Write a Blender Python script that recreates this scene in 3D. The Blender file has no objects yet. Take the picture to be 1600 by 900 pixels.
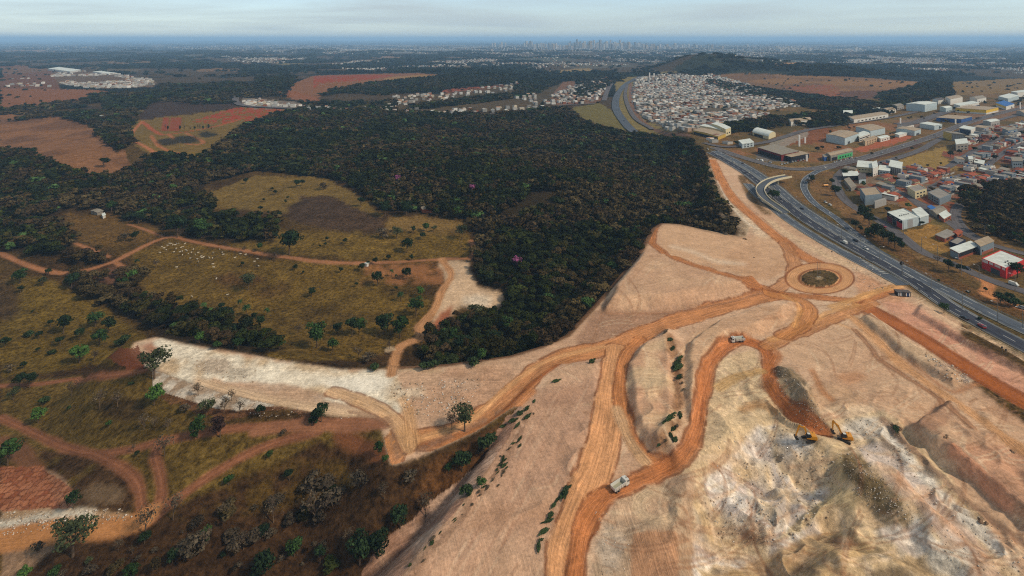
import bpy, bmesh, math, random
import numpy as np
from mathutils import Vector, Matrix
sc = bpy.context.scene
R = math.radians
# ------------------------------------------------------------------ camera
CAMH, F, HY = 150.0, 820.0, 62.0
cd = bpy.data.cameras.new('camera'); cam = bpy.data.objects.new('camera', cd)
sc.collection.objects.link(cam); sc.camera = cam
cam.location = (0, 0, CAMH); cam.rotation_euler = (R(90), 0, 0)
cd.lens = 36 * F / 1600; cd.sensor_width = 36; cd.shift_y = -(450 - HY) / 1600
cd.clip_start = 1; cd.clip_end = 400000
# ------------------------------------------------------------------ light
SUN_EL, SUN_AZ = 43, 112        # azimuth clockwise from +Y (the view direction)
W = bpy.data.worlds.new('World'); sc.world = W; W.use_nodes = True
nt = W.node_tree; nt.nodes.clear()
def wn(t, **k):
    n = nt.nodes.new(t)
    for a, b in k.items(): setattr(n, a, b)
    return n
sky = wn('ShaderNodeTexSky', sky_type='NISHITA', sun_disc=False, sun_elevation=R(SUN_EL), sun_rotation=R(SUN_AZ), altitude=800, air_density=1.0, dust_density=.6, ozone_density=2.5)
geo = wn('ShaderNodeTexCoord')
mp = wn('ShaderNodeMapping'); mp.inputs['Scale'].default_value = (1.0, 1.0, 13.0)
cn = wn('ShaderNodeTexNoise'); cn.inputs['Scale'].default_value = 1.7; cn.inputs['Detail'].default_value = 6; cn.inputs['Roughness'].default_value = .55; cn.inputs['Distortion'].default_value = .4
cr = wn('ShaderNodeMapRange', clamp=True); cr.inputs[1].default_value = .38; cr.inputs[2].default_value = .68; cr.inputs[3].default_value = .1; cr.inputs[4].default_value = .9
mx = wn('ShaderNodeMix', data_type='RGBA')
tint = wn('ShaderNodeMix', data_type='RGBA')
mx.inputs[7].default_value = (3.5, 4.0, 4.15, 1)
bg = wn('ShaderNodeBackground'); bg.inputs['Strength'].default_value = 0.072
wo = wn('ShaderNodeOutputWorld')
L = nt.links.new
L(geo.outputs['Generated'], mp.inputs['Vector']); L(mp.outputs[0], cn.inputs['Vector']); L(cn.outputs['Fac'], cr.inputs[0])
L(cr.outputs[0], mx.inputs[0]); L(sky.outputs[0], mx.inputs[6]); L(mx.outputs[2], bg.inputs['Color']); L(bg.outputs[0], wo.inputs['Surface'])
sd_ = bpy.data.lights.new('sun', 'SUN'); sd_.energy = 1.5; sd_.angle = R(7); sd_.color = (1, .92, .80)
sun = bpy.data.objects.new('sun', sd_); sc.collection.objects.link(sun)
dv = Vector((math.sin(R(SUN_AZ)) * math.cos(R(SUN_EL)), math.cos(R(SUN_AZ)) * math.cos(R(SUN_EL)), math.sin(R(SUN_EL))))
sun.rotation_euler = dv.to_track_quat('Z', 'Y').to_euler(); sun.location = (200, -200, 600)
vs = sc.view_settings; vs.view_transform = 'Standard'; vs.look = 'None'; vs.gamma = 1; vs.use_curve_mapping = False; vs.exposure = 1.1
sc.cycles.use_denoising = False; sc.cycles.pixel_filter_type = 'BLACKMAN_HARRIS'; sc.cycles.filter_width = 1.15
sc.cycles.max_bounces = 6; sc.cycles.diffuse_bounces = 2; sc.cycles.glossy_bounces = 2; sc.cycles.volume_bounces = 4
# ------------------------------------------------------------------ helpers
rng = np.random.default_rng(7); random.seed(7)
def lin(c):
    c = np.asarray(c, float) / 255.0
    return np.where(c <= .04045, c / 12.92, ((c + .055) / 1.055) ** 2.4)
ALB = np.array([.90, .79, .65])
def hashn(ix, iy, s):
    with np.errstate(over='ignore'):
        h = (ix.astype(np.int64) * 374761393 + iy.astype(np.int64) * 668265263 + s * 974634777) & 0xFFFFFFFF
        h = ((h ^ (h >> 13)) * 1274126177) & 0xFFFFFFFF
        return ((h ^ (h >> 16)) & 0xFFFFFF) / float(0xFFFFFF)
def vnoise(x, y, s=0):
    ix = np.floor(x); iy = np.floor(y); fx = x - ix; fy = y - iy
    fx = fx * fx * (3 - 2 * fx); fy = fy * fy * (3 - 2 * fy)
    a = hashn(ix, iy, s); b = hashn(ix + 1, iy, s); c = hashn(ix, iy + 1, s); d = hashn(ix + 1, iy + 1, s)
    return (a * (1 - fx) + b * fx) * (1 - fy) + (c * (1 - fx) + d * fx) * fy
def fbm(x, y, s=0, o=4):
    t = 0; a = 1; n = 0
    for i in range(o):
        t = t + a * vnoise(x, y, s + i * 17); n += a; a *= .5; x = x * 2.03 + 5.1; y = y * 2.03 + 9.7
    return t / n
def sst(t): t = np.clip(t, 0, 1); return t * t * (3 - 2 * t)
def seg_dist(X, Y, P):
    """distance to polyline P, arclength along it, signed side"""
    best = np.full(X.shape, 1e18); S = np.zeros(X.shape); D = np.zeros(X.shape); s0 = 0
    for (x0, y0), (x1, y1) in zip(P[:-1], P[1:]):
        dx, dy = x1 - x0, y1 - y0; L2 = dx * dx + dy * dy + 1e-12; Ln = math.sqrt(L2)
        t = np.clip(((X - x0) * dx + (Y - y0) * dy) / L2, 0, 1)
        ex = X - x0 - t * dx; ey = Y - y0 - t * dy; d2 = ex * ex + ey * ey
        m = d2 < best; best = np.where(m, d2, best)
        S = np.where(m, s0 + t * Ln, S); D = np.where(m, (dx * ey - dy * ex) / Ln, D); s0 += Ln
    return np.sqrt(best), S, D
def inpoly(X, Y, P):
    r = np.zeros(X.shape, bool); n = len(P)
    for i in range(n):
        x0, y0 = P[i]; x1, y1 = P[(i + 1) % n]
        if y0 == y1: continue
        c = ((y0 > Y) != (y1 > Y)) & (X < (x1 - x0) * (Y - y0) / (y1 - y0) + x0)
        r ^= c
    return r
def flat(px, py, z=0.0):
    Y = F * (CAMH - z) / (py - HY); return ((px - 800) / F * Y, Y)
def smooth(P, n=5):
    """Catmull-Rom through the points"""
    P = [np.array(p, float) for p in P]
    if len(P) < 3: return [tuple(p) for p in P]
    Q = [2 * P[0] - P[1]] + P + [2 * P[-1] - P[-2]]; out = []
    for i in range(1, len(Q) - 2):
        p0, p1, p2, p3 = Q[i - 1:i + 3]
        for k in range(n):
            t = k / n
            out.append(tuple(.5 * ((2 * p1) + (-p0 + p2) * t + (2 * p0 - 5 * p1 + 4 * p2 - p3) * t * t + (-p0 + 3 * p1 - 3 * p2 + p3) * t ** 3)))
    out.append(tuple(P[-1])); return out
# ------------------------------------------------------------------ the shape of the land
PLAT = [(1062,190),(1090,226),(1108,246),(1120,280),(1132,305),(1150,332),(1166,352),(1168,371),(1140,368),(1100,360),(1060,351),(1038,350),(1026,358),(1002,402),(950,464),(893,526),(850,545),(800,560),(700,574),(620,579),(530,579),(440,566),(370,553),(290,540),(240,529),(212,536),(208,550),(222,566),(246,577),(290,592),(350,612),(440,632),(510,645),(560,652),(598,660),(606,690),(615,722),(650,712),(700,690),(760,662),(800,640),(822,640),(800,690),(760,752),(715,812),(670,860),(610,930),(560,1000),(480,1100)]
PW = [flat(*p) for p in PLAT] + [(-60, 60), (-60, -300), (3000, -300), (3000, 1500), (1500, 1500), (700, 1280)]
GH = [  # px, py, height, radius
 (100,232,16,150),(30,140,14,300),(330,200,6,200),(470,130,22,260),(820,260,14,150),(950,310,10,110),(640,230,10,130),(480,330,7,90),(130,350,6,60),
 (1100,112,58,220),(1075,110,24,150),(1180,110,40,260),(1290,116,38,300),(700,118,20,400),(1060,150,4,300),(1330,130,14,260),(1560,140,12,260),(1000,118,12,200)]
GW = [(*flat(a, b), h, r) for a, b, h, r in GH]
BW = flat(320, 660)
BERM = [flat(*q) for q in ((1040,520),(1054,545),(1062,580),(1066,620),(1058,665),(1040,700))]
def plat_sd(X, Y):
    d, _, _ = seg_dist(X, Y, PW + [PW[0]])
    return np.where(inpoly(X, Y, PW), -d, d)
RELIEF = []
for P_, h_, e_ in (([(948,486),(962,455),(1003,404),(1080,416),(1178,442),(1190,454),(1130,464),(1040,482)], 4.5, 9), ([(980,575),(1012,540),(1040,528),(1046,560),(1050,620),(1048,675),(1030,704),(1006,690),(988,640)], 2.2, 5),
                   ([(1078,540),(1120,508),(1205,478),(1248,480),(1185,522),(1135,530),(1105,562),(1092,610),(1080,660),(1074,600)], 2.8, 5), ([(1110,725),(1180,674),(1255,694),(1300,712),(1318,800),(1250,890),(1120,940),(1072,860)], -5.5, 12),
                   ([(1420,680),(1520,760),(1640,860),(1800,960),(2000,960),(1800,760),(1640,700),(1480,640)], 3.5, 5), ([(700,770),(745,690),(850,575),(940,568),(940,640),(915,750),(880,850),(860,900),(640,900)], 1.2, 8), ([(1345,500),(1360,492),(1430,545),(1500,592),(1490,604),(1430,572)], 1.8, 4), ([(1215,580),(1240,590),(1275,655),(1260,655)], 3.5, 8), ([(1440,478),(1520,525),(1640,592),(1640,605),(1520,545),(1430,492)], 1.8, 4)):
    w_ = [flat(*q) for q in P_]; RELIEF.append((w_, (min(q[0] for q in w_) - 10, max(q[0] for q in w_) + 10, min(q[1] for q in w_) - 10, max(q[1] for q in w_) + 10), h_ * 1.5, e_ * .9))
def height(X, Y, sd=None):
    X = np.asarray(X, float); Y = np.asarray(Y, float)
    if sd is None: sd = plat_sd(X, Y)
    dep = 25 - 19.5 * np.exp(-((X - BW[0]) ** 2 + (Y - BW[1]) ** 2) / 72 ** 2)
    val = -dep + 11 * (fbm(X / 130, Y / 130, 3, 4) - .5) - 9 * np.exp(-((X + 12) ** 2 + (Y - 165) ** 2) / 60 ** 2)
    amp = 10 + 38 * sst((Y - 1200) / 9000.)
    far = -14 + amp * 2.1 * (fbm(X / 620 + 3.3, Y / 760 + 1.7, 11, 5) - .48) + 75 * sst((Y - 14000) / 30000.)
    far = far + 190 * sst((Y - 22000) / 26000.) * (fbm(X / 9000., Y / 12000., 23, 3) - .42)
    far = far + 34 * sst((Y - 3000) / 2500.) * (fbm(X / 1500. + 7, Y / 520., 29, 4) - .47)
    out = val + (far - val) * sst((Y - 650) / 700.)
    z = out * sst(sd / (34 + 22 * sst((Y - 600) / 500.)))
    for gx, gy, h, r in GW:
        z = z + h * np.exp(-((X - gx) ** 2 + (Y - gy) ** 2) / (r * r)) * sst(sd / 40)
    # worked ground: low berms and spoil
    ins = sst(-sd / 8); qx, qy = flat(1300, 780); q = np.exp(-(((X - qx) / 75) ** 2 + ((Y - qy) / 50) ** 2))
    rg = 1 - np.abs(2 * fbm(X / 26 + .8 * fbm(X / 14, Y / 14, 33, 2), Y / 26, 31, 4) - 1); z = z + ins * q * 7.5 * (rg ** 2 - .6) + ins * q * 1.6 * (fbm(X / 5, Y / 5, 35, 3) - .5)
    z = z + ins * (.9 * (fbm(X / 28, Y / 28, 37, 3) - .5) + .35 * (fbm(X / 4, Y / 4, 38, 3) - .5)) * (Y < 480)
    bd, _, _ = seg_dist(X, Y, BERM) if np.size(X) < 4e6 else (0, 0, 0); z = z + ins * 2.6 * np.exp(-(bd / 4.5) ** 2)
    for (a, b, h, rx, ry) in ((1385,778,6.0,9,15),(1248,632,4.5,7,15),(1370,895,4.0,14,6),(1180,780,2.6,9,12),(1250,760,2.5,12,8)):
        cx, cy = flat(a, b); z = z + h * np.exp(-(((X - cx + (Y - cy) * .35) / rx) ** 2 + ((Y - cy) / ry) ** 2) ** 2)
    for W2, (x0, x1, y0, y1), h, ed in RELIEF:
        m = (X > x0) & (X < x1) & (Y > y0) & (Y < y1)
        if m.any():
            d, _, _ = seg_dist(X[m], Y[m], W2 + [W2[0]]); k = inpoly(X[m], Y[m], W2); d = np.where(k, d, -d) + 2.5 * (fbm(X[m] / 9, Y[m] / 9, 61, 3) - .5); z = z + np.zeros(X.shape); z[m] += h * sst((d + ed / 2) / ed)
    Yp = np.maximum(Y, 50.); rr = np.hypot((800 + F * X / Yp - 1281) / 53.5, (HY + F * CAMH / Yp - 435) / 24.3) * 21.5; z = z + 1.1 * sst((13.5 - rr) / 3)
    return z
# ------------------------------------------------------------------ the terrain grid
ux = np.concatenate([np.arange(-700, -140, 22.), np.arange(-140, 1741, 1.6), np.arange(1760, 2320, 22.)])
ry = np.concatenate([np.geomspace(4200, 1010, 24), np.arange(985, 160, -1.45), np.arange(160, 84, -.75), np.arange(84, 66, -.4), np.geomspace(3.9, 2.0, 9) + HY])
GU = (ux - 800) / F; GYr = F * CAMH / (ry - HY)
GX = GU[None, :] * GYr[:, None]; GY = np.repeat(GYr[:, None], len(ux), 1)
GS = plat_sd(GX, GY); GZ = height(GX, GY, GS)
GPY = HY + F * (CAMH - GZ) / GY; GPX = np.repeat(ux[None, :], len(ry), 0)
nR, nC = GX.shape
def up(px, py):
    """the point of the ground seen at a pixel of the photograph: world x, y, z"""
    j = int(np.clip(np.searchsorted(ux, px), 0, nC - 1)); col = GPY[:, j]
    i = int(np.argmax(col <= py))
    if i == 0: return (*flat(px, py), 0.0)
    a, b = col[i - 1], col[i]; t = (a - py) / max(a - b, 1e-6)
    Y = GYr[i - 1] + (GYr[i] - GYr[i - 1]) * t; z = GZ[i - 1, j] + (GZ[i, j] - GZ[i - 1, j]) * t
    return ((px - 800) / F * Y, Y, z)
def ups(P): return [up(*p)[:2] for p in P]
def hz(x, y): return float(height(np.array([float(x)]), np.array([float(y)]))[0])
def proj(X, Y, Z): return 800 + F * X / Y, HY + F * (CAMH - Z) / Y
F1 = [(385,196),(430,180),(475,168),(600,172),(760,182),(860,168),(880,168),(905,186),(935,200),(990,212),(1060,218),(1095,236),(1108,256),(1118,300),(1132,330),(1150,352),(1155,372),(1100,366),(1035,354),(1018,368),(995,404),(945,462),(886,526),(820,560),(740,582),(690,584),(660,570),(655,540),(700,510),(760,495),(792,488),(792,462),(750,440),(742,402),(748,370),(735,345),(640,332),(600,330),(560,296),(520,280),(430,268),(350,268),(310,252),(345,225)]
F1H = [(780,345),(840,300),(880,300),(860,325),(800,350)]
FO = [[(-60,235),(40,240),(110,268),(160,278),(200,270),(235,240),(300,250),(345,232),(400,235),(420,262),(330,285),(270,320),(200,330),(100,328),(60,350),(-60,350)],
      [(-60,350),(60,340),(112,370),(115,395),(60,405),(10,392),(-60,390)], [(175,318),(300,300),(340,318),(330,340),(430,340),(430,380),(300,372),(245,352),(190,345)],
      [(95,428),(130,425),(190,455),(250,470),(330,495),(400,520),(450,545),(400,562),(330,548),(250,525),(200,495),(130,465)], [(100,400),(160,396),(160,416),(110,418)],
      [(-60,205),(60,180),(200,170),(205,225),(180,240),(150,200),(90,182),(0,192),(-60,215)], [(185,420),(220,425),(222,448),(190,450)],
      [(1506,303),(1560,292),(1620,285),(1700,290),(1700,400),(1600,388),(1555,378),(1525,362),(1508,335)],
      [(140,148),(400,138),(400,145),(365,150),(250,152),(215,180),(200,215),(150,215),(165,165)], [(1110,205),(1170,190),(1300,178),(1330,180),(1325,196),(1270,200),(1265,196),(1230,198),(1180,206),(1140,210)],
      [(1265,192),(1330,180),(1330,192),(1300,197)], [(1105,125),(1200,140),(1290,152),(1360,160),(1400,172),(1330,178),(1240,166),(1170,150),(1110,135)],
      [(560,132),(700,118),(790,122),(770,132),(700,140),(600,150),(540,146),(500,150),(520,140)], [(400,120),(460,118),(455,135),(400,140)], [(640,165),(760,150),(850,142),(830,150),(760,160),(650,172)],
      [(820,128),(930,112),(960,112),(940,120),(880,128),(830,150),(800,140)], [(1370,150),(1480,120),(1490,150),(1440,160),(1390,170)], [(1245,105),(1330,102),(1370,115),(1340,120),(1240,118)], [(1060,112),(1100,105),(1170,108),(1090,120)],
      [(700,500),(780,500),(800,540),(760,575),(670,560),(665,535)], [(1300,172),(1390,168),(1400,178),(1310,182)]]
BOT = [[(60,905),(150,870),(240,835),(290,820),(430,790),(470,740),(560,715),(610,745),(650,780),(600,840),(555,905)]]
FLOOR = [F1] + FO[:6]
# ------------------------------------------------------------------ what covers the ground
fX, fY, fS, fPX, fPY = [a.ravel() for a in (GX, GY, GS, GPX, GPY)]
jx = fPX + 7 * (fbm(fX / (fY * .03), fY / (fY.clip(60) * .03) + fX / 40, 41, 3) - .5) * np.clip(fPY / 250, .25, 1.2)
jn = fbm(fX / 9, fY / 9, 43, 4) - .5
jf = fbm(fX / 2.2, fY / 2.2, 45, 2) - .5; jx = fPX + (13 * jn + 6 * jf) * np.clip((fPY - 62) / 300, .08, 1.2); jy = fPY + (11 * (fbm(fX / 9 + 50, fY / 9, 47, 4) - .5) + 5 * (fbm(fX / 2.2 + 9, fY / 2.2, 49, 2) - .5)) * np.clip((fPY - 62) / 300, .04, 1)
n1 = fbm(fX / 45, fY / 45, 51, 5); n2 = fbm(fX / 12, fY / 12, 53, 4); n3 = fbm(fX / 400, fY / 400, 57, 5); n4 = fbm(fX / 4, fY / 4, 59, 3)
def C(*c): return lin(c) * ALB
def mixc(a, b, t): return a[None, :] * (1 - t[:, None]) + b[None, :] * t[:, None]
def ramp(n, lo, hi): return sst((n - lo) / (hi - lo))
COL = mixc(C(82, 64, 32), C(60, 44, 26), ramp(n1, .35, .65))
MIX = np.zeros((len(fX), 3)); MIX[:, 0] = 1.0           # grass, rock, track strengths
TRK = np.stack([fX, fY], 1)
fart = ramp(n3 + .18 * (n1 - .5), .47, .56)
farc = mixc(C(72, 60, 44), C(18, 24, 20), fart)
w = sst((fY - 1000) / 500.)[:, None]; COL = COL * (1 - w) + farc * w
far2 = sst((fY - 5200) / 2500.)
cityish = mixc(C(12, 20, 20), C(64, 66, 66), ramp(fbm(fX / 330, fY / 330, 63, 4), .42, .6))
COL = COL * (1 - far2[:, None]) + cityish * far2[:, None]
INS = fS < 1.0
def blend(m, c, a=1.0, mix=None, trk=None):
    if m.dtype == bool: idx = np.nonzero(m)[0]; t = np.full(len(idx), float(a))
    else: idx = np.nonzero(m > .004)[0]; t = m[idx] * a
    if not len(idx): return
    c = np.asarray(c); c = c[idx] if c.ndim == 2 else c[None, :]
    COL[idx] = COL[idx] * (1 - t[:, None]) + c * t[:, None]
    if mix is not None: MIX[idx] = MIX[idx] * (1 - t[:, None]) + np.array(mix)[None, :] * t[:, None]
    if trk is not None: TRK[idx] = trk[idx]
def sel(pts, pad=12):
    x = [p[0] for p in pts]; y = [p[1] for p in pts]
    return np.nonzero((fPX > min(x) - pad) & (fPX < max(x) + pad) & (fPY > min(y) - pad) & (fPY < max(y) + pad))[0]
def poly(pts, c, a=1.0, mix=None, where=None, soft=0, ang=None, vary=None):
    """a patch of ground cover inside an outline; soft = width in metres over which it fades inwards"""
    ii = sel(pts); 
    if where is not None: ii = ii[where[ii]]
    if not len(ii): return
    m = np.zeros(len(fX)); k = inpoly(jx[ii], jy[ii], pts)
    if soft:
        W2 = ups(pts) if where is not INS else [flat(*p) for p in pts]
        d, _, _ = seg_dist(fX[ii], fY[ii], W2 + [W2[0]]); m[ii] = k * sst(d / soft)
    else: m[ii] = k
    if vary is not None: m *= ramp(n2 + .5 * (n4 - .5), vary - .1, vary + .1)
    t = None
    if ang is not None:
        q, s = math.cos(R(ang)), math.sin(R(ang)); t = np.stack([fX * q + fY * s, -fX * s + fY * q], 1)
    blend(m, c, a, mix, t)
def ell(cx, cy, rx, ry_, c, a=1.0, mix=None, where=None, p=1.0, vary=None):
    ii = sel([(cx - rx, cy - ry_), (cx + rx, cy + ry_)], 4)
    if where is not None: ii = ii[where[ii]]
    m = np.zeros(len(fX)); r = np.hypot((jx[ii] - cx) / rx, (jy[ii] - cy) / ry_); m[ii] = sst((1 - r) * 2.2 * p)
    if vary is not None: m *= ramp(n2 + .5 * (n4 - .5), vary - .1, vary + .1)
    blend(m, c, a, mix)
def stroke(pts, width, c, a=1.0, mix=None, where=None, edge=2.4, trk=True, sm=4, jit=.7, rut=None, inplane=False):
    """a track or strip of the given width in metres along a line"""
    pts = smooth(pts, sm) if sm > 1 else pts
    ii = sel(pts, 40)
    WP = ups(pts)
    x = [p[0] for p in WP]; y = [p[1] for p in WP]
    ii = ii[(fX[ii] > min(x) - width) & (fX[ii] < max(x) + width) & (fY[ii] > min(y) - width) & (fY[ii] < max(y) + width)]
    if where is not None: ii = ii[where[ii]]
    if not len(ii): return
    d, s, sd = seg_dist(fX[ii], fY[ii], WP); d = d + jit * 2 * jn[ii] * min(width, 8) * .3
    px_m = F / fY[ii]; e = np.maximum(edge, .8 / px_m)
    m = np.zeros(len(fX)); m[ii] = sst((width / 2 - d) / e + .5)
    if trk:
        k = ii[m[ii] > .3]; dd = dict(zip(ii, range(len(ii)))) ; sub = np.searchsorted(ii, k)
        TRK[k, 0] = s[sub]; TRK[k, 1] = sd[sub]
    if where is not None and where is W_OR and width > 3.5: c = np.asarray(c)[None, :] * (.86 + .3 * n2[:, None]) * np.array([1., 1.02, 1.04]); a = a * .94
    blend(m, c, a, mix)
    if where is not None and where is W_OR and width > 4.5 and trk and a > .8:      # shade of a low windrow, painted dark along the road edge
        m3 = np.zeros(len(fX)); m3[ii] = sst(1 - np.abs(d - width / 2) / .9) * (n4[ii] > .35); blend(m3, C(132,80,50), .75)
    if rut is not None:      # wheel ruts inside the strip
        for off in rut:
            m2 = np.zeros(len(fX)); m2[ii] = sst((.9 - np.abs(sd - off) + 0 * d) / .9) * (m[ii] > .4)
            blend(m2, np.asarray(c) * .62, .7)
OUT = ~INS; W_OR = None
G, RK, TK, DT = (1, 0, 0), (0, 1, 0), (0, .15, 1), (0, .25, .45)
# -- the land left of the works
poly([(0,175),(110,180),(195,235),(205,262),(160,275),(100,262),(0,242)], mixc(C(132,94,64), C(110,78,54), ramp(fbm(fX/60,fY/60,98,4),.4,.6)), mix=(.5,0,.2))
poly([(0,100),(80,105),(95,140),(60,165),(0,165)], C(104,70,48), mix=(.5,0,0))
poly([(0,138),(150,140),(190,148),(120,165),(0,170)], C(126,84,56), mix=(.5,0,.2))
poly([(205,190),(380,168),(470,172),(440,195),(380,225),(300,250),(250,250),(205,225)], C(112,92,46), mix=(.6,0,0))
poly([(215,180),(255,150),(380,150),(365,168),(222,187)], C(62,48,40), mix=(1,0,0))
poly([(365,168),(475,172),(455,196),(425,200),(380,188),(330,195),(300,190)], C(150,66,36), mix=(0,0,.6), vary=.42)
for x in (258,262,270,276,281): stroke([(x,184),(x-3,204)], 7, C(138,66,44), .8, mix=(0,0,0), sm=1)
stroke([(222,190),(245,207),(262,210),(330,199),(380,185)], 8, C(160,86,52), mix=DT)
stroke([(222,190),(208,205),(206,218),(225,228),(255,245),(285,252)], 6, C(170,110,74), mix=DT)
stroke([(236,212),(248,228),(270,238),(290,242)], 6, C(160,104,66), mix=DT)
stroke([(262,210),(280,220),(300,226),(318,222),(290,208)], 6, C(160,104,66), mix=DT)
ell(290,218,26,8, C(50,46,34)); ell(262,222,22,7, C(52,46,34)); ell(325,210,20,6, C(50,46,34))
poly([(330,300),(395,275),(500,275),(550,300),(600,338),(560,345),(430,330),(340,325)], C(112,92,48), mix=(.7,0,0))
poly([(450,325),(475,305),(520,308),(560,325),(600,345),(605,362),(520,362),(450,345)], C(72,56,42), mix=(1,0,0))
poly([(605,338),(640,337),(720,345),(735,352),(700,365),(605,362)], C(122,98,56), mix=(.7,0,0))
poly([(430,360),(600,365),(735,365),(735,402),(600,408),(450,398),(350,385)], C(104,84,38))
poly([(100,335),(190,335),(240,350),(250,372),(170,385),(115,375)], C(100,76,38))
poly([(205,398),(270,374),(400,402),(540,412),(600,418),(670,470),(660,520),(560,565),(420,560),(330,500),(230,460),(205,425)], C(100,80,36))
ell(400,450,70,22, C(74,54,30), .7, vary=.45); ell(520,500,110,30, C(74,58,28), .7, vary=.5); ell(620,560,70,14, C(66,50,30), .6)
ell(370,435,50,10, C(84,56,36), .6); ell(620,455,30,10, C(70,54,28), .5)
poly([(560,412),(690,410),(692,440),(640,445),(590,440),(560,445),(575,425)], C(148,102,66), mix=(.2,.3,.3), vary=.4)
poly([(750,340),(830,305),(870,300),(850,320),(800,345)], C(100,84,38))
poly([(0,440),(60,430),(110,450),(190,500),(230,530),(212,560),(120,575),(0,590)], C(98,80,34))
ell(8,470,32,40, C(62,48,36), .8)
poly([(130,430),(180,415),(205,430),(190,445),(140,445)], C(104,74,58), mix=(.1,.3,.3))
poly([(0,596),(220,584),(250,600),(300,640),(380,655),(500,662),(600,668),(600,720),(540,690),(400,740),(300,790),(0,760)], C(96,78,38))
ell(190,640,50,22, C(64,50,32), .8); ell(340,660,70,10, C(60,44,34), .6)
poly([(500,690),(600,730),(660,725),(800,655),(820,650),(760,740),(690,800),(560,905),(100,960),(0,960),(0,870),(230,810),(400,740)], C(64,46,28), mix=(1,0,0))
poly([(240,800),(440,720),(540,720),(560,760),(430,800),(300,820)], C(80,62,30), vary=.45)
poly([(680,720),(760,680),(815,650),(800,680),(740,740),(690,775),(640,780)], C(90,62,36), mix=(1,0,.3))
stroke([(530,680),(570,700),(600,712)], 5, C(120,78,52), mix=DT)
# terraced red paving and the strip of pale rubble low on the left
stroke([(0,688),(30,705),(55,740)], 6, C(120,84,60), mix=DT)
poly([(60,700),(160,715),(200,740),(215,790),(190,800),(120,790),(90,770),(70,730)], C(76,56,36), vary=.3)
ell(155,770,45,22, C(120,100,78), .8, RK, vary=.46)
poly([(0,730),(70,728),(85,745),(102,770),(88,792),(40,798),(0,798)], C(158,96,66), mix=(0,.3,0))
poly([(70,728),(88,735),(120,780),(100,795),(85,790),(85,760)], C(160,128,104), mix=RK)
def cells(X, Y, s, seed):
    gx, gy = np.floor(X / s), np.floor(Y / s); d1 = np.full(X.shape, 9.); d2 = d1.copy(); r = np.zeros(X.shape)
    for i in (-1, 0, 1):
        for j in (-1, 0, 1):
            cx_, cy_ = gx + i, gy + j; px_ = cx_ + .15 + .7 * hashn(cx_, cy_, seed); py_ = cy_ + .15 + .7 * hashn(cx_, cy_, seed + 1); d = np.hypot(X / s - px_, Y / s - py_); m = d < d1
            d2 = np.where(m, d1, np.minimum(d2, d)); r = np.where(m, hashn(cx_, cy_, seed + 2), r); d1 = np.where(m, d, d1)
    return r, d2 - d1
TERR = [(0,730),(70,728),(120,775),(102,792),(40,798),(-60,798),(-60,730)]; ct, ce = cells(fX, fY, 2.6, 7)
ell(72,782,22,12, C(128,62,42), .8)
mt_ = inpoly(jx, jy, TERR)
poly([(0,798),(110,792),(200,800),(225,812),(190,828),(100,825),(0,832)], C(178,148,116), mix=(0,.6,.2))
stroke([(-20,828),(60,818),(130,812)], 6, C(206,198,182), mix=RK)
poly([(0,855),(70,845),(95,855),(60,880),(20,910),(0,900)], C(150,122,98), mix=RK)
poly([(684,408),(733,405),(735,425),(744,445),(765,452),(786,462),(785,475),(765,490),(750,482),(722,480),(702,498),(680,508),(672,500),(688,470),(700,445),(692,425)], C(208,180,150), mix=(0,.5,.5), where=OUT)
ell(745,470,30,12, C(222,208,188), .8, RK); ell(718,425,16,12, C(190,165,140), .5)
poly([(690,485),(712,478),(700,505),(672,525),(668,512)], C(160,100,72), mix=(0,.4,.3))
# -- midground and far fields
poly([(895,168),(935,160),(965,178),(978,198),(985,205),(930,192),(905,182)], C(106,98,56), mix=(.5,0,0))
poly([(800,116),(920,106),(930,112),(880,122),(810,120)], C(132,112,72), mix=(.4,0,0))
poly([(1095,122),(1170,110),(1230,118),(1330,120),(1440,128),(1460,140),(1420,148),(1300,146),(1200,138),(1110,128)], mixc(C(134,100,64), C(112,84,58), ramp(fbm(fX/160,fY/160,97,4),.4,.6)), mix=(.4,0,0))
poly([(1220,135),(1300,132),(1330,148),(1370,160),(1280,158)], C(132,82,56), mix=(.4,0,0), vary=.45)
poly([(1310,142),(1440,140),(1430,156),(1380,165),(1320,155)], C(98,70,56), mix=(.6,0,0))
poly([(1490,128),(1600,122),(1620,140),(1600,150),(1500,152),(1480,145)], C(122,98,58), mix=(.6,0,0))
poly([(1210,100),(1250,97),(1260,103),(1240,110),(1205,108)], C(150,118,84)); poly([(1250,155),(1310,155),(1390,168),(1330,172),(1250,166)], C(96,76,46))
poly([(1210,172),(1265,170),(1290,178),(1230,183)], C(138,92,60), mix=(.4,0,0))
poly([(455,132),(490,118),(560,116),(650,114),(690,117),(640,122),(580,130),(520,142),(480,160),(455,155)], C(124,86,60), mix=(.4,0,0))
poly([(490,119),(560,117),(620,117),(570,126),(500,130),(490,138)], C(140,66,42), mix=(.2,0,.3), vary=.38); poly([(600,122),(650,117),(690,117),(640,124),(600,132)], C(140,108,66))
poly([(415,140),(460,142),(500,155),(495,160),(440,150)], C(130,84,56)); poly([(690,140),(760,132),(790,135),(740,145),(695,150)], C(140,80,58), vary=.4)
poly([(620,150),(690,146),(800,132),(900,128),(870,150),(830,170),(640,180),(540,170)], C(84,72,52), .8)
poly([(860,150),(880,128),(950,118),(960,125),(945,155),(930,160),(870,165)], C(112,84,66))
poly([(960,125),(1010,112),(1060,112),(1000,122),(985,140),(990,165),(1010,190),(1060,207),(1030,212),(985,200),(968,175)], C(120,108,66), mix=(.6,0,0))
stroke([(985,130),(986,160),(1000,185),(1030,205),(1080,212)], 9, C(120,92,78), mix=DT)
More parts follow.
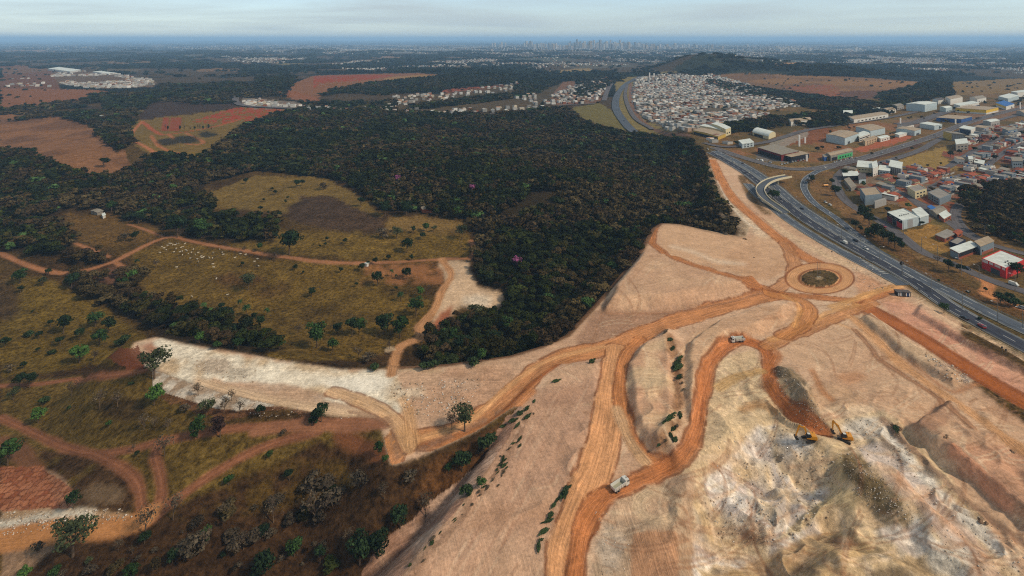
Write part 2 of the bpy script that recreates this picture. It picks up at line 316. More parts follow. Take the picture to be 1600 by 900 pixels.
poly([(990,122),(1100,116),(1150,125),(1240,160),(1250,168),(1200,172),(1190,185),(1090,207),(1040,203),(1000,180),(988,150)], C(96,88,76), mix=(.4,.3,0))
poly([(1120,140),(1160,138),(1170,160),(1140,170),(1120,158)], C(100,80,62), .6)
poly([(80,112),(150,112),(245,128),(240,136),(160,138),(90,130)], C(110,90,72), .8); poly([(380,152),(470,160),(470,170),(400,170),(376,165)], C(120,110,100))
# -- under the woods
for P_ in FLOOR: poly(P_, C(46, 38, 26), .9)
for P_, c_ in (([(0,79),(60,78),(110,82),(60,86),(0,85)], (150,118,92)), ([(165,96),(240,93),(300,97),(240,103),(170,102)], (120,96,70)), ([(300,106),(380,98),(420,104),(360,112),(310,112)], (128,98,66)), ([(400,88),(460,86),(480,94),(430,100)], (112,92,70)),
               ([(430,98),(470,97),(480,106),(440,107)], (120,110,70)), ([(560,88),(640,87),(720,90),(600,92)], (140,112,88)), ([(690,100),(760,98),(790,104),(720,106)], (100,88,64)), ([(240,84),(330,82),(380,88),(290,92)], (84,84,74)), ([(1340,100),(1400,96),(1440,102),(1380,106)], (96,84,62)),
               ([(780,90),(860,86),(900,94),(820,98)], (70,82,76)), ([(1150,88),(1240,90),(1260,98),(1180,96)], (74,86,84)), ([(500,78),(700,76),(760,82),(560,84)], (120,124,124)), ([(1400,78),(1560,76),(1600,82),(1460,84)], (126,122,116)), ([(0,106),(70,103),(90,110),(20,116),(0,114)], (110,84,58)), ([(130,104),(190,103),(230,110),(180,113)], (96,84,60)), ([(860,100),(960,97),(1000,104),(900,108)], (88,88,80))):
    poly(P_, C(*c_), .75, vary=.36)
# -- the works' made ground
pn = ramp(n1 + .4 * (n2 - .5), .36, .66)
blend(INS & (fPY > 240) & (fPX < 1500) , mixc(C(202,166,138), C(214,182,154), pn), 1, DT)
RIGHT = INS & inpoly(fPX, fPY, [(1062,190),(1108,246),(1150,256),(1180,300),(1232,345),(1337,403),(1400,440),(1420,452),(1480,488),(1600,552),(2400,900),(2400,40),(1000,40)])
ang_h = math.degrees(math.atan2(flat(1600,545)[1] - flat(1400,430)[1], flat(1600,545)[0] - flat(1400,430)[0]))
blend(RIGHT, mixc(C(90,76,44), C(116,90,56), ramp(n1, .35, .65)), 1, (.8, .2, 0))
W_ = INS & ~RIGHT
poly([(620,900),(830,640),(880,562),(948,560),(945,650),(920,760),(870,900),(850,1000),(480,1100)], mixc(C(196,158,132), C(206,170,142), pn), 1, (0,.35,.38), W_, ang=108)
poly([(720,780),(900,770),(890,840),(700,850)], C(188,146,116), .5, None, W_, soft=6); poly([(800,605),(945,600),(940,640),(790,650)], C(180,142,118), .6, None, W_, soft=5)
poly([(870,562),(946,560),(944,600),(830,605)], C(214,180,150), .5, None, W_, soft=8)
poly([(900,525),(960,455),(1140,470),(1050,495),(960,530),(900,545)], C(172,136,112), .9, (0,.5,.5), W_)
poly([(945,488),(960,455),(1003,402),(1080,415),(1180,442),(1195,455),(1130,470),(1000,488)], mixc(C(206,172,142), C(196,160,132), pn), 1, (0,.3,.3), W_, ang=20)
poly([(1028,380),(1034,352),(1060,350),(1160,372),(1200,362),(1235,385),(1245,410),(1200,440),(1110,420),(1040,400)], mixc(C(208,172,140), C(198,160,128), pn), 1, (0,.3,.3), W_, ang=-25)
stroke([(1050,385),(1085,394),(1120,408),(1160,412)], 5, C(226,208,186), .7, None, W_)
poly([(1120,262),(1140,300),(1172,350),(1166,372),(1150,335),(1130,305),(1115,270)], C(196,176,150), 1, RK, W_)
poly([(1190,372),(1165,352),(1160,330),(1180,345),(1215,375)], C(222,198,170), .8, RK, W_)
# white bench
poly([(205,550),(214,534),(240,528),(300,540),(400,560),(520,577),(610,580),(700,575),(660,612),(640,640),(600,650),(500,640),(380,618),(300,612),(250,600)], mixc(C(206,182,150), C(238,228,208), ramp(n2 + .5 * (n4 - .5), .36, .56)), 1, (0,.9,.3), W_)
ell(440,592,120,18, C(242,234,216), .8, (0,.5,.2), W_); ell(560,600,70,18, C(240,234,220), .9, (0,.5,.2), W_)
ell(335,572,34,18, C(186,168,148), .85, RK, W_, vary=.42); ell(372,582,24,14, C(190,178,160), .8, RK, W_, vary=.45)
poly([(205,550),(214,536),(236,530),(245,545),(225,575)], C(176,132,108), 1, DT, W_); stroke([(212,540),(225,555),(240,575),(262,592)], 3, C(206,180,154), .8, None, W_)
poly([(330,590),(480,622),(600,645),(600,655),(520,652),(380,628),(320,605)], C(202,170,142), .9, (0,.4,.7), W_)
poly([(300,592),(460,600),(520,618),(500,626),(400,608),(310,602)], C(190,156,130), .8, (0,.5,.6), W_)
stroke([(310,595),(400,622),(500,640),(590,652)], 4.5, C(226,196,162), .8, TK, W_)
poly([(620,582),(700,577),(800,563),(850,560),(800,600),(760,640),(700,672),(650,680),(625,650),(640,620)], mixc(C(206,172,144), C(194,156,128), pn), 1, (0,.6,.4), W_)
ell(720,600,40,14, C(190,160,136), .8, RK, W_, vary=.42); ell(640,612,36,10, C(214,196,172), .8, RK, W_, vary=.4); ell(700,628,40,14, C(182,148,122), .8, RK, W_, vary=.42)
# central strips
poly([(975,570),(1010,535),(1050,522),(1062,560),(1064,620),(1060,680),(1030,712),(1005,690),(985,640)], mixc(C(214,184,150), C(206,166,136), ramp(n2,.35,.65)), 1, (0,.2,.4), W_)
ell(1020,590,18,50, C(222,196,160), .6, None, W_)
poly([(1060,560),(1075,530),(1110,505),(1200,475),(1255,475),(1250,500),(1190,525),(1135,535),(1105,570),(1090,640),(1070,700),(1060,640)], mixc(C(208,174,142), C(200,164,134), pn), 1, DT, W_)
poly([(1042,520),(1060,535),(1070,600),(1066,660),(1040,700),(1010,690),(1040,670),(1055,620),(1050,570),(1038,540)], C(158,120,90), .9, RK, W_, vary=.3)
poly([(960,590),(975,570),(985,640),(1005,700),(1030,722),(1000,715),(970,670)], C(166,118,86), .8, DT, W_)
ell(1110,590,12,50, C(214,190,160), .6, None, W_)
# quarry
poly([(1120,570),(1150,548),(1185,545),(1200,600),(1240,660),(1330,650),(1400,640),(1480,720),(1600,900),(1700,1000),(900,1000),(980,800),(1050,740),(1090,690)], mixc(C(222,198,162), C(208,182,148), ramp(n2,.4,.6)), 1, (0,.75,.3), W_)
poly([(1140,720),(1180,670),(1240,665),(1260,690),(1300,700),(1310,760),(1300,830),(1200,860),(1110,840),(1090,780)], mixc(C(226,218,208), C(200,182,158), ramp(n2 + .4 * (n4 - .5),.4,.6)), 1, RK, W_)
wq = fbm(fX / 18, fY / 18, 81, 3); mq = fbm(fX / 17 + 2.4 * wq, fY / 22 - 2.0 * wq, 83, 4); pal_ = np.array([C(172,148,114), C(214,188,150), C(226,212,192), C(196,184,180), C(244,238,230), C(222,198,158), C(186,168,146)]); kq = np.clip((mq - .28) / .44, 0, .999) * (len(pal_) - 1); k0 = kq.astype(int); k1 = np.minimum(k0 + 1, len(pal_) - 1)
marb = pal_[k0] * (1 - (kq - k0))[:, None] + pal_[k1] * (kq - k0)[:, None]
poly([(1140,715),(1180,668),(1240,665),(1262,690),(1300,700),(1312,760),(1300,840),(1240,900),(1100,960),(1060,860),(1085,760)], marb, .92, RK, W_); poly([(1300,860),(1420,800),(1520,860),(1600,960),(1300,960)], marb, .8, RK, W_)
ell(1200,700,60,28, C(212,206,202), .8, RK, W_, vary=.42); ell(1190,810,50,30, C(160,142,112), .6, RK, W_, vary=.5); ell(1115,815,26,60, C(160,136,110), .6, RK, W_, vary=.42)
ell(1350,670,50,22, C(222,216,206), .85, RK, W_); ell(1390,690,30,20, C(160,148,132), .8, RK, W_, vary=.46)
poly([(1335,700),(1380,690),(1430,740),(1500,810),(1570,900),(1620,960),(1560,960),(1500,880),(1440,800),(1380,750)], mixc(C(220,206,196), C(206,178,156), ramp(n2,.4,.62)), 1, (0,.6,.5), W_, ang=-40)
stroke([(1385,680),(1440,740),(1510,810),(1590,880)], 4.5, C(232,228,220), .8, RK, W_); stroke([(1330,705),(1390,765),(1440,830),(1500,900)], 3, C(228,222,214), .7, RK, W_)
stroke([(1400,740),(1450,790),(1540,870)], 3.5, C(206,160,124), .7, None, W_)
poly([(1310,705),(1330,702),(1370,735),(1420,790),(1430,815),(1410,825),(1370,805),(1325,760),(1310,725)], mixc(C(124,106,76), C(150,132,104), ramp(n4,.35,.65)), 1, (.2,1,0), W_)
poly([(1204,572),(1235,575),(1262,600),(1280,635),(1295,672),(1270,672),(1245,650),(1215,610)], mixc(C(150,134,112), C(128,112,90), ramp(n4,.35,.65)), 1, (.2,.8,.2), W_)
poly([(1290,700),(1310,695),(1318,740),(1340,780),(1330,800),(1300,790),(1250,830),(1200,850),(1260,800),(1300,770)], C(204,184,146), .9, TK, W_)
poly([(1180,880),(1260,835),(1330,830),(1360,860),(1300,900),(1200,960),(1000,960),(1050,920)], mixc(C(206,176,132), C(196,164,122), pn), .9, TK, W_)
ell(1320,848,26,14, C(130,104,84), .9, RK, W_); ell(1275,885,50,20, C(150,128,104), .85, RK, W_, vary=.4); ell(1395,900,46,18, C(132,114,90), .9, RK, W_); ell(1480,870,45,34, C(214,206,192), .9, RK, W_, vary=.4)
ell(1345,780,30,14, C(196,170,132), .6, None, W_)
# left strip of the quarry with machine circles
poly([(980,745),(1080,740),(1085,900),(1070,1000),(900,1000),(925,900),(940,830)], mixc(C(198,168,140), C(186,160,134), pn), 1, (0,.4,.6), W_, ang=92)
poly([(990,830),(1060,830),(1060,1000),(980,1000)], C(186,138,104), .8, TK, W_, ang=92)
ell(955,850,28,60, C(196,182,166), .7, RK, W_, vary=.4)
for rr in (36, 31, 25): 
    stroke([(1027 + rr * math.cos(a), 790 + rr * .78 * math.sin(a)) for a in np.linspace(0, 6.28, 14)], 1.5, C(216,190,158), .9, None, W_, sm=2)
# right plain
poly([(1290,505),(1350,480),(1420,540),(1480,590),(1530,605),(1600,660),(1700,760),(1700,1000),(1600,900),(1480,740),(1400,650),(1330,620),(1230,560),(1205,545)], mixc(C(202,164,134), C(208,174,144), pn), 1, (0,.3,.35), W_, ang=-33)
poly([(1460,690),(1600,700),(1700,800),(1640,860),(1500,740)], C(196,148,120), .7, (0,.3,.4), W_, ang=-38)
ell(1300,620,60,26, C(210,176,140), .5, None, W_); ell(1330,640,50,12, C(226,206,176), .6, RK, W_); ell(1330,590,30,12, C(190,140,104), .7, None, W_)
poly([(1420,660),(1478,628),(1500,640),(1450,685)], C(176,136,110), .8, DT, W_); ell(1390,560,12,4, C(150,112,84), .8, None, W_)
poly([(1330,485),(1350,482),(1420,535),(1500,585),(1525,602),(1490,608),(1440,575),(1380,530)], mixc(C(204,176,146), C(186,154,126), ramp(n2,.4,.6)), 1, (0,.5,.3), W_)
ell(1450,552,10,4, C(146,112,84), .9, None, W_); ell(1475,575,20,9, C(170,146,130), .9, RK, W_, vary=.42); ell(1508,592,12,7, C(150,140,136), .8, RK, W_, vary=.5)
poly([(1395,462),(1440,480),(1500,520),(1600,580),(1700,640),(1700,690),(1600,622),(1500,560),(1400,492),(1370,475)], mixc(C(210,156,130), C(216,172,144), pn), 1, (0,.4,.4), W_, ang=-30)
stroke([(1440,472),(1490,505),(1550,535),(1610,570)], 5, C(226,196,164), .7, None, W_)
poly([(1335,425),(1400,445),(1420,462),(1400,475),(1340,462)], C(206,158,124), .9, (0,.7,.3), W_)
stroke([(1245,385),(1300,402),(1340,420),(1400,450)], 6, C(206,178,150), .8, RK, W_)
# ground between works and highway, kerb drain
stroke([(1165,290),(1185,315),(1232,352),(1282,382),(1337,412),(1385,436),(1402,447)], 2.0, C(178,156,124), .8, None, None, inplane=True)
stroke([(1200,345),(1240,372),(1290,398),(1340,420)], 8, C(212,184,152), .9, RK, None, inplane=True)
stroke([(1158,275),(1170,300),(1185,322),(1200,334)], 7, C(96,76,46), .9, G, None, inplane=True)
stroke([(1418,455),(1470,485),(1540,522),(1620,565)], 3.0, C(170,152,122), .9, None, None, inplane=True)
# -- soil patches bleed into one another
def bleed(A, it):
    A = A.reshape(nR, nC, -1)
    for _ in range(it): A[:, 1:-1] = .25 * A[:, :-2] + .5 * A[:, 1:-1] + .25 * A[:, 2:]; A[1:-1] = .25 * A[:-2] + .5 * A[1:-1] + .25 * A[2:]
    return A.reshape(nR * nC, -1)
keep = (sst((fPY - 250) / 120))[:, None]; COL[:] = COL * (1 - keep) + bleed(COL.copy(), 4) * keep; MIX[:] = MIX * (1 - keep) + bleed(MIX.copy(), 3) * keep
# machine marks
for k in range(240):
    a = rng.uniform(0, 1); x = rng.uniform(860, 1600); y = rng.uniform(400, 890)
    t = rng.uniform(0, 6.28); l = rng.uniform(15, 70); cv = rng.uniform(-1.2, 1.2); s_ = (y - 62) / 500
    pts = [(x + l * s_ * math.cos(t + cv * q) * q, y + l * s_ * .55 * math.sin(t + cv * q) * q) for q in (0, .33, .66, 1)]
    stroke(pts, rng.uniform(.5, 1.2), C(*((168,128,98) if a < .6 else (222,196,166))), rng.uniform(.25, .55), None, W_, sm=2, trk=False, edge=.6)
for k in range(70):
    x = rng.uniform(690, 930); y = rng.uniform(600, 890); l = rng.uniform(30, 110)
    stroke([(x, y), (x - l * .32, y + l * .6)], .8, C(*((170,130,106) if rng.uniform() < .6 else (220,190,162))), rng.uniform(.2, .45), None, W_, sm=1, trk=False, edge=.6)
for k in range(130):      # paired wheel tracks wandering over the site
    x = rng.uniform(900, 1600); y = rng.uniform(400, 890); a = rng.normal(-.5, .7); s_ = (y - 62) / 500; l = rng.uniform(40, 130) * s_; cv = rng.uniform(-.9, .9); c_ = C(*((158,116,88) if rng.random() < .55 else (226,200,170)))
    for o in (0, 5.5 * s_):
        stroke([(x + l * q_ * math.cos(a + cv * q_) + o * .5, y - l * q_ * .7 * math.sin(a + cv * q_) + o) for q_ in (0, .25, .5, .75, 1)], .7, c_, .45, None, W_, sm=3, trk=False, edge=.5, jit=.3)
# -- farm tracks
for P_, w_ in (([(0,395),(37,412),(85,426),(125,424),(172,411),(205,395),(237,379),(268,370),(290,375),(325,382),(400,395),(450,402),(500,409),(560,411),(625,409),(690,405),(733,404)],4.2),
               ([(118,380),(140,389),(170,401)],3.6), ([(733,404),(741,394),(736,376)],4), ([(182,411),(192,417),(203,424)],4), ([(200,350),(230,360),(258,372)],3)):
    stroke(P_, w_, C(160,112,80), mix=DT)
for P_, w_ in (([(0,603),(60,600),(120,592),(200,584),(228,577)],3.4), ([(0,652),(50,675),(100,698),(150,709),(200,703),(250,690),(300,680),(380,668),(460,664),(520,660),(600,656)],3.8),
               ([(150,709),(190,730),(215,755),(222,798)],3.8), ([(250,690),(243,710),(250,740),(252,775),(240,802)],4), ([(235,812),(290,770),(350,730),(420,695),(500,673)],3.8)):
    stroke(P_, w_ * .88, C(146,98,72), mix=DT, rut=(-.9, .9))
stroke([(400,672),(470,664),(540,664),(600,662)], 5.5, C(150,104,78), mix=DT)
stroke([(-20,845),(60,835),(130,829),(190,823),(228,806)], 7.5, C(190,134,86), mix=DT)
stroke([(690,405),(705,430),(690,455),(682,480),(668,498),(655,512),(656,528),(628,540),(617,560),(612,584)], 5.5, C(190,142,102), mix=TK)
ell(608,545,14,6, C(190,168,140), .8, RK)
# -- haul roads
W_OR = W_; OR, OR2, ORL = C(206,142,94), C(198,132,84), C(224,172,122)
stroke([(1112,250),(1128,285),(1148,312),(1180,340),(1215,370),(1252,398),(1285,414)], 11, OR2, 1, TK, W_, jit=.2)
stroke([(1120,282),(1140,318),(1165,346),(1185,358)], 1.2, C(222,212,196), 1, None, W_, jit=0); stroke([(1140,290),(1160,315),(1190,342),(1225,370)], 1.0, C(210,190,168), .8, None, W_, jit=0)
stroke([(1350,478),(1400,505),(1450,535),(1500,567),(1550,598),(1620,638),(1700,684)], 11.5, C(170,98,52), 1, (0,.05,.35), W_, jit=.15)
stroke([(1350,470),(1400,498),(1450,528),(1500,559),(1550,590),(1620,628)], 1.2, C(130,76,46), .9, None, W_, jit=.5); stroke([(1345,484),(1400,514),(1450,544),(1500,577),(1550,608),(1620,648)], 1.2, C(130,76,46), .9, None, W_, jit=.5)
stroke([(1410,580),(1380,548),(1340,518),(1290,500)], 3, ORL, .5, TK, W_)
stroke([(604,722),(630,690),(700,682),(760,650),(805,612),(840,580),(885,556),(945,545),(1000,522),(1060,500),(1120,482),(1180,467),(1215,460)], 11.5, OR, 1, TK, W_)
stroke([(640,700),(700,688),(770,655),(830,600),(870,570)], 3, C(150,88,48), .8, None, W_); stroke([(660,684),(730,660),(800,600),(860,562),(950,540)], 3, ORL, .8, None, W_)
stroke([(700,695),(780,655),(830,612)], 4, OR2, .9, TK, W_)
ell(628,690,34,30, C(202,142,88), .9, (0,.1,.6), W_)
stroke([(520,612),(560,625),(600,645),(625,668),(640,700)], 6, C(212,168,124), .9, TK, W_); stroke([(630,625),(640,650),(645,690)], 5, C(214,166,118), .8, TK, W_)
stroke([(1215,460),(1270,464),(1330,469),(1365,462),(1400,450)], 7, C(186,122,76), 1, TK, W_)
stroke([(1300,480),(1340,466),(1380,452),(1415,446)], 5, C(222,170,112), .8, TK, W_)
stroke([(962,545),(955,600),(948,670),(930,740),(905,800),(885,860),(878,920),(870,1000)], 11, C(212,156,110), 1, TK, W_)
stroke([(1000,530),(976,560),(968,615),(985,680),(1010,715),(1040,728)], 5.2, OR2, 1, TK, W_)
stroke([(965,640),(985,690),(1015,730)], 4, C(214,176,136), .9, TK, W_)
stroke([(885,1000),(900,880),(912,820),(940,780),(970,763),(1020,742),(1065,715),(1088,675),(1098,620),(1108,575),(1132,545),(1160,533),(1185,538),(1202,555)], 5.8, C(196,124,76), 1, TK, W_)
stroke([(1160,533),(1195,548),(1200,575),(1212,615),(1250,655),(1285,678)], 5.0, C(186,114,68), 1, TK, W_); stroke([(1195,540),(1215,555),(1195,590),(1205,610)], 4, C(186,116,68), .8, TK, W_)
stroke([(1210,640),(1185,632),(1160,640)], 4, C(190,140,90), .7, TK, W_); stroke([(1190,580),(1150,590),(1125,605)], 5, C(206,166,110), .8, TK, W_)
stroke([(1024,352),(1020,380),(1060,405),(1120,425),(1180,442),(1205,456)], 6, C(182,120,76), 1, TK, W_)
stroke([(1362,472),(1310,494),(1262,514),(1225,530),(1198,542)], 7, C(196,136,88), .9, TK, W_); stroke([(1340,476),(1290,490),(1240,520),(1205,530)], 4, C(214,160,104), .8, TK, W_)
stroke([(1205,460),(1252,470),(1266,485),(1255,505),(1225,525)], 8, C(200,136,84), .95, TK, W_); stroke([(1225,462),(1250,480),(1240,510)], 3, C(220,164,104), .7, None, W_)
stroke([(1225,380),(1238,400),(1240,430),(1215,450)], 9, C(190,134,92), .9, TK, W_)
stroke([(1330,495),(1360,520),(1400,560),(1450,600),(1510,640),(1600,705),(1680,760)], 5, C(214,160,112), .85, TK, W_)
stroke([(1335,515),(1362,545),(1372,560),(1410,585),(1470,625),(1520,668)], 2.6, C(168,124,94), .8, None, W_, rut=(-1,1)); stroke([(1525,600),(1490,612),(1455,592),(1420,560)], 2.5, C(168,118,84), .7, None, W_)
stroke([(1270,580),(1285,610),(1300,625)], 3, C(178,122,80), .7, None, W_)
stroke([(1380,655),(1440,715),(1520,790),(1600,850)], 2.8, C(150,120,100), .8, None, W_); stroke([(1440,655),(1520,720),(1620,800)], 2, C(176,136,112), .7, None, W_); stroke([(1490,700),(1540,750),(1575,790)], 3, C(216,152,118), .8, None, W_)
stroke([(1470,640),(1550,700),(1640,760)], 2, C(186,150,124), .6, None, W_)
# lot edges and circles of the upper lots
for dx_ in (0, 6, 13): stroke([(948 + dx_, 488 - dx_ * .4), (962 + dx_, 450), (1000 + dx_, 410), (1020 + dx_, 398)], 1.1, C(176,138,110), .6, None, W_, trk=False)
stroke([(948,489),(1040,489),(1130,474),(1190,458)], 1.6, C(168,126,98), .8, None, W_, trk=False)
blend(mt_, mixc(C(134,78,54), C(182,124,92), ct), .75); blend(mt_ & (ce < .13), C(108,66,46), .8)
# roundabout
rr = np.hypot((fPX - 1281) / 53.5, (fPY - 435) / 24.3) * 21.5; th = np.arctan2((fPY - 435) / 24.3, (fPX - 1281) / 53.5); rr = np.where((fPY > 380) & (fPY < 490), rr, 99.)
rt = np.stack([th * 17, rr], 1)
m = rr < 21.5; blend(m, C(208,158,114), 1, (0,.05,.6), rt)
blend(sst(1 - np.abs(rr - 21.5) / 1.3), C(134,78,46), .9); blend(sst(1 - np.abs(rr - 13.2) / 1.5), C(140,84,54), .9); blend(rr < 11.6, mixc(C(80,68,40), C(96,78,52), ramp(n4,.3,.7)), 1, (1,0,0))
blend(sst((3.2 - rr) / 1.6), C(150,128,100), .8)
# embankment faces on the near side
SL = (~INS) & (fS < 40) & (fPX > 440) & (fPY > 618) & (fPX < 860) & inpoly(jx, jy, [(842,606),(795,652),(752,720),(668,790),(592,850),(562,905),(480,1000),(400,1100),(700,1100),(900,600)])
q, s_ = math.cos(R(28)), math.sin(R(28))
blend(SL, mixc(C(168,132,112), C(196,166,146), ramp(n2,.35,.65)), 1, (0,.7,1), np.stack([fX * q + fY * s_, -fX * s_ + fY * q], 1))
WB = (~INS) & (fS < 8.5 - 7.5 * sst((fPX + 40 * jn - 340) / 110)) & (fPX > 238) & (fPX < 600) & (fPY > 575)
blend(WB, mixc(C(206,196,182), C(170,148,126), ramp(n4,.35,.65)), 1, (0,.9,.6)); blend((~INS) & ~WB & (fS + 8 * jn < 11 - 7.5 * sst((fPX - 340) / 110)) & (fPX > 238) & (fPX < 500) & (fPY > 575), C(104,72,52), .7)
blend((~INS) & (fS < 16) & (fPX > 1100) & (fPX < 1170) & (fPY > 255) & (fPY < 372), mixc(C(190,166,138), C(150,124,96), ramp(n4,.35,.65)), 1, RK)
blend((~INS) & (fS < 4) & (fPX > 620) & (fPX < 1040) & (fPY < 585), C(140,104,78), .7, DT)
blend(sst(1 - np.abs(fS + 2) / 3.) * (fPX < 845) * (fPY > 640) * (fPX > 540) * (n4 > .4), C(150,118,96), .7, RK)
poly([(188,545),(214,538),(226,560),(228,580),(200,578),(168,560)], C(112,66,46), .9, DT)
# -- the town side
poly([(1360,262),(1480,228),(1500,262),(1440,275),(1400,270)], C(142,118,66), 1, (.6,0,0), RIGHT); poly([(1500,268),(1530,255),(1600,262),(1600,285),(1520,282)], C(138,104,58), .8, None, RIGHT)
poly([(1470,240),(1530,225),(1600,215),(1600,262),(1540,250),(1500,262)], mixc(C(112,84,64), C(132,70,52), ramp(n2,.4,.6)), 1, (.3,.5,0), RIGHT)
poly([(1330,262),(1400,262),(1520,280),(1600,285),(1600,310),(1500,318),(1460,350),(1400,320),(1350,310),(1320,290)], mixc(C(126,108,90), C(136,80,58), ramp(n2,.42,.6)), 1, (.2,.8,0), RIGHT)
poly([(1405,362),(1440,356),(1462,340),(1482,352),(1470,372),(1488,380),(1484,398),(1450,395),(1420,378)], mixc(C(146,112,60), C(104,92,58), ramp(n1,.45,.6)), 1, (.7,0,0), RIGHT)
poly([(1400,318),(1440,310),(1450,322),(1420,330)], C(138,98,60), .9, None, RIGHT); poly([(1488,312),(1515,308),(1512,318),(1495,322)], C(136,112,62), .9, None, RIGHT)
poly([(1090,222),(1180,240),(1180,232),(1290,205),(1330,195),(1420,180),(1460,190),(1380,220),(1290,258),(1200,258),(1130,240)], mixc(C(110,92,58), C(132,94,64), ramp(n1,.4,.6)), 1, (.7,.1,0), RIGHT)
poly([(1215,228),(1240,205),(1290,195),(1300,205),(1285,222)], C(124,78,52), .9, None, RIGHT); poly([(1180,255),(1300,262),(1290,270),(1250,270),(1210,262)], C(132,104,64), .9, None, RIGHT)
poly([(1200,225),(1230,210),(1260,202),(1262,212),(1225,230)], C(150,146,138), .7, RK, RIGHT); poly([(1180,240),(1262,243),(1250,253),(1190,252)], C(108,106,106), .9, (0,.2,0), RIGHT)
poly([(1405,188),(1470,180),(1440,200),(1400,200)], C(120,104,94), .8, (0,.3,0), RIGHT); poly([(1500,180),(1620,160),(1620,175),(1560,190),(1510,195)], C(122,96,78), .9, (.3,.2,0), RIGHT)
poly([(1265,272),(1305,268),(1300,285),(1322,312),(1345,332),(1370,352),(1352,362),(1310,330),(1270,300),(1262,285)], mixc(C(118,90,58), C(98,78,46), ramp(n1,.4,.6)), 1, (.9,.1,0), RIGHT)
stroke([(1300,262),(1350,249),(1403,236),(1432,225)], 14, C(86,66,58), .9, RK, RIGHT)
poly([(1335,232),(1410,212),(1435,205),(1420,218),(1350,238)], C(168,96,68), .9, (0,.2,.5), RIGHT)
stroke([(1350,360),(1385,385),(1430,412),(1480,436),(1530,460),(1600,490)], 16, C(100,74,44), 1, G, RIGHT); stroke([(1440,410),(1500,436),(1530,450)], 10, C(84,68,40), .8, G, RIGHT)
stroke([(1532,434),(1545,446),(1540,458),(1560,468),(1610,486)], 7, C(196,134,88), 1, TK, RIGHT)
stroke([(1240,312),(1290,338),(1340,368),(1400,402)], 5, C(96,80,44), 1, G, RIGHT)
ell(1195,300,20,10, C(100,80,48), 1, G, RIGHT)
poly([(1050,108),(1090,84),(1110,84),(1160,108),(1220,104),(1300,104),(1330,112),(1200,116),(1060,112)], C(40,46,34), .95)
COL = np.clip(COL, .004, .85)
# ------------------------------------------------------------------ node material helpers
def new_mat(name):
    m = bpy.data.materials.new(name); m.use_nodes = True; t = m.node_tree; b = t.nodes['Principled BSDF']; b.inputs['Roughness'].default_value = .9; b.inputs['Specular IOR Level'].default_value = .05
    return m, t, b
def N(t, ty, ins=None, **k):
    n = t.nodes.new(ty)
    for a, b in k.items(): setattr(n, a, b)
    for i, v in (ins or {}).items():
        if hasattr(v, 'links') or isinstance(v, bpy.types.NodeSocket): t.links.new(v, n.inputs[i])
        else: n.inputs[i].default_value = v
    return n
def rng_map(t, fac, a, b, lo=.3, hi=.7):
    return N(t, 'ShaderNodeMapRange', {0: fac, 1: lo, 2: hi, 3: a, 4: b}).outputs[0]
def mth(t, op, a, b): return N(t, 'ShaderNodeMath', {0: a, 1: b}, operation=op).outputs[0]
def lerp1(t, fac, v):     # 1 + fac*(v-1)
    return N(t, 'ShaderNodeMath', {0: fac, 1: mth(t, 'SUBTRACT', v, 1.0), 2: 1.0}, operation='MULTIPLY_ADD').outputs[0]
mg, t, b = new_mat('ground')
ca = N(t, 'ShaderNodeAttribute', attribute_name='Col'); ma = N(t, 'ShaderNodeAttribute', attribute_name='Mixw'); ta = N(t, 'ShaderNodeAttribute', attribute_name='Trk')
oc = N(t, 'ShaderNodeTexCoord').outputs['Object']
sp = N(t, 'ShaderNodeSeparateColor', {0: ma.outputs['Color']})
g1 = N(t, 'ShaderNodeTexNoise', {'Vector': oc, 'Scale': .45, 'Detail': 7, 'Roughness': .72}); g2 = N(t, 'ShaderNodeTexNoise', {'Vector': oc, 'Scale': .06, 'Detail': 4, 'Roughness': .6})
gf = mth(t, 'MULTIPLY', rng_map(t, g1.outputs[0], .38, 1.62, .36, .64), rng_map(t, g2.outputs[0], .72, 1.28))
r1 = N(t, 'ShaderNodeTexVoronoi', {'Vector': oc, 'Scale': .55, 'Randomness': 1}); r2 = N(t, 'ShaderNodeTexNoise', {'Vector': oc, 'Scale': .33, 'Detail': 9, 'Roughness': .78})
rsep = N(t, 'ShaderNodeSeparateColor', {0: r1.outputs['Color']})
rf = mth(t, 'MULTIPLY', rng_map(t, r2.outputs[0], .64, 1.34, .36, .64), rng_map(t, rsep.outputs[0], .82, 1.12, 0, 1))
d1 = N(t, 'ShaderNodeTexNoise', {'Vector': oc, 'Scale': .12, 'Detail': 9, 'Roughness': .62}); d3 = N(t, 'ShaderNodeTexNoise', {'Vector': oc, 'Scale': 1.1, 'Detail': 5, 'Roughness': .8}); df = mth(t, 'MULTIPLY', rng_map(t, d1.outputs[0], .84, 1.14), rng_map(t, d3.outputs[0], .80, 1.18, .38, .62))
tm = N(t, 'ShaderNodeMapping', {'Vector': ta.outputs['Vector'], 'Scale': (.045, 1.3, 1)}); t1 = N(t, 'ShaderNodeTexNoise', {'Vector': tm.outputs[0], 'Scale': 1.0, 'Detail': 6, 'Roughness': .8}); tf = rng_map(t, t1.outputs[0], .62, 1.28, .36, .64)
tm2 = N(t, 'ShaderNodeMapping', {'Vector': ta.outputs['Vector'], 'Scale': (.05, .22, 1)}); t2 = N(t, 'ShaderNodeTexNoise', {'Vector': tm2.outputs[0], 'Scale': 1.0, 'Detail': 3}); tf = mth(t, 'MULTIPLY', tf, rng_map(t, t2.outputs[0], .86, 1.12))
f = mth(t, 'MULTIPLY', mth(t, 'MULTIPLY', lerp1(t, sp.outputs[0], gf), lerp1(t, sp.outputs[1], rf)), mth(t, 'MULTIPLY', df, lerp1(t, sp.outputs[2], tf)))
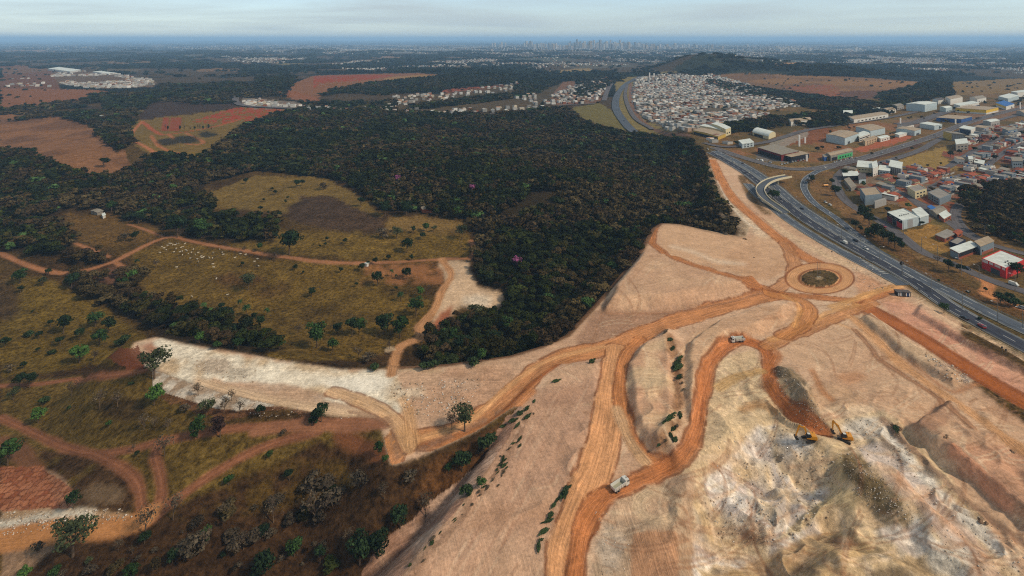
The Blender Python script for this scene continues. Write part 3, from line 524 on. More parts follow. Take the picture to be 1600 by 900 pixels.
sc_ = N(t, 'ShaderNodeVectorMath', {0: ca.outputs['Color'], 'Scale': f}, operation='SCALE'); t.links.new(sc_.outputs[0], b.inputs['Base Color'])
bh = mth(t, 'ADD', mth(t, 'MULTIPLY', r2.outputs[0], sp.outputs[1]), mth(t, 'MULTIPLY', t1.outputs[0], sp.outputs[2])); bh = mth(t, 'ADD', bh, mth(t, 'MULTIPLY', g1.outputs[0], sp.outputs[0]))
bp = N(t, 'ShaderNodeBump', {'Height': bh, 'Strength': .5, 'Distance': 1.8}); t.links.new(bp.outputs[0], b.inputs['Normal']); b.inputs['Roughness'].default_value = .95
def set_attr(me, name, ty, data, dom='POINT'):
    a = me.attributes.new(name, ty, dom)
    if ty == 'FLOAT_COLOR': a.data.foreach_set('color', np.concatenate([data, np.ones((len(data), 1))], 1).astype(np.float32).ravel())
    else: a.data.foreach_set('vector', data.astype(np.float32).ravel())
def mesh_np(name, V, Q, k=4):
    me = bpy.data.meshes.new(name); me.vertices.add(len(V)); me.vertices.foreach_set('co', V.astype(np.float32).ravel())
    nf = len(Q); me.loops.add(nf * k); me.loops.foreach_set('vertex_index', Q.astype(np.int32).ravel())
    me.polygons.add(nf); me.polygons.foreach_set('loop_start', np.arange(nf, dtype=np.int32) * k)
    try: me.polygons.foreach_set('loop_total', np.full(nf, k, np.int32))
    except Exception: pass
    me.update(calc_edges=True); return me
idx = np.arange(nR * nC).reshape(nR, nC)
Q = np.stack([idx[:-1, :-1], idx[:-1, 1:], idx[1:, 1:], idx[1:, :-1]], -1).reshape(-1, 4)
V = np.stack([fX, fY, GZ.ravel()], 1)
gm = mesh_np('ground', V, Q); gm.polygons.foreach_set('use_smooth', np.ones(len(Q), bool))
set_attr(gm, 'Col', 'FLOAT_COLOR', COL); set_attr(gm, 'Mixw', 'FLOAT_COLOR', MIX); set_attr(gm, 'Trk', 'FLOAT_VECTOR', np.concatenate([TRK, np.zeros((len(TRK), 1))], 1))
gm.materials.append(mg); ground = bpy.data.objects.new('ground', gm); sc.collection.objects.link(ground); ground['kind'] = 'structure'
# ------------------------------------------------------------------ haze: the air between here and the far city
def link(o, parent=None):
    sc.collection.objects.link(o)
    if parent is not None: o.parent = parent
    return o
hm = bpy.data.materials.new('haze'); hm.use_nodes = True; t = hm.node_tree; t.nodes.clear()
ho = t.nodes.new('ShaderNodeOutputMaterial'); hp = t.nodes.new('ShaderNodeVolumePrincipled')
hp.inputs['Color'].default_value = (.50, .77, 1.0, 1); hp.inputs['Density'].default_value = 6.6e-5; hp.inputs['Anisotropy'].default_value = .0
t.links.new(hp.outputs[0], ho.inputs['Volume'])
def box_np(x0, x1, y0, y1, z0, z1):
    V = np.array([(x, y, z) for z in (z0, z1) for y in (y0, y1) for x in (x0, x1)], float)
    Fq = [(0, 2, 3, 1), (4, 5, 7, 6), (0, 1, 5, 4), (2, 6, 7, 3), (0, 4, 6, 2), (1, 3, 7, 5)]
    return V, Fq
zmin, zmax = float(V[:, 2].min()), max(float(V[:, 2].max()), 330.)
hv, hf = box_np(V[:, 0].min() - 50, V[:, 0].max() + 50, -60, V[:, 1].max() + 50, zmin - 1, zmax + 12)
me = bpy.data.meshes.new('haze'); me.from_pydata(hv.tolist(), [], hf); me.materials.append(hm)
haze = link(bpy.data.objects.new('haze', me)); haze['kind'] = 'stuff'
# ------------------------------------------------------------------ tagging
def tag(o, label=None, cat=None, group=None, kind=None):
    if label: o['label'] = label
    if cat: o['category'] = cat
    if group: o['group'] = group
    if kind: o['kind'] = kind
    return o
def thing(name, label, cat, loc=(0, 0, 0), rz=0., group=None):
    o = bpy.data.objects.new(name, None); o.empty_display_size = 2; link(o); o.location = loc; o.rotation_euler = (0, 0, rz)
    return tag(o, label, cat, group)
def copy_tree(o, parent=None):
    c = o.copy(); link(c); c.parent = parent
    for ch in KIDS.get(o.name, []): 
        d = copy_tree(ch, c)
    return c
KIDS = {}
class MB:
    def __init__(s): s.v = []; s.f = []
    def add(s, V, Fq): n = len(s.v); s.v += [tuple(v) for v in V]; s.f += [tuple(i + n for i in f) for f in Fq]; return s
    def box(s, x0, x1, y0, y1, z0, z1): V, Fq = box_np(x0, x1, y0, y1, z0, z1); return s.add(V, Fq)
    def hexa(s, B, T):      # any eight corners: four below, four above, both anticlockwise
        return s.add(list(B) + list(T), [(3, 2, 1, 0), (4, 5, 6, 7), (0, 1, 5, 4), (1, 2, 6, 5), (2, 3, 7, 6), (3, 0, 4, 7)])
    def tube(s, P, rr, n=6, cap=True):
        P = [Vector(p) for p in P]; rr = rr if hasattr(rr, '__len__') else [rr] * len(P); V = []; Fq = []
        for i, p in enumerate(P):
            d = (P[min(i + 1, len(P) - 1)] - P[max(i - 1, 0)]).normalized(); a = d.orthogonal().normalized() if abs(d.z) > .95 else d.cross(Vector((0, 0, 1))).normalized(); b_ = d.cross(a)
            V += [tuple(p + rr[i] * (math.cos(6.2832 * k / n) * a + math.sin(6.2832 * k / n) * b_)) for k in range(n)]
        for i in range(len(P) - 1):
            for k in range(n): Fq.append((i * n + k, i * n + (k + 1) % n, (i + 1) * n + (k + 1) % n, (i + 1) * n + k))
        if cap: Fq += [tuple(range(n - 1, -1, -1)), tuple((len(P) - 1) * n + k for k in range(n))]
        return s.add(V, Fq)
    def build(s, name, mat, parent=None, smooth_=False):
        me = bpy.data.meshes.new(name); me.from_pydata(s.v, [], s.f); me.materials.append(mat)
        if smooth_:
            for p in me.polygons: p.use_smooth = True
        o = link(bpy.data.objects.new(name, me), parent)
        if parent is not None: KIDS.setdefault(parent.name, []).append(o)
        return o
def surf(name, col, rough=.8, var=.15, scale=1.5, metal=0, raw=False, spec=.3):
    m, t, b = new_mat(name); c = np.asarray(col, float) if raw else C(*col)
    oc = N(t, 'ShaderNodeTexCoord').outputs['Object']
    n = N(t, 'ShaderNodeTexNoise', {'Vector': oc, 'Scale': scale, 'Detail': 6, 'Roughness': .7})
    v = N(t, 'ShaderNodeVectorMath', {0: tuple(c), 'Scale': rng_map(t, n.outputs[0], 1 - var, 1 + var)}, operation='SCALE')
    t.links.new(v.outputs[0], b.inputs['Base Color']); b.inputs['Roughness'].default_value = rough; b.inputs['Metallic'].default_value = metal; b.inputs['Specular IOR Level'].default_value = spec
    return m
def attr_mat(name, var=.3, scale=.6, rough=.85):
    m, t, b = new_mat(name); ca = N(t, 'ShaderNodeAttribute', attribute_name='Col'); oc = N(t, 'ShaderNodeTexCoord').outputs['Object']
    n = N(t, 'ShaderNodeTexNoise', {'Vector': oc, 'Scale': scale, 'Detail': 3})
    v = N(t, 'ShaderNodeVectorMath', {0: ca.outputs['Color'], 'Scale': rng_map(t, n.outputs[0], 1 - var, 1 + var)}, operation='SCALE')
    t.links.new(v.outputs[0], b.inputs['Base Color']); b.inputs['Roughness'].default_value = rough; return m
# ------------------------------------------------------------------ tree shapes
def crown_arr(seed, nq, R_=1.0, H_=1.0, lumps=9, size=.16, thin=1.0, core=True):
    """leaf clumps on the surface of a few lumps, in a unit crown; a dark open core; per-face tone"""
    r = np.random.default_rng(seed); cs = []
    for i in range(lumps):
        a = r.uniform(0, 6.28); q = r.uniform(.15, .62) ** .8; h = r.uniform(-.5, .62)
        cs.append((math.cos(a) * q * R_, math.sin(a) * q * R_, h * H_ * .8, r.uniform(.30, .50)))
    cs.append((0, 0, .45 * H_, .42)); cs = np.array(cs)
    k = r.integers(0, len(cs), nq); d = r.normal(size=(nq, 3)); d[:, 2] = d[:, 2] * .8 + .25; d /= np.linalg.norm(d, axis=1)[:, None]
    P = cs[k, :3] + d * cs[k, 3:4] * r.uniform(.72, 1.05, (nq, 1)) * np.array([R_, R_, H_ * .8])
    nrm = d + r.normal(size=(nq, 3)) * .45; nrm /= np.linalg.norm(nrm, axis=1)[:, None]
    a = np.cross(nrm, r.normal(size=(nq, 3))); a /= np.linalg.norm(a, axis=1)[:, None]; b_ = np.cross(nrm, a)
    s = size * r.uniform(.6, 1.3, (nq, 1)) * thin; e = s * r.uniform(.55, 1.0, (nq, 1))
    Vq = np.stack([P - a * s - b_ * e * .6, P + a * s * .7 - b_ * e, P + a * s + b_ * e * .7, P - a * s * .6 + b_ * e], 1).reshape(-1, 3)
    tone = np.repeat(r.uniform(.72, 1.3, nq) * (.9 + .35 * r.random(len(cs)))[k], 4)
    Fq = np.arange(nq * 4).reshape(-1, 4)
    if core:      # inner foliage: small rough lumps so that the crown is not see-through everywhere
        ico = [(0, 0, 1), (.9, 0, .3), (.28, .85, .3), (-.72, .52, .3), (-.72, -.52, .3), (.28, -.85, .3), (0, 0, -.8)]
        cq = [(0, 1, 2, 2), (0, 2, 3, 3), (0, 3, 4, 4), (0, 4, 5, 5), (0, 5, 1, 1), (6, 2, 1, 1), (6, 3, 2, 2), (6, 4, 3, 3), (6, 5, 4, 4), (6, 1, 5, 5)]
        for c in cs[:6] if nq > 60 else cs[-1:]:
            rr = c[3] * (.62 if nq > 60 else 1.3); n0 = len(Vq)
            Vq = np.concatenate([Vq, np.array(ico) * rr * np.array([R_, R_, H_ * .8]) * r.uniform(.8, 1.15, (7, 1)) + c[:3] * (1 if nq > 60 else .3)])
            Fc = np.array(cq); Fc[:, 3] = Fc[:, 2]; tone = np.concatenate([tone, np.full(7, .7)])
            Fq = np.concatenate([Fq, Fc + n0])
    return Vq, Fq, tone
def clean_quads(Fq):
    return [tuple(dict.fromkeys(f)) for f in Fq.tolist()]
def twigs_arr(seed, depth=4, spread=.62, n=4, r0=.035, upness=.35):
    """a leafless crown: forking limbs from the foot of the trunk, unit height"""
    r = random.Random(seed); segs = []
    def go(p, d, l, rad, k):
        q = p + d * l; segs.append((p, q, rad, rad * .66))
        if k == 0: return
        for i in range(n if k < depth else n + 1):
            dd = (d + Vector((r.uniform(-1, 1), r.uniform(-1, 1), r.uniform(-.35, .8) * upness + .1)) * spread * 1.25).normalized()
            go(p + d * l * r.uniform(.6, 1), dd, l * r.uniform(.52, .78), rad * .58, k - 1)
    go(Vector((0, 0, 0)), Vector((r.uniform(-.08, .08), r.uniform(-.08, .08), 1)).normalized(), .34, r0, depth)
    return segs
def segs_mesh(segs, mb, sides=3):
    for p, q, a, b_ in segs: mb.tube([p, q], [a, b_], sides, cap=False)
    return mb
def trunk_mb(seed, h=1.0, r0=.05, limbs=5, reach=.45):
    r = random.Random(seed); mb = MB(); top = Vector((r.uniform(-.05, .05), r.uniform(-.05, .05), h * .62))
    mb.tube([(0, 0, -.06), (0, 0, h * .25), top], [r0, r0 * .75, r0 * .4], 6)
    for i in range(limbs):
        a = 6.28 * i / limbs + r.uniform(-.4, .4); z = h * r.uniform(.28, .52); q = Vector((math.cos(a) * reach * r.uniform(.6, 1), math.sin(a) * reach * r.uniform(.6, 1), h * r.uniform(.66, .9)))
        m_ = Vector((q.x * .45, q.y * .45, z + (q.z - z) * .6)); mb.tube([(0, 0, z), m_, q], [r0 * .45, r0 * .3, r0 * .12], 4)
    return mb
# ------------------------------------------------------------------ forest regions, as outlines on the ground
def wp(P): return [up(*p)[:2] for p in P]
def classify(x, y, z):
    px, py = proj(x, y, z); k = np.zeros(len(x), int)
    for i, P in enumerate(FO): k[inpoly(px, py, P)] = 2
    k[inpoly(px, py, F1) & ~inpoly(px, py, F1H)] = 1
    k[inpoly(px, py, BOT[0])] = 3
    return k, px, py
PTS = []
bands = [(118, 420, 6.0), (420, 700, 6.8), (700, 1150, 9), (1150, 2000, 13), (2000, 3600, 22), (3600, 7200, 44)]
for bi, (y0, y1, s) in enumerate(bands):
    nx = int(2 * 1.25 * y1 / s); ny = int((y1 - y0) / s)
    gx, gy = np.meshgrid(np.arange(nx) - nx / 2, np.arange(ny)); x = gx.ravel() * s + (gy.ravel() % 2) * s / 2; y = y0 + gy.ravel() * s
    x = x + rng.uniform(-.42, .42, len(x)) * s; y = y + rng.uniform(-.42, .42, len(y)) * s
    m = np.abs(x) < 1.12 * y + 20; x, y = x[m], y[m]
    z = np.interp(0, [0], [0]) + height(x, y); k, px, py = classify(x, y, z); sdp = plat_sd(x, y)
    right = (px > 1500) & (k == 2) | (px > 1060) & (py < 250) | (px > 1320) & (py < 300)
    if y0 >= 1150:   # far woods follow the same patchwork as the ground colour
        nn = fbm(x / 400, y / 400, 57, 5) + .18 * (fbm(x / 45, y / 45, 51, 5) - .5)
        wild = (nn > .53) & (rng.uniform(0, 1, len(x)) < (.75 if y0 < 3600 else .5)) | (rng.uniform(0, 1, len(x)) < .015)
        for P in ([(895,160),(985,120),(1170,110),(1470,122),(1470,160),(1390,172),(1250,160),(1240,160),(1250,172),(1190,190),(1080,215),(985,212),(900,192)], [(240,165),(480,160),(475,200),(380,230),(205,235),(205,190)], [(1485,118),(1700,118),(1700,150),(1480,152)], [(300,120),(420,120),(420,137)], [(75,108),(250,120),(250,140),(0,172),(0,104)], [(450,115),(720,112),(690,125),(500,158),(450,160)], [(620,145),(900,125),(900,160),(620,182)], [(1160,152),(1620,120),(1620,240),(1160,240)]):
            wild &= ~inpoly(px, py, P)
        k = np.where((k == 0) & wild, 4, k); fld = inpoly(px, py, [(1095,122),(1440,124),(1470,150),(1420,165),(1250,160),(1100,128)]) | inpoly(px, py, [(1490,124),(1700,124),(1700,150),(1482,152)]) | inpoly(px, py, [(0,100),(90,105),(60,170),(0,170)]) | inpoly(px, py, [(205,190),(470,172),(300,250)])
        k = np.where((k == 0) & fld & (rng.random(len(x)) < .035), 5, k)
    towny = inpoly(px, py, [(990,118),(1110,117),(1250,160),(1190,188),(1095,207),(1010,190)]) | inpoly(px, py, [(862,150),(945,118),(950,130),(936,162),(875,163)]) | inpoly(px, py, [(1330,255),(1480,262),(1520,225),(1620,200),(1620,290),(1500,300),(1440,300),(1340,300)]) | inpoly(px, py, [(1290,205),(1600,150),(1620,165),(1420,215),(1300,235)])
    k = np.where((k == 0) & towny & (rng.random(len(x)) < (.05 if bi < 3 else .16)), 5, k)
    right = right | (k == 5); ok = (k > 0) & ((sdp > 5) | right) & ~((k == 3) & (sdp < 20))
    fx, fy, fz, fk = x[ok], y[ok], z[ok], k[ok]
    if bi == 0: fz = fz
    PTS.append((bi, fx, fy, fz, fk, sdp[ok]))
PAL = .46 * np.array([1.2, .98, .5]) * np.array([(.026,.038,.014),(.044,.062,.020),(.060,.060,.026),(.085,.066,.040),(.075,.055,.044),(.030,.046,.020),(.06,.085,.025),(.105,.086,.060)])
LODN = [(520, .105), (110, .25), (44, .36), (20, .5), (9, .75), (6, .95)]
protos = {bi: [crown_arr(100 + 10 * bi + j, LODN[bi][0], 1, 1, 7 if bi < 3 else 4, LODN[bi][1]) for j in range(6 if bi < 3 else 3)] for bi in range(6)}
forest_mat = attr_mat('forest_leaves', .25, .5)
INDIV = []; print([(b_[0], len(b_[1])) for b_ in PTS])
INDIV = []      # forest trees standing nearest, built one by one below
FV, FQ, FC = {}, {}, {}
for bi, x, y, z, k, sdp in PTS:
    n = len(x); h = {0: 9, 1: 9, 2: 10, 3: 11, 4: 14, 5: 16}[bi] * rng.uniform(.62, 1.25, n); s = {0: 4.8, 1: 5.2, 2: 6.5, 3: 8.8, 4: 15, 5: 27}[bi] * rng.choice([.55, .8, 1., 1.15, 1.5], n) * rng.uniform(.88, 1.12, n)
    tone = fbm(x / 60, y / 60, 71, 3); pi = (np.clip((tone - .5) * 1.9 + .55 + rng.normal(0, .2, n), 0, .999) * len(PAL)).astype(int)
    col = PAL[np.array([0, 5, 1, 2, 5, 3, 4, 7])[pi]] * rng.uniform(.68, 1.35, (n, 1)) * (.7 + .65 * fbm(x / 35, y / 35, 75, 3))[:, None]; br = rng.random(n) < .014; col[br] = np.array([.05, .085, .022]) * rng.uniform(.8, 1.3, (br.sum(), 1))
    sm_ = np.where(k == 5, .5, np.where(k == 3, .55, 1.)); s = s * sm_; h = h * np.where(k == 5, .6, np.where(k == 3, .5, 1.)); col = np.where((k == 3)[:, None] & (rng.random(n) < .6)[:, None], np.array([.052, .036, .020]) * rng.uniform(.6, 1.3, (n, 1)), col)
    farw = np.clip((y - 1000) / 1500, 0, 1)[:, None]; col = col * (1 - farw) + np.array([.013, .019, .010]) * rng.uniform(.8, 1.2, (n, 1)) * farw
    take = np.zeros(n, bool)
    if bi == 0:
        px, py = proj(x, y, z); take = (k == 3) & (rng.random(n) < .5)
        keep = k != 9
        for i in np.nonzero(take)[0]: INDIV.append((x[i], y[i], z[i], h[i], k[i]))
    thin_ = (k == 2) & (bi <= 1) & (rng.random(n) < .28)
    use = ~take & ~thin_ if bi else ~take & keep & ~thin_
    pk = rng.integers(0, len(protos[bi]), n); rz = rng.uniform(0, 6.28, n)
    lay = 'far' if bi >= 3 else 'near'
    for j, (Vp, Fp, Tp) in enumerate(protos[bi]):
        ii = np.nonzero(use & (pk == j))[0]
        if not len(ii): continue
        c, s_ = np.cos(rz[ii])[:, None], np.sin(rz[ii])[:, None]
        vx = (Vp[None, :, 0] * c - Vp[None, :, 1] * s_) * s[ii][:, None] + x[ii][:, None]; vy = (Vp[None, :, 0] * s_ + Vp[None, :, 1] * c) * s[ii][:, None] + y[ii][:, None]
        hh = np.minimum(h, s * 1.7)[ii][:, None] * .5; vz = Vp[None, :, 2] * hh * .95 + z[ii][:, None] + (h[ii][:, None] - hh) * (1 if bi < 3 else .5)
        VV = np.stack([vx, vy, vz], -1).reshape(-1, 3); CC = (col[ii][:, None, :] * Tp[None, :, None]).reshape(-1, 3)
        off = sum(len(q) for q in FV.get(lay, [])); FQ.setdefault(lay, []).append((Fp[None] + (np.arange(len(ii)) * len(Vp))[:, None, None]).reshape(-1, 4) + off)
        FV.setdefault(lay, []).append(VV); FC.setdefault(lay, []).append(CC)
def quad_tri_mesh(name, Vv, Qq, Cc, mat):
    tri = Qq[:, 2] == Qq[:, 3]; me = bpy.data.meshes.new(name); me.vertices.add(len(Vv)); me.vertices.foreach_set('co', Vv.astype(np.float32).ravel())
    q4 = Qq[~tri]; q3 = Qq[tri][:, :3]; loops = np.concatenate([q4.ravel(), q3.ravel()]).astype(np.int32)
    me.loops.add(len(loops)); me.loops.foreach_set('vertex_index', loops); me.polygons.add(len(q4) + len(q3))
    me.polygons.foreach_set('loop_start', np.concatenate([np.arange(len(q4)) * 4, len(q4) * 4 + np.arange(len(q3)) * 3]).astype(np.int32)); me.update(calc_edges=True)
    set_attr(me, 'Col', 'FLOAT_COLOR', Cc); me.materials.append(mat); return me
for lay, nm, lab in (('near', 'forest', 'dense dark forest with brown and green crowns covering the valley'), ('far', 'distant_woods', 'bluish far-off woods scattered over the rolling country')):
    o = link(bpy.data.objects.new(nm, quad_tri_mesh(nm, np.concatenate(FV[lay]), np.concatenate(FQ[lay]), np.concatenate(FC[lay]), forest_mat))); tag(o, lab, 'forest', kind='stuff')
    print(nm, len(o.data.polygons))
print('individual forest trees', len(INDIV))
# ------------------------------------------------------------------ roads
def road_mat(name, col, seam=.5):
    m, t, b = new_mat(name); oc = N(t, 'ShaderNodeTexCoord').outputs['Object']
    n = N(t, 'ShaderNodeTexNoise', {'Vector': oc, 'Scale': .09, 'Detail': 8, 'Roughness': .65}); uv = N(t, 'ShaderNodeAttribute', attribute_name='Trk')
    mp_ = N(t, 'ShaderNodeMapping', {'Vector': uv.outputs['Vector'], 'Scale': (.02, .9, 1)}); n2_ = N(t, 'ShaderNodeTexNoise', {'Vector': mp_.outputs[0], 'Scale': 1., 'Detail': 4})
    f_ = mth(t, 'MULTIPLY', rng_map(t, n.outputs[0], .8, 1.2), rng_map(t, n2_.outputs[0], .75, 1.25, .35, .65))
    v = N(t, 'ShaderNodeVectorMath', {0: tuple(C(*col)), 'Scale': f_}, operation='SCALE'); t.links.new(v.outputs[0], b.inputs['Base Color']); b.inputs['Roughness'].default_value = .85; return m
M = {}
M['asphalt'] = road_mat('asphalt', (84, 92, 104)); M['asphalt_dark'] = road_mat('dark_asphalt', (62, 66, 78)); M['street'] = road_mat('street_asphalt', (96, 94, 98)); M['shoulder'] = road_mat('road_shoulder', (112, 116, 118))
M['paint'] = surf('road_paint', (205, 208, 205), .7, .12); M['concrete'] = surf('concrete', (186, 178, 160), .85, .15, .3)
def resample(P, step):
    P = np.array(P, float); d = np.r_[0, np.cumsum(np.hypot(*np.diff(P, axis=0).T))]; n = max(2, int(d[-1] / step) + 1); s = np.linspace(0, d[-1], n)
    return np.stack([np.interp(s, d, P[:, 0]), np.interp(s, d, P[:, 1])], 1), s
def line_world(px, step=6, sm=5): return resample(ups(smooth(px, sm)), step)
def normals(W_):
    t = np.gradient(W_, axis=0); t /= np.linalg.norm(t, axis=1)[:, None] + 1e-9; return np.stack([-t[:, 1], t[:, 0]], 1)
def strip(name, W_, s, off0, off1, lift, mat, zfun=None, parent=None, cols=4, kind='structure'):
    nn = normals(W_); offs = np.linspace(off0, off1, cols); X = W_[:, None, 0] + nn[:, None, 0] * offs; Y = W_[:, None, 1] + nn[:, None, 1] * offs
    Z = (height(X.ravel(), Y.ravel()).reshape(X.shape) if zfun is None else np.repeat(zfun(s)[:, None], cols, 1)) + lift
    Z = np.repeat(Z.mean(1)[:, None], cols, 1) * .6 + Z * .4 if zfun is None else Z
    n, c = X.shape; ix = np.arange(n * c).reshape(n, c); Qd = np.stack([ix[:-1, 1:], ix[:-1, :-1], ix[1:, :-1], ix[1:, 1:]], -1).reshape(-1, 4)
    me = mesh_np(name, np.stack([X, Y, Z], -1).reshape(-1, 3), Qd); me.materials.append(mat); set_attr(me, 'Trk', 'FLOAT_VECTOR', np.stack([np.repeat(s[:, None], c, 1), np.repeat(offs[None], n, 0), 0 * X], -1).reshape(-1, 3))
    o = link(bpy.data.objects.new(name, me), parent)
    if kind: o['kind'] = kind
    return o
def dash(mb, W_, s, off, w, l0, gap, lift, zf=None):
    nn = normals(W_); st = s[0]
    while st < s[-1] - l0:
        ks = np.linspace(st, st + l0, max(2, int(l0 / 6) + 1)); x = np.interp(ks, s, W_[:, 0]); y = np.interp(ks, s, W_[:, 1]); nx = np.interp(ks, s, nn[:, 0]); ny = np.interp(ks, s, nn[:, 1])
        a = np.stack([x + nx * (off - w / 2), y + ny * (off - w / 2)], 1); b_ = np.stack([x + nx * (off + w / 2), y + ny * (off + w / 2)], 1)
        za = height(a[:, 0], a[:, 1]) + lift; 
        V_ = [(a[i, 0], a[i, 1], za[i]) for i in range(len(ks))] + [(b_[i, 0], b_[i, 1], za[i]) for i in range(len(ks))]; m = len(ks)
        mb.add(V_, [(i + 1, i, i + m, i + m + 1) for i in range(m - 1)]); st += l0 + gap
marks = MB()
ROADS = [  # name, pixels, half widths, material, lift, lane lines
 ('highway', [(1110,238),(1135,252),(1162,268),(1185,285),(1212,307),(1245,333),(1282,358),(1320,380),(1355,399),(1395,421),(1440,448),(1483,478),(1520,499),(1600,542),(1700,596)], 4.6, 'asphalt_dark', .30, 2),
 ('highway', [(1116,236),(1150,252),(1175,266),(1197,281),(1217,296),(1237,314),(1265,334),(1290,350),(1320,367),(1350,386),(1395,411),(1440,436),(1472,452),(1504,468),(1545,489),(1600,515),(1700,558)], 4.4, 'asphalt', .32, 2),
 ('highway', [(1168,287),(1184,305),(1205,322),(1232,343),(1270,368),(1310,391),(1350,412),(1385,431),(1412,446)], 3.4, 'asphalt', .22, 1),
 ('slip_road', [(1302,261),(1282,266),(1268,273),(1258,282),(1257,296),(1272,317),(1305,340),(1335,364),(1362,386),(1385,401)], 3.4, 'asphalt', .20, 1),
 ('highway', [(1020,113),(998,121),(978,132),(967,145),(962,158),(963,172),(972,187),(986,203),(1005,215)], 9, 'asphalt', 1.6, 2),
 ('highway', [(968,124),(955,132),(948,145),(944,158)], 7, 'street', 1.8, 0),
 ('road', [(980,133),(977,150),(983,170),(995,188),(1020,203)], 5, 'street', 1.8, 0),
 ('road', [(470,171),(430,169),(390,167),(372,163),(368,155),(376,147),(392,141),(410,139)], 8, 'street', 2.2, 0),
 ('road', [(640,180),(700,181),(780,178),(830,172),(880,165),(930,163)], 4.5, 'street', 1.8, 0),
 ('avenue', [(1116,231),(1150,243),(1190,255),(1230,264),(1270,264),(1300,259),(1350,247),(1403,231),(1459,213),(1506,194),(1562,177),(1640,160)], 6.5, 'street', .5, 1),
 ('avenue', [(1352,262),(1403,247),(1440,234),(1470,217),(1520,199),(1575,184),(1650,166)], 4.5, 'street', .6, 0),
 ('street', [(1318,266),(1308,278),(1309,295),(1322,314),(1345,330),(1375,346),(1405,366),(1440,393),(1475,407),(1500,417),(1530,431),(1565,444),(1620,462)], 4.2, 'street', .16, 0),
 ('street', [(1480,262),(1492,255),(1505,246),(1522,236),(1545,224),(1580,208),(1620,196)], 4, 'street', .35, 0), ('street', [(1340,272),(1385,262),(1430,262),(1462,267),(1482,261),(1500,246)], 3.6, 'street', .3, 0),
 ('street', [(1540,262),(1556,248),(1580,232),(1610,222)], 3.6, 'street', .35, 0),
 ('street', [(1425,311),(1440,323),(1460,336),(1487,350),(1510,366),(1540,380)], 3.8, 'street', .16, 0),
 ('street', [(1440,300),(1462,289),(1490,277),(1520,270)], 3.2, 'street', .25, 0), ('street', [(1384,288),(1400,297),(1425,311),(1450,322)], 3.2, 'street', .2, 0),
 ('street', [(1502,318),(1494,328),(1494,342),(1505,357),(1525,371),(1555,384),(1620,402)], 3.8, 'street', .18, 0),
 ('road', [(1100,224),(1135,230),(1190,224),(1220,216),(1260,204),(1310,196),(1400,182),(1460,168)], 5, 'street', .9, 0),
 ('street', [(1400,194),(1430,192),(1470,178),(1500,172)], 8, 'street', .9, 0)]
LINES = {}
for nm, P_, hw, mt, lift, lanes in ROADS:
    W_, s = line_world(P_, 5 if hw < 7 else 10); strip(nm, W_, s, -hw, hw, lift, M[mt]); LINES.setdefault(nm, []).append((W_, s, hw, lift))
    if lanes and P_[0][1] > 200:
        if nm == 'highway':
            strip('road_shoulder', W_, s, hw, hw + 1.6, lift - .06, M['shoulder']); strip('road_shoulder', W_, s, -hw - 1.4, -hw, lift - .06, M['shoulder'])
        dash(marks, W_, s, hw - .5, .22, 60, 0, lift + .03); dash(marks, W_, s, -hw + .5, .22, 60, 0, lift + .03)
        if lanes == 2: dash(marks, W_, s, 0, .24, 6, 8, lift + .03)
        elif nm != 'highway': dash(marks, W_, s, 0, .2, 5, 7, lift + .03)
def chev(P_, n, w):     # zebra hatching where two carriageways part
    W_, s = line_world(P_, 1); nn = normals(W_)
    for k in range(n):
        i = int(len(W_) * (k + .5) / n); ww = w * (1 - k / n * .7); p = W_[min(i, len(W_) - 1)]; q = nn[min(i, len(W_) - 1)]; tt = np.array([q[1], -q[0]])
        c = [p - q * ww, p - q * ww + tt * .5, p + q * ww + tt * 1.7, p + q * ww + tt * 1.2]; marks.add([(x_[0], x_[1], hz(*x_) + .36) for x_ in c], [(0, 1, 2, 3)])
chev([(1385,429),(1368,420),(1350,409)], 12, 1.8); chev([(1368,388),(1345,374),(1325,362)], 12, 1.4)
o = marks.build('road_markings', M['paint']); o['kind'] = 'structure'
M['rail'] = surf('guard_rail_steel', (150, 154, 158), .4, .1, metal=.5)
for k_, (W_, s, hw, lift) in enumerate(LINES['highway'][:2]):
    sg = -1 if k_ == 0 else 1; nn = normals(W_); m = slice(2, len(W_) - 2); X = W_[m, 0] + nn[m, 0] * sg * (hw + 2.0); Y = W_[m, 1] + nn[m, 1] * sg * (hw + 2.0); Z = height(X, Y); gb = MB(); n = len(X)
    gb.add([(x, y, z + .75) for x, y, z in zip(X, Y, Z)] + [(x, y, z + 1.05) for x, y, z in zip(X, Y, Z)] + [(x + .08, y + .08, z + .75) for x, y, z in zip(X, Y, Z)] + [(x + .08, y + .08, z + 1.05) for x, y, z in zip(X, Y, Z)], [(i, i + 1, n + i + 1, n + i) for i in range(n - 1)] + [(2 * n + i, 3 * n + i, 3 * n + i + 1, 2 * n + i + 1) for i in range(n - 1)] + [(n + i, n + i + 1, 3 * n + i + 1, 3 * n + i) for i in range(n - 1)] + [(i, 2 * n + i, 2 * n + i + 1, i + 1) for i in range(n - 1)])
    T = thing('guard_rail', ('steel guard rail on the near edge of the highway', 'steel guard rail on the far edge of the highway')[k_], 'guard rail', (0, 0, 0)); gb.build('rail', M['rail'], T); pb = MB()
    for x, y, z in list(zip(X, Y, Z))[::1]: pb.box(x - .06, x + .06, y - .06, y + .06, z - .5, z + .9)
    o = pb.build('post', M['rail'], T); o['kind'] = 'stuff'
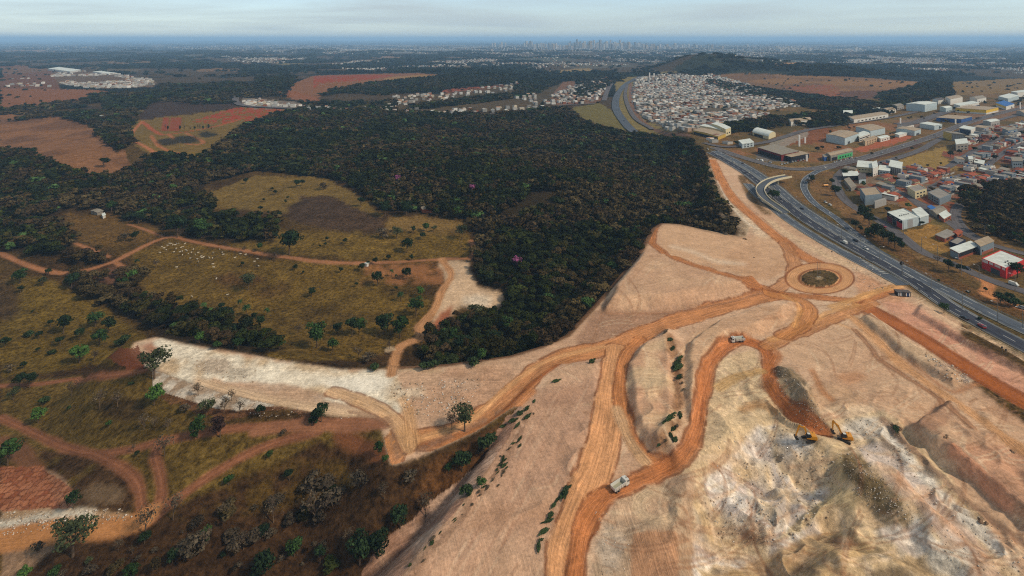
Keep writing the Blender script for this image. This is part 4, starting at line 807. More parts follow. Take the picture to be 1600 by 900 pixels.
# ------------------------------------------------------------------ the curving overpass
bpx = [(1232,275,6.2),(1216,278,6.8),(1203,282,7),(1193,288,7),(1188,295,7),(1190,303,6.2),(1198,312,4.4),(1212,322,2.2),(1228,333,.3)]
BW_ = np.array([(*flat(a, b, c), c) for a, b, c in bpx]); BW_ = np.array(smooth([tuple(p) for p in BW_], 5))
T_ = thing('overpass', 'curving concrete ramp bridge that lands beside the highway', 'bridge', (0, 0, 0))
def bridge_piece(name, o0, o1, z0, z1, mat, i0=0, i1=None):
    Wb = BW_[i0:i1]; nn = normals(Wb[:, :2]); mb = MB(); V_ = []
    for p, q in zip(Wb, nn):
        V_ += [(p[0] + q[0] * o, p[1] + q[1] * o, p[2] + z) for o, z in ((o0, z0), (o1, z0), (o1, z1), (o0, z1))]
    n = len(Wb); Fq = [(i * 4 + a, i * 4 + (a + 1) % 4, i * 4 + 4 + (a + 1) % 4, i * 4 + 4 + a) for i in range(n - 1) for a in range(4)] + [(3, 2, 1, 0), (n * 4 - 4, n * 4 - 3, n * 4 - 2, n * 4 - 1)]
    return mb.add(V_, Fq).build(name, mat, T_)
M['pale_concrete'] = surf('pale_concrete', (206, 198, 172), .8, .15, .4)
bridge_piece('deck', -3.9, 3.9, -1.0, -.05, M['pale_concrete']); bridge_piece('road_surface', -3.4, 3.4, -.05, .02, M['asphalt']); bridge_piece('parapet', -3.9, -3.5, -.05, 1.05, M['pale_concrete']); bridge_piece('parapet', 3.5, 3.9, -.05, 1.05, M['pale_concrete'])
for i in (5, 11, 16, 23):
    p = BW_[i]; MB().tube([(p[0], p[1], -1), (p[0], p[1], p[2] - 1)], [.8, .7], 8).box(p[0] - 2.6, p[0] + 2.6, p[1] - .6, p[1] + .6, p[2] - 1.9, p[2] - 1).build('pier', M['pale_concrete'], T_)
# ------------------------------------------------------------------ buildings
for k_, c_ in dict(white_wall=(214,214,210), cream=(206,196,160), grey_wall=(150,154,158), blue_grey=(120,136,150), pale_blue=(176,194,204), brick=(150,84,58), red=(196,48,44), dark_red=(110,34,36), black=(28,28,34), yellow=(222,184,40), ochre=(190,160,70), blue=(42,84,150), green=(70,170,110), concrete_wall=(138,134,126), cement=(160,160,158), beige=(188,168,138), pink=(196,150,140), dark_blue=(40,46,70)).items(): M[k_] = surf(k_, c_, .8, .12, .35)
for k_, c_ in dict(roof_white=(214,224,222), roof_grey=(146,140,128), roof_dark=(96,92,92), roof_tan=(170,154,132), roof_clay=(160,88,62), roof_clay_old=(128,80,64), roof_cement=(150,146,140), roof_blue=(60,110,180)).items():
    m, t, b = new_mat(k_); oc = N(t, 'ShaderNodeTexCoord').outputs['Object']; wv = N(t, 'ShaderNodeTexWave', {'Vector': oc, 'Scale': .9, 'Distortion': .6, 'Detail': 2}); n = N(t, 'ShaderNodeTexNoise', {'Vector': oc, 'Scale': .22, 'Detail': 7, 'Roughness': .7})
    f_ = mth(t, 'MULTIPLY', rng_map(t, wv.outputs[0], .92, 1.04, 0, 1), rng_map(t, n.outputs[0], .72, 1.15)); v = N(t, 'ShaderNodeVectorMath', {0: tuple(C(*c_)), 'Scale': f_}, operation='SCALE'); t.links.new(v.outputs[0], b.inputs['Base Color']); b.inputs['Roughness'].default_value = .6; M[k_] = m
M['glass'] = surf('window_glass', (38, 46, 56), .15, .1, spec=.5); M['door_grey'] = surf('shutter_grey', (70, 74, 80), .5, .1); M['steel'] = surf('galvanised_steel', (150, 154, 156), .4, .08, metal=.6)
M['sign_white'] = surf('sign_white', (236, 236, 236), .6, .03)
def building(name, label, cat, A, B, C_, h, wall, roof, style='parapet', fronts=(), vents=0, group=None, rise=None, over=.5):
    a = np.array(up(*A)[:2]); u = np.array(up(*B)[:2]) - a; v = np.array(up(*C_)[:2]) - a; z0 = hz(*(a + u / 2 + v / 2)); c = a + (u + v) / 2
    T = thing(name, label, cat, (c[0], c[1], z0), 0, group); lu, lv = np.hypot(*u), np.hypot(*v)
    P = lambda s, t_, z: (u[0] * (s - .5) + v[0] * (t_ - .5), u[1] * (s - .5) + v[1] * (t_ - .5), z)
    hx = lambda mb, s0, s1, t0, t1, za, zb: mb.hexa([P(s0, t0, za), P(s1, t0, za), P(s1, t1, za), P(s0, t1, za)], [P(s0, t0, zb), P(s1, t0, zb), P(s1, t1, zb), P(s0, t1, zb)])
    eu, ev = .35 / lu, .35 / lv; mb = MB(); ou, ov = over / lu, over / lv
    top = h if style == 'parapet' else h - .02
    hx(mb, 0, 1, 0, ev, -1.5, top); hx(mb, 0, 1, 1 - ev, 1, -1.5, top); hx(mb, 0, eu, ev, 1 - ev, -1.5, top); hx(mb, 1 - eu, 1, ev, 1 - ev, -1.5, top)
    rise = rise if rise is not None else .1 * min(lu, lv) * .8
    if style == 'gable':   # gable walls at the two ends of the ridge, which runs along u
        for s0, s1 in ((0, eu), (1 - eu, 1)): mb.add([P(s0, 0, h - .02), P(s0, 1, h - .02), P(s0, .5, h + rise - .05), P(s1, 0, h - .02), P(s1, 1, h - .02), P(s1, .5, h + rise - .05)], [(0, 1, 2), (5, 4, 3), (0, 3, 4, 1), (1, 4, 5, 2), (2, 5, 3, 0)])
    if style == 'arch':
        for s0, s1 in ((0, eu), (1 - eu, 1)):
            pts = [P(s0, .5 - .5 * math.cos(x), h - .02 + (rise - .08) * math.sin(x)) for x in np.linspace(0, math.pi, 11)]; pt2 = [P(s1, .5 - .5 * math.cos(x), h - .02 + (rise - .08) * math.sin(x)) for x in np.linspace(0, math.pi, 11)]
            mb.add(pts + pt2, [tuple(range(11)), tuple(range(21, 10, -1))] + [(i, 11 + i, 12 + i, i + 1) for i in range(10)])
    mb.build('wall', M[wall], T); rb = MB()
    if style == 'parapet': hx(rb, eu, 1 - eu, ev, 1 - ev, h - .75, h - .45)
    elif style == 'flat': hx(rb, -ou, 1 + ou, -ov, 1 + ov, h, h + .35)
    elif style == 'shed': rb.hexa([P(-ou, -ov, h), P(1 + ou, -ov, h), P(1 + ou, 1 + ov, h + rise), P(-ou, 1 + ov, h + rise)], [P(-ou, -ov, h + .25), P(1 + ou, -ov, h + .25), P(1 + ou, 1 + ov, h + rise + .25), P(-ou, 1 + ov, h + rise + .25)])
    elif style == 'gable':
        for t0, t1, z_0, z_1 in ((-ov, .5, h - rise * ov * 2, h + rise), (.5, 1 + ov, h + rise, h - rise * ov * 2)):
            rb.hexa([P(-ou, t0, z_0), P(1 + ou, t0, z_0), P(1 + ou, t1, z_1), P(-ou, t1, z_1)], [P(-ou, t0, z_0 + .2), P(1 + ou, t0, z_0 + .2), P(1 + ou, t1, z_1 + .2), P(-ou, t1, z_1 + .2)])
    elif style == 'arch':
        th_ = np.linspace(0, math.pi, 13)
        for i in range(12):
            q0, q1 = th_[i], th_[i + 1]; e = lambda x, g: (.5 - (.5 + ov + g / lv) * math.cos(x), h + (rise + g) * math.sin(x))
            (t0, z_0), (t1, z_1), (t2, z_2), (t3, z_3) = e(q0, 0), e(q1, 0), e(q0, .15), e(q1, .15)
            rb.hexa([P(-ou, t0, z_0), P(1 + ou, t0, z_0), P(1 + ou, t1, z_1), P(-ou, t1, z_1)], [P(-ou, t2, z_2), P(1 + ou, t2, z_2), P(1 + ou, t3, z_3), P(-ou, t3, z_3)])
    ro = rb.build('roof', M[roof], T)
    for face, s0, s1, za, zb, mt, nm in fronts:
        d = .12; fb = MB()
        for_q = dict(AB=lambda s, g: P(s, -g / lv, 0), AC=lambda s, g: P(-g / lu, s, 0), BD=lambda s, g: P(1 + g / lu, s, 0), CD=lambda s, g: P(s, 1 + g / lv, 0))[face]
        p0, p1, p2, p3 = for_q(s0, 0.003), for_q(s1, 0.003), for_q(s1, d), for_q(s0, d); B_ = [p[:2] for p in (p0, p1, p2, p3)]
        fb.hexa([(x, y, za) for x, y in B_], [(x, y, zb) for x, y in B_]).build(nm, M[mt], T)
    for i in range(vents):
        s = .25 + .5 * (i / max(vents - 1, 1)); p = P(s if vents > 2 else .35 + .12 * i, .45 if vents > 2 else .3, 0); MB().tube([(p[0], p[1], h - .5), (p[0], p[1], h - .1), (p[0], p[1], h), (p[0], p[1], h + .2)], [.3, .3, .5, .4], 8).build('roof_vent', M['black'], T)
    return T
def win(face, n, za, zb, mt='glass', a=.08, b_=.92, nm='window', fill=.55):
    w = (b_ - a) / n; return [(face, a + w * i + w * (1 - fill) / 2, a + w * i + w * (1 + fill) / 2, za, zb, mt, nm) for i in range(n)]
def letters(face, s0, s1, n, za, zb, seed=1):
    r = random.Random(seed); out = []; w = (s1 - s0) / n
    for i in range(n): out.append((face, s0 + w * i + .12 * w, s0 + w * (i + .82), za + r.choice((0, .05)), zb, 'sign_white', 'sign_lettering'))
    return out
b = building
b('store', 'red painted shop with pale roof and white sign lettering beside the road', 'shop', (1572,436),(1602,422),(1534,419), 6.8, 'red', 'roof_white', 'parapet', [('AC', .25, .62, 0, 3.4, 'door_grey', 'shutter_door')] + letters('AC', .03, .15, 3, 5.1, 6.4, 1) + letters('AC', .22, .46, 6, 5.0, 6.5, 2) + letters('AC', .52, .68, 4, 5.0, 6.5, 3) + letters('AC', .74, .97, 5, 4.6, 6.5, 4), 2)
b('store', 'white roofed shop with black and red glazed front facing the highway', 'shop', (1410,359),(1437,352),(1386,345), 7.2, 'pale_blue', 'roof_white', 'parapet', [('AC', 0, 1, 4.6, 7.0, 'black', 'fascia'), ('AC', 0, .36, 0, 4.5, 'red', 'wall_panel'), ('AC', .38, .62, 0, 4.4, 'glass', 'window'), ('AC', .64, 1, .0, 4.4, 'dark_red', 'wall_panel'), ('AC', .3, .5, 5.3, 6.3, 'sign_white', 'sign'), ('AC', .7, .85, 5.3, 6.3, 'sign_white', 'sign'), ('AB', .3, .6, 0, 6.8, 'grey_wall', 'stain_panel')], 5)
b('shed', 'plain pale blue annex touching the back of the black fronted shop', 'shed', (1437.6,352.5),(1451,348),(1425,339.5), 6.2, 'pale_blue', 'roof_white', 'flat', [])
b('shed', 'long low shed with cream white roof and open dark side', 'shed', (1498,406),(1530,394),(1485,400), 4.6, 'brick', 'roof_white', 'shed', [('AB', .02, .9, 1.6, 4.3, 'black', 'opening_shade'), ('AC', 0, 1, 0, 4.2, 'blue_grey', 'wall_panel')], rise=.6)  # open side is a solid black panel, its inner shade put into the colour
b('warehouse', 'blue grey block with brown roof between two roads', 'warehouse', (1532,399),(1553,391),(1523,393), 6.3, 'blue_grey', 'roof_tan', 'shed', [('AB', .1, .95, 0, 1.8, 'brick', 'wall_panel'), ('AB', .12, .2, 2.2, 3.4, 'glass', 'window')], rise=.8)
b('house', 'roofless dark walled building under construction beside the long shed', 'house', (1494,389),(1508,381),(1483,384), 3.4, 'dark_blue', 'cement', 'parapet', []) if False else None
b('house', 'small dark blue walled yard building left of the long shed', 'house', (1496,389),(1509,381),(1483,384), 3.2, 'dark_blue', 'roof_cement', 'parapet', [('AB', .2, .4, 0, 2.1, 'door_grey', 'door')])
b('house', 'unfinished brick house with grey slab roofs on the dry lot', 'house', (1476,379),(1494,370),(1462,373), 2.8, 'brick', 'roof_cement', 'flat', win('AB', 2, 1, 2))
b('house', 'small orange brick shack behind the dry lot', 'house', (1496,373),(1504,368),(1489,369), 3.0, 'brick', 'roof_clay', 'gable', win('AB', 1, 1, 2))
b('warehouse', 'big grey hall with flat pale roof at the bend of the side street', 'warehouse', (1352,321),(1378,318),(1344,309), 9.0, 'blue_grey', 'roof_tan', 'parapet', [('AC', .2, .5, 0, 4, 'door_grey', 'shutter_door')])
b('boundary_wall', 'freestanding pale green cement wall in front of the grey hall', 'wall', (1367,326),(1385,320),(1366,324.5), 6.0, 'cement', 'cement', 'parapet', [])
b('shed', 'narrow black sided shed with white roof at the head of the side street', 'shed', (1318,282),(1342,281),(1316,276), 4.6, 'black', 'roof_white', 'shed', [], rise=.5)
b('shed', 'small light blue shed beside the black sided one', 'shed', (1342,287),(1353,286),(1341,279), 4.6, 'pale_blue', 'roof_dark', 'flat', [])
b('shed', 'grey tin roof shed leaning along the curved street', 'shed', (1330,299),(1338,296),(1319,286), 3.4, 'concrete_wall', 'roof_grey', 'shed', [], rise=.6)
b('warehouse', 'white walled shed with white roof near the avenue', 'warehouse', (1339,269),(1362,271),(1341,260), 6.2, 'cream', 'roof_white', 'shed', win('AB', 4, 3, 4), rise=.7)
b('warehouse', 'tall white windowless block standing among the sheds', 'warehouse', (1364,276),(1372,273),(1362,266), 9.0, 'white_wall', 'roof_white', 'flat', win('AB', 2, 1, 2))
b('warehouse', 'short white shed with silver roof right of the tall white block', 'warehouse', (1373,273),(1390,275),(1375,265), 5.4, 'pale_blue', 'roof_white', 'gable', win('AB', 3, 2.5, 3.6))
b('warehouse', 'dark striped barn with bright white roof in the sheds', 'warehouse', (1389,271),(1408,275),(1392,262), 8.0, 'grey_wall', 'roof_white', 'shed', [('AB', x, x + .07, 0, 7.6, 'roof_dark', 'wall_rib') for x in (.05, .2, .35, .5, .65, .8)], rise=.9)
b('house', 'cream painted house with stepped walls beside the bare lot', 'house', (1430,311),(1448,306),(1418,303), 7.0, 'cream', 'roof_cement', 'parapet', win('AB', 3, 1, 2.2) + win('AB', 3, 4, 5.2))
b('house', 'low house with blue tarpaulin roof by the side street', 'house', (1464,341),(1480,334),(1452,333), 3.0, 'concrete_wall', 'roof_grey', 'gable', win('AB', 2, 1, 2))
b('shed', 'little lean-to roofed in bright blue sheeting', 'shed', (1456,334),(1462,331),(1449,330), 3.4, 'concrete_wall', 'roof_blue', 'shed', [])
b('house', 'brick house with white metal roof near the blue lean-to', 'house', (1475,348),(1486,342),(1467,342), 3.4, 'brick', 'roof_white', 'shed', win('AB', 2, 1, 2), rise=.5)
b('house', 'grey house with cluttered concrete terrace left of the wood', 'house', (1468,321),(1486,313),(1450,310), 6.0, 'blue_grey', 'roof_cement', 'parapet', win('AC', 4, 1, 2.2) + win('AC', 4, 3.6, 4.8))
b('warehouse', 'dark navy hall with white end wall and white roof', 'warehouse', (1517,212),(1524,208),(1499,208.5), 9.0, 'white_wall', 'roof_white', 'flat', [('AC', .02, .98, 0, 8.0, 'dark_blue', 'wall_panel')])
b('warehouse', 'grey plain hall right of the navy hall', 'warehouse', (1538,208),(1545,205),(1522,206), 8.0, 'grey_wall', 'roof_tan', 'flat', [])
b('warehouse', 'yellow and grey banded hall at the edge of the avenue', 'warehouse', (1487,220),(1508,222),(1474,216), 11, 'concrete_wall', 'roof_grey', 'flat', [('AC', 0, 1, 0, 10.6, 'ochre', 'wall_panel')] + win('AB', 5, 2, 9, 'grey_wall', nm='wall_panel'))
b('house', 'square grey two storey house with white roof beyond the dry field', 'house', (1494,236),(1513,234),(1492,228), 9.0, 'concrete_wall', 'roof_white', 'flat', win('AB', 3, 1, 2.4) + win('AB', 3, 4.5, 6))
b('house', 'white gabled house with wooden deck roof on the corner', 'house', (1497,256),(1507,257),(1491,252), 6.0, 'white_wall', 'roof_tan', 'gable', win('AB', 2, 1, 2.2))
b('house', 'white box house beside the long white roofed one', 'house', (1514,258),(1520,258),(1513,253), 7.0, 'white_wall', 'roof_white', 'flat', win('AB', 2, 1, 2) + win('AB', 2, 4, 5))
b('house', 'long low house with bright white roof at the dirt corner', 'house', (1522,259),(1536,262),(1525,254), 4.0, 'cement', 'roof_white', 'shed', win('AB', 4, 1, 2.2), rise=.4)
b('house', 'two storey blue grey house with balcony openings at the right edge', 'house', (1582,264),(1598,264),(1580,257), 9.0, 'blue_grey', 'roof_grey', 'flat', win('AB', 4, 1, 2.4) + win('AB', 4, 4.6, 6.2))
b('house', 'orange brick house with wide clay roof by the right edge', 'house', (1570,291),(1588,293),(1573,285), 4.0, 'brick', 'roof_clay', 'gable', win('AB', 3, 1, 2.2))
b('warehouse', 'large pale yellow walled hall with grey roof beyond the avenue', 'warehouse', (1541,179),(1560,174.5),(1493,175.5), 9.0, 'yellow', 'roof_tan', 'flat', [('AC', 0, 1, 0, 3, 'white_wall', 'wall_panel'), ('AB', 0, 1, 0, 3, 'white_wall', 'wall_panel')])
b('warehouse', 'bright blue hall with grey roof in front of the yellow hall', 'warehouse', (1502,192.5),(1519,188),(1463,189.5), 7.0, 'blue', 'roof_tan', 'flat', win('AC', 3, 0, 5, 'dark_blue', nm='shutter_door', fill=.3))
b('warehouse', 'largest light blue hall facing the avenue junction', 'warehouse', (1320,227),(1342,219),(1291,221), 10.5, 'pale_blue', 'roof_tan', 'gable', [('AB', .2, .35, 0, 3.5, 'door_grey', 'door')], rise=1.2)
b('warehouse', 'light blue hall behind the green fronted showroom row', 'warehouse', (1360,214),(1383,209),(1337,207), 9.5, 'pale_blue', 'roof_tan', 'gable', [], rise=1)
b('office_block', 'white low office with ribbon windows between two light blue halls', 'office', (1343,222),(1359,216),(1338,216), 7.0, 'white_wall', 'roof_white', 'flat', [('AB', .03, .97, 1, 2.2, 'glass', 'window'), ('AB', .03, .97, 3.8, 5.2, 'glass', 'window')])
b('house', 'beige two storey block with dark windows by the avenue', 'house', (1352,228),(1371,221),(1348,225), 6.5, 'beige', 'roof_tan', 'parapet', win('AB', 4, .8, 2.3) + win('AB', 4, 3.8, 5.2))
b('warehouse', 'light blue hall third along the avenue', 'warehouse', (1429,212.5),(1439,209),(1400,208.5), 8.0, 'pale_blue', 'roof_tan', 'gable', win('AB', 1, 0, 3, 'door_grey', nm='door'), rise=1)
b('warehouse', 'long white low wing before the third light blue hall', 'warehouse', (1405,215),(1419,211),(1398,213), 3.8, 'white_wall', 'roof_white', 'shed', [], rise=.4)
b('warehouse', 'light blue hall set back right of the third', 'warehouse', (1460,203.5),(1472,201),(1437,199.5), 7.4, 'pale_blue', 'roof_white', 'flat', [])
b('warehouse', 'huge silver white plant on the left of the industrial park', 'warehouse', (1445,175),(1464,171),(1416,173), 15, 'pale_blue', 'roof_white', 'gable', [], rise=1.5)
b('warehouse', 'pale grey plant at the back of the industrial park', 'warehouse', (1485,164),(1504,160),(1477,160), 13, 'white_wall', 'roof_tan', 'gable', [], rise=1)
b('warehouse', 'long white hall with blue stripe beside the yellow hall', 'warehouse', (1500,171),(1530,166),(1490,168), 8, 'white_wall', 'roof_white', 'flat', [('AB', 0, 1, 1, 3, 'blue', 'wall_panel')])
b('warehouse', 'distant white hall at the upper right edge', 'warehouse', (1590,152),(1620,148),(1580,150), 12, 'white_wall', 'roof_white', 'flat', [])
b('warehouse', 'pale hall left of the white one at the upper right edge', 'warehouse', (1575,160),(1592,155),(1560,156), 9, 'pale_blue', 'roof_white', 'flat', [])
b('warehouse', 'yellow striped shop hall right of the yellow hall', 'warehouse', (1572,172),(1585,168),(1556,166), 8, 'white_wall', 'roof_blue', 'flat', [('AC', 0, 1, 3, 7, 'yellow', 'wall_panel')])
b('warehouse', 'long white hall with stepped tan roof before the field', 'warehouse', (1334,193),(1388,184),(1323,189), 7.5, 'white_wall', 'roof_tan', 'gable', win('AB', 8, 2, 4), rise=1.2)
b('warehouse', 'round topped white store behind the long stepped hall', 'warehouse', (1318,182),(1332,182),(1318,179), 6, 'white_wall', 'roof_white', 'arch', [], rise=4)
b('warehouse', 'white gabled hall beside the dark grove', 'warehouse', (1236,197.5),(1268,194),(1232,193), 8.0, 'white_wall', 'roof_tan', 'gable', [('AB', .02, .98, 0, 2.5, 'cement', 'wall_panel')], rise=2)
b('hangar', 'barrel vaulted white hangar near the roundabout road', 'hangar', (1201,218),(1176,211),(1212,213.5), 4.5, 'cream', 'roof_white', 'arch', [('AB', .35, .9, 0, 3.4, 'black', 'opening_shade')], rise=5)  # hangar doorway: black panel painted as the shade inside
b('warehouse', 'cream shed nearest the camera of the three beside the forest', 'warehouse', (1122,219),(1134,214),(1083,209), 5.5, 'ochre', 'roof_tan', 'gable', [('AC', .02, .98, 0, 3.6, 'black', 'opening_shade')], rise=1)  # black panel colours in the shade of the open front
b('warehouse', 'middle cream shed of the three beside the forest', 'warehouse', (1131,211.5),(1138,209),(1094,203), 7, 'cream', 'roof_white', 'gable', [], rise=1)
b('warehouse', 'taller cream shed furthest back of the three beside the forest', 'warehouse', (1134,213),(1142,210),(1112,203.5), 11, 'cream', 'roof_white', 'gable', win('AB', 2, 3, 5), rise=1)
b('showroom', 'dark red vehicle showroom with patched grey roof', 'showroom', (1221,252),(1248,246),(1184,240), 8.0, 'dark_red', 'roof_grey', 'flat', [('AC', .02, .98, 0, 5.5, 'black', 'window'), ('AC', 0, 1, 6.4, 8, 'dark_red', 'fascia')])
b('canopy', 'grey canopy roof joined to the right of the dark red showroom', 'canopy', (1236,253),(1264,247),(1222,250), 6.0, 'black', 'roof_tan', 'shed', [], rise=.8)
b('showroom', 'long dealership with bright green panels beside the avenue', 'showroom', (1298,252),(1333,243.5),(1291,248), 7.0, 'concrete_wall', 'roof_tan', 'gable', [('AB', .3, .97, 0, 5, 'green', 'wall_panel'), ('AB', .04, .28, 0, 4, 'black', 'opening_shade')] + win('AB', 5, 1, 3, a=.35, b_=.95), rise=1)  # left bay: black panel painted in place of its shaded inside
b('kiosk', 'small blue and orange kiosk left of the green dealership', 'kiosk', (1288,252),(1297,250),(1285,248), 5, 'blue', 'roof_grey', 'flat', [('AB', .5, .98, 0, 4, 'ochre', 'wall_panel')])
b('office_block', 'pale two storey works beside the mast on the roadside', 'house', (1160,232),(1178,229),(1154,226), 6.0, 'pale_blue', 'roof_white', 'flat', win('AB', 3, 1, 2.5) + win('AB', 3, 3.8, 5))
for A_, B_, C2, h_, w_, rf_, l_ in (((1388,178),(1400,176),(1376,175), 7, 'white_wall', 'roof_tan', 'small tan roofed store behind the red soil field'), ((1402,172),(1412,170),(1392,169.5), 8, 'cement', 'roof_grey', 'grey roofed store left of the silver white plant'), ((1365,177),(1378,175),(1358,174.5), 6, 'white_wall', 'roof_white', 'low white store beyond the long stepped hall'),
        ((1478,176),(1488,174),(1468,174), 9, 'pale_blue', 'roof_white', 'narrow pale store between the plants'), ((1527,161),(1541,158),(1515,158), 9, 'white_wall', 'roof_grey', 'pale store at the back of the park left of the far halls'), ((1466,163),(1476,161),(1457,160.5), 9, 'white_wall', 'roof_dark', 'dark roofed hall at the back of the park'), ((1548,198),(1562,195),(1536,195.5), 8, 'cement', 'roof_white', 'white roofed hall behind the plain grey hall'),
        ((1415,203),(1428,200),(1402,200), 6, 'white_wall', 'roof_dark', 'dark roofed office behind the third light blue hall'), ((1376,222),(1390,218.5),(1368,219.5), 5, 'white_wall', 'roof_white', 'low white showroom beside the beige block'), ((1600,182),(1618,178),(1588,179), 7, 'grey_wall', 'roof_tan', 'grey hall cut by the right edge'), ((1575,212),(1590,209),(1566,209.5), 8, 'blue_grey', 'roof_grey', 'blue grey hall on the slope at the right edge')):
    b('warehouse', l_, 'warehouse', A_, B_, C2, h_, w_, rf_, 'gable', win('AB', 3, 1.5, 3))
for x_, y_, h_, l_ in ((1249,229,16,'tallest white sign totem beside the dark red showroom'), (1258,224,9,'short white sign totem behind the tall one'), (1594,171,15,'white sign totem at the upper right edge'), (1407,195,12,'white sign totem on the industrial road'), (1260.5,252,8,'white sign pillar at the canopy corner'), (1493,194,9,'white totem before the blue hall'), (1015,122,22,'white water tower above the housing estate'), (1022,123,22,'second white water tower beside the first')):
    x, y, z = up(x_, y_); T = thing('sign_totem' if 'sign' in l_ or 'totem' in l_ else 'water_tower', l_, 'sign' if 'totem' in l_ or 'sign' in l_ else 'water tower', (x, y, z)); w_ = 1.4 if h_ < 20 else 3
    MB().box(-w_ * .8, w_ * .8, -.5, .5, -.6, h_).build('panel', M['sign_white'], T); MB().box(-w_ * .95, w_ * .95, -.7, .7, -1, .5).build('base', M['concrete'], T)
# ------------------------------------------------------------------ houses of the right-hand quarter: a few kinds, copied
def house_proto(seed, wall, roof, style, L_, D_, h, storeys=1, tank=False, wing=False):
    a = up(1460, 290); T = thing('house', 'x', 'house', (0, 0, 0)); r = random.Random(seed)
    wl = MB(); e = .25
    wl.box(-L_/2, L_/2, -D_/2, -D_/2 + e, -1.5, h); wl.box(-L_/2, L_/2, D_/2 - e, D_/2, -1.5, h); wl.box(-L_/2, -L_/2 + e, -D_/2 + e, D_/2 - e, -1.5, h); wl.box(L_/2 - e, L_/2, -D_/2 + e, D_/2 - e, -1.5, h)
    if wing: wl.box(L_/2 + .01, L_/2 + 3.4, -D_/2, 0, -1.5, h * .6)
    rf = MB(); rise = .16 * D_
    if style == 'gable':
        wl.add([(-L_/2, -D_/2, h), (-L_/2, D_/2, h), (-L_/2, 0, h + rise), (-L_/2 + e, -D_/2, h), (-L_/2 + e, D_/2, h), (-L_/2 + e, 0, h + rise)], [(0, 1, 2), (5, 4, 3), (0, 3, 4, 1), (1, 4, 5, 2), (2, 5, 3, 0)])
        wl.add([(L_/2, -D_/2, h), (L_/2, D_/2, h), (L_/2, 0, h + rise), (L_/2 - e, -D_/2, h), (L_/2 - e, D_/2, h), (L_/2 - e, 0, h + rise)], [(2, 1, 0), (3, 4, 5), (0, 3, 4, 1), (1, 4, 5, 2), (2, 5, 3, 0)])
        for s in (-1, 1): rf.hexa([(-L_/2 - .5, s * (D_/2 + .5), h - .1), (L_/2 + .5, s * (D_/2 + .5), h - .1), (L_/2 + .5, 0, h + rise + .02), (-L_/2 - .5, 0, h + rise + .02)], [(-L_/2 - .5, s * (D_/2 + .5), h + .1), (L_/2 + .5, s * (D_/2 + .5), h + .1), (L_/2 + .5, 0, h + rise + .22), (-L_/2 - .5, 0, h + rise + .22)])
    elif style == 'flat': rf.box(-L_/2 + e, L_/2 - e, -D_/2 + e, D_/2 - e, h - .6, h - .35)
    else: rf.hexa([(-L_/2 - .3, -D_/2 - .3, h + .01), (L_/2 + .3, -D_/2 - .3, h + .01), (L_/2 + .3, D_/2 + .3, h + .9), (-L_/2 - .3, D_/2 + .3, h + .9)], [(-L_/2 - .3, -D_/2 - .3, h + .2), (L_/2 + .3, -D_/2 - .3, h + .2), (L_/2 + .3, D_/2 + .3, h + 1.1), (-L_/2 - .3, D_/2 + .3, h + 1.1)])
    if wing: rf.box(L_/2 + .02, L_/2 + 3.6, -D_/2 - .2, .2, h * .6 + .01, h * .6 + .2)
    wl.build('wall', M[wall], T); rf.build('roof', M[roof], T)
    for k in range(storeys):
        for x in (-L_ * .28, L_ * .1): MB().box(x - .7, x + .7, -D_/2 - .06, -D_/2 - .003, 1 + 2.9 * k, 2.2 + 2.9 * k).build('window', M['glass'], T)
    MB().box(L_ * .3, L_ * .3 + 1, -D_/2 - .06, -D_/2 - .003, 0, 2.1).build('door', M['door_grey'], T)
    yw = MB(); yw.box(-L_/2 - 1.5, L_/2 + 1.5, -D_/2 - 3.2, -D_/2 - 3.05, -1.2, 1.7); yw.box(-L_/2 - 1.5, -L_/2 - 1.35, -D_/2 - 3.05, D_/2, -1.2, 1.7); yw.build('yard_wall', M['cement' if seed % 2 else 'brick'], T)
    if tank: MB().tube([(L_ * .2, D_ * .2, h - .4), (L_ * .2, D_ * .2, h + 1.3)], [.8, .9], 10).build('water_tank', M['roof_blue'], T)
    return T
HP = [('white', 'white_wall', 'roof_clay', 'gable', 11, 8, 3.1, 1, 0, 0), ('brick', 'brick', 'roof_clay', 'gable', 10, 7, 3, 1, 0, 1), ('brick', 'brick', 'roof_clay_old', 'shed', 9, 8, 3, 1, 1, 0), ('grey', 'cement', 'roof_cement', 'flat', 10, 9, 6.2, 2, 1, 0), ('white', 'white_wall', 'roof_white', 'shed', 12, 7, 3.4, 1, 0, 1), ('grey', 'blue_grey', 'roof_cement', 'flat', 11, 9, 6, 2, 0, 0), ('beige', 'beige', 'roof_grey', 'gable', 12, 9, 3.4, 1, 1, 1), ('brick', 'brick', 'roof_cement', 'flat', 9, 9, 5.8, 2, 0, 0), ('white', 'white_wall', 'roof_cement', 'flat', 10, 8, 6, 2, 1, 1), ('pink', 'pink', 'roof_clay', 'gable', 10, 8, 3.2, 1, 0, 0), ('grey', 'concrete_wall', 'roof_grey', 'shed', 13, 7, 3.4, 1, 0, 0), ('cream', 'cream', 'roof_clay_old', 'gable', 11, 8, 3.2, 1, 0, 1)]
RN = dict(roof_clay='clay tile roof', roof_clay_old='worn brown tile roof', roof_cement='flat cement roof', roof_white='white sheet roof', roof_grey='grey sheet roof')
protoH = [(house_proto(i, *h_[1:]), h_) for i, h_ in enumerate(HP)]
used = set(); taken = []
for o in list(sc.objects):
    if o.parent is None and o.get('category') in ('shop', 'warehouse', 'shed', 'house', 'office', 'showroom', 'canopy', 'kiosk', 'hangar', 'wall') and o.get('label') != 'x': taken.append((o.location.x, o.location.y, 11 if o.get('category') != 'warehouse' else 18))
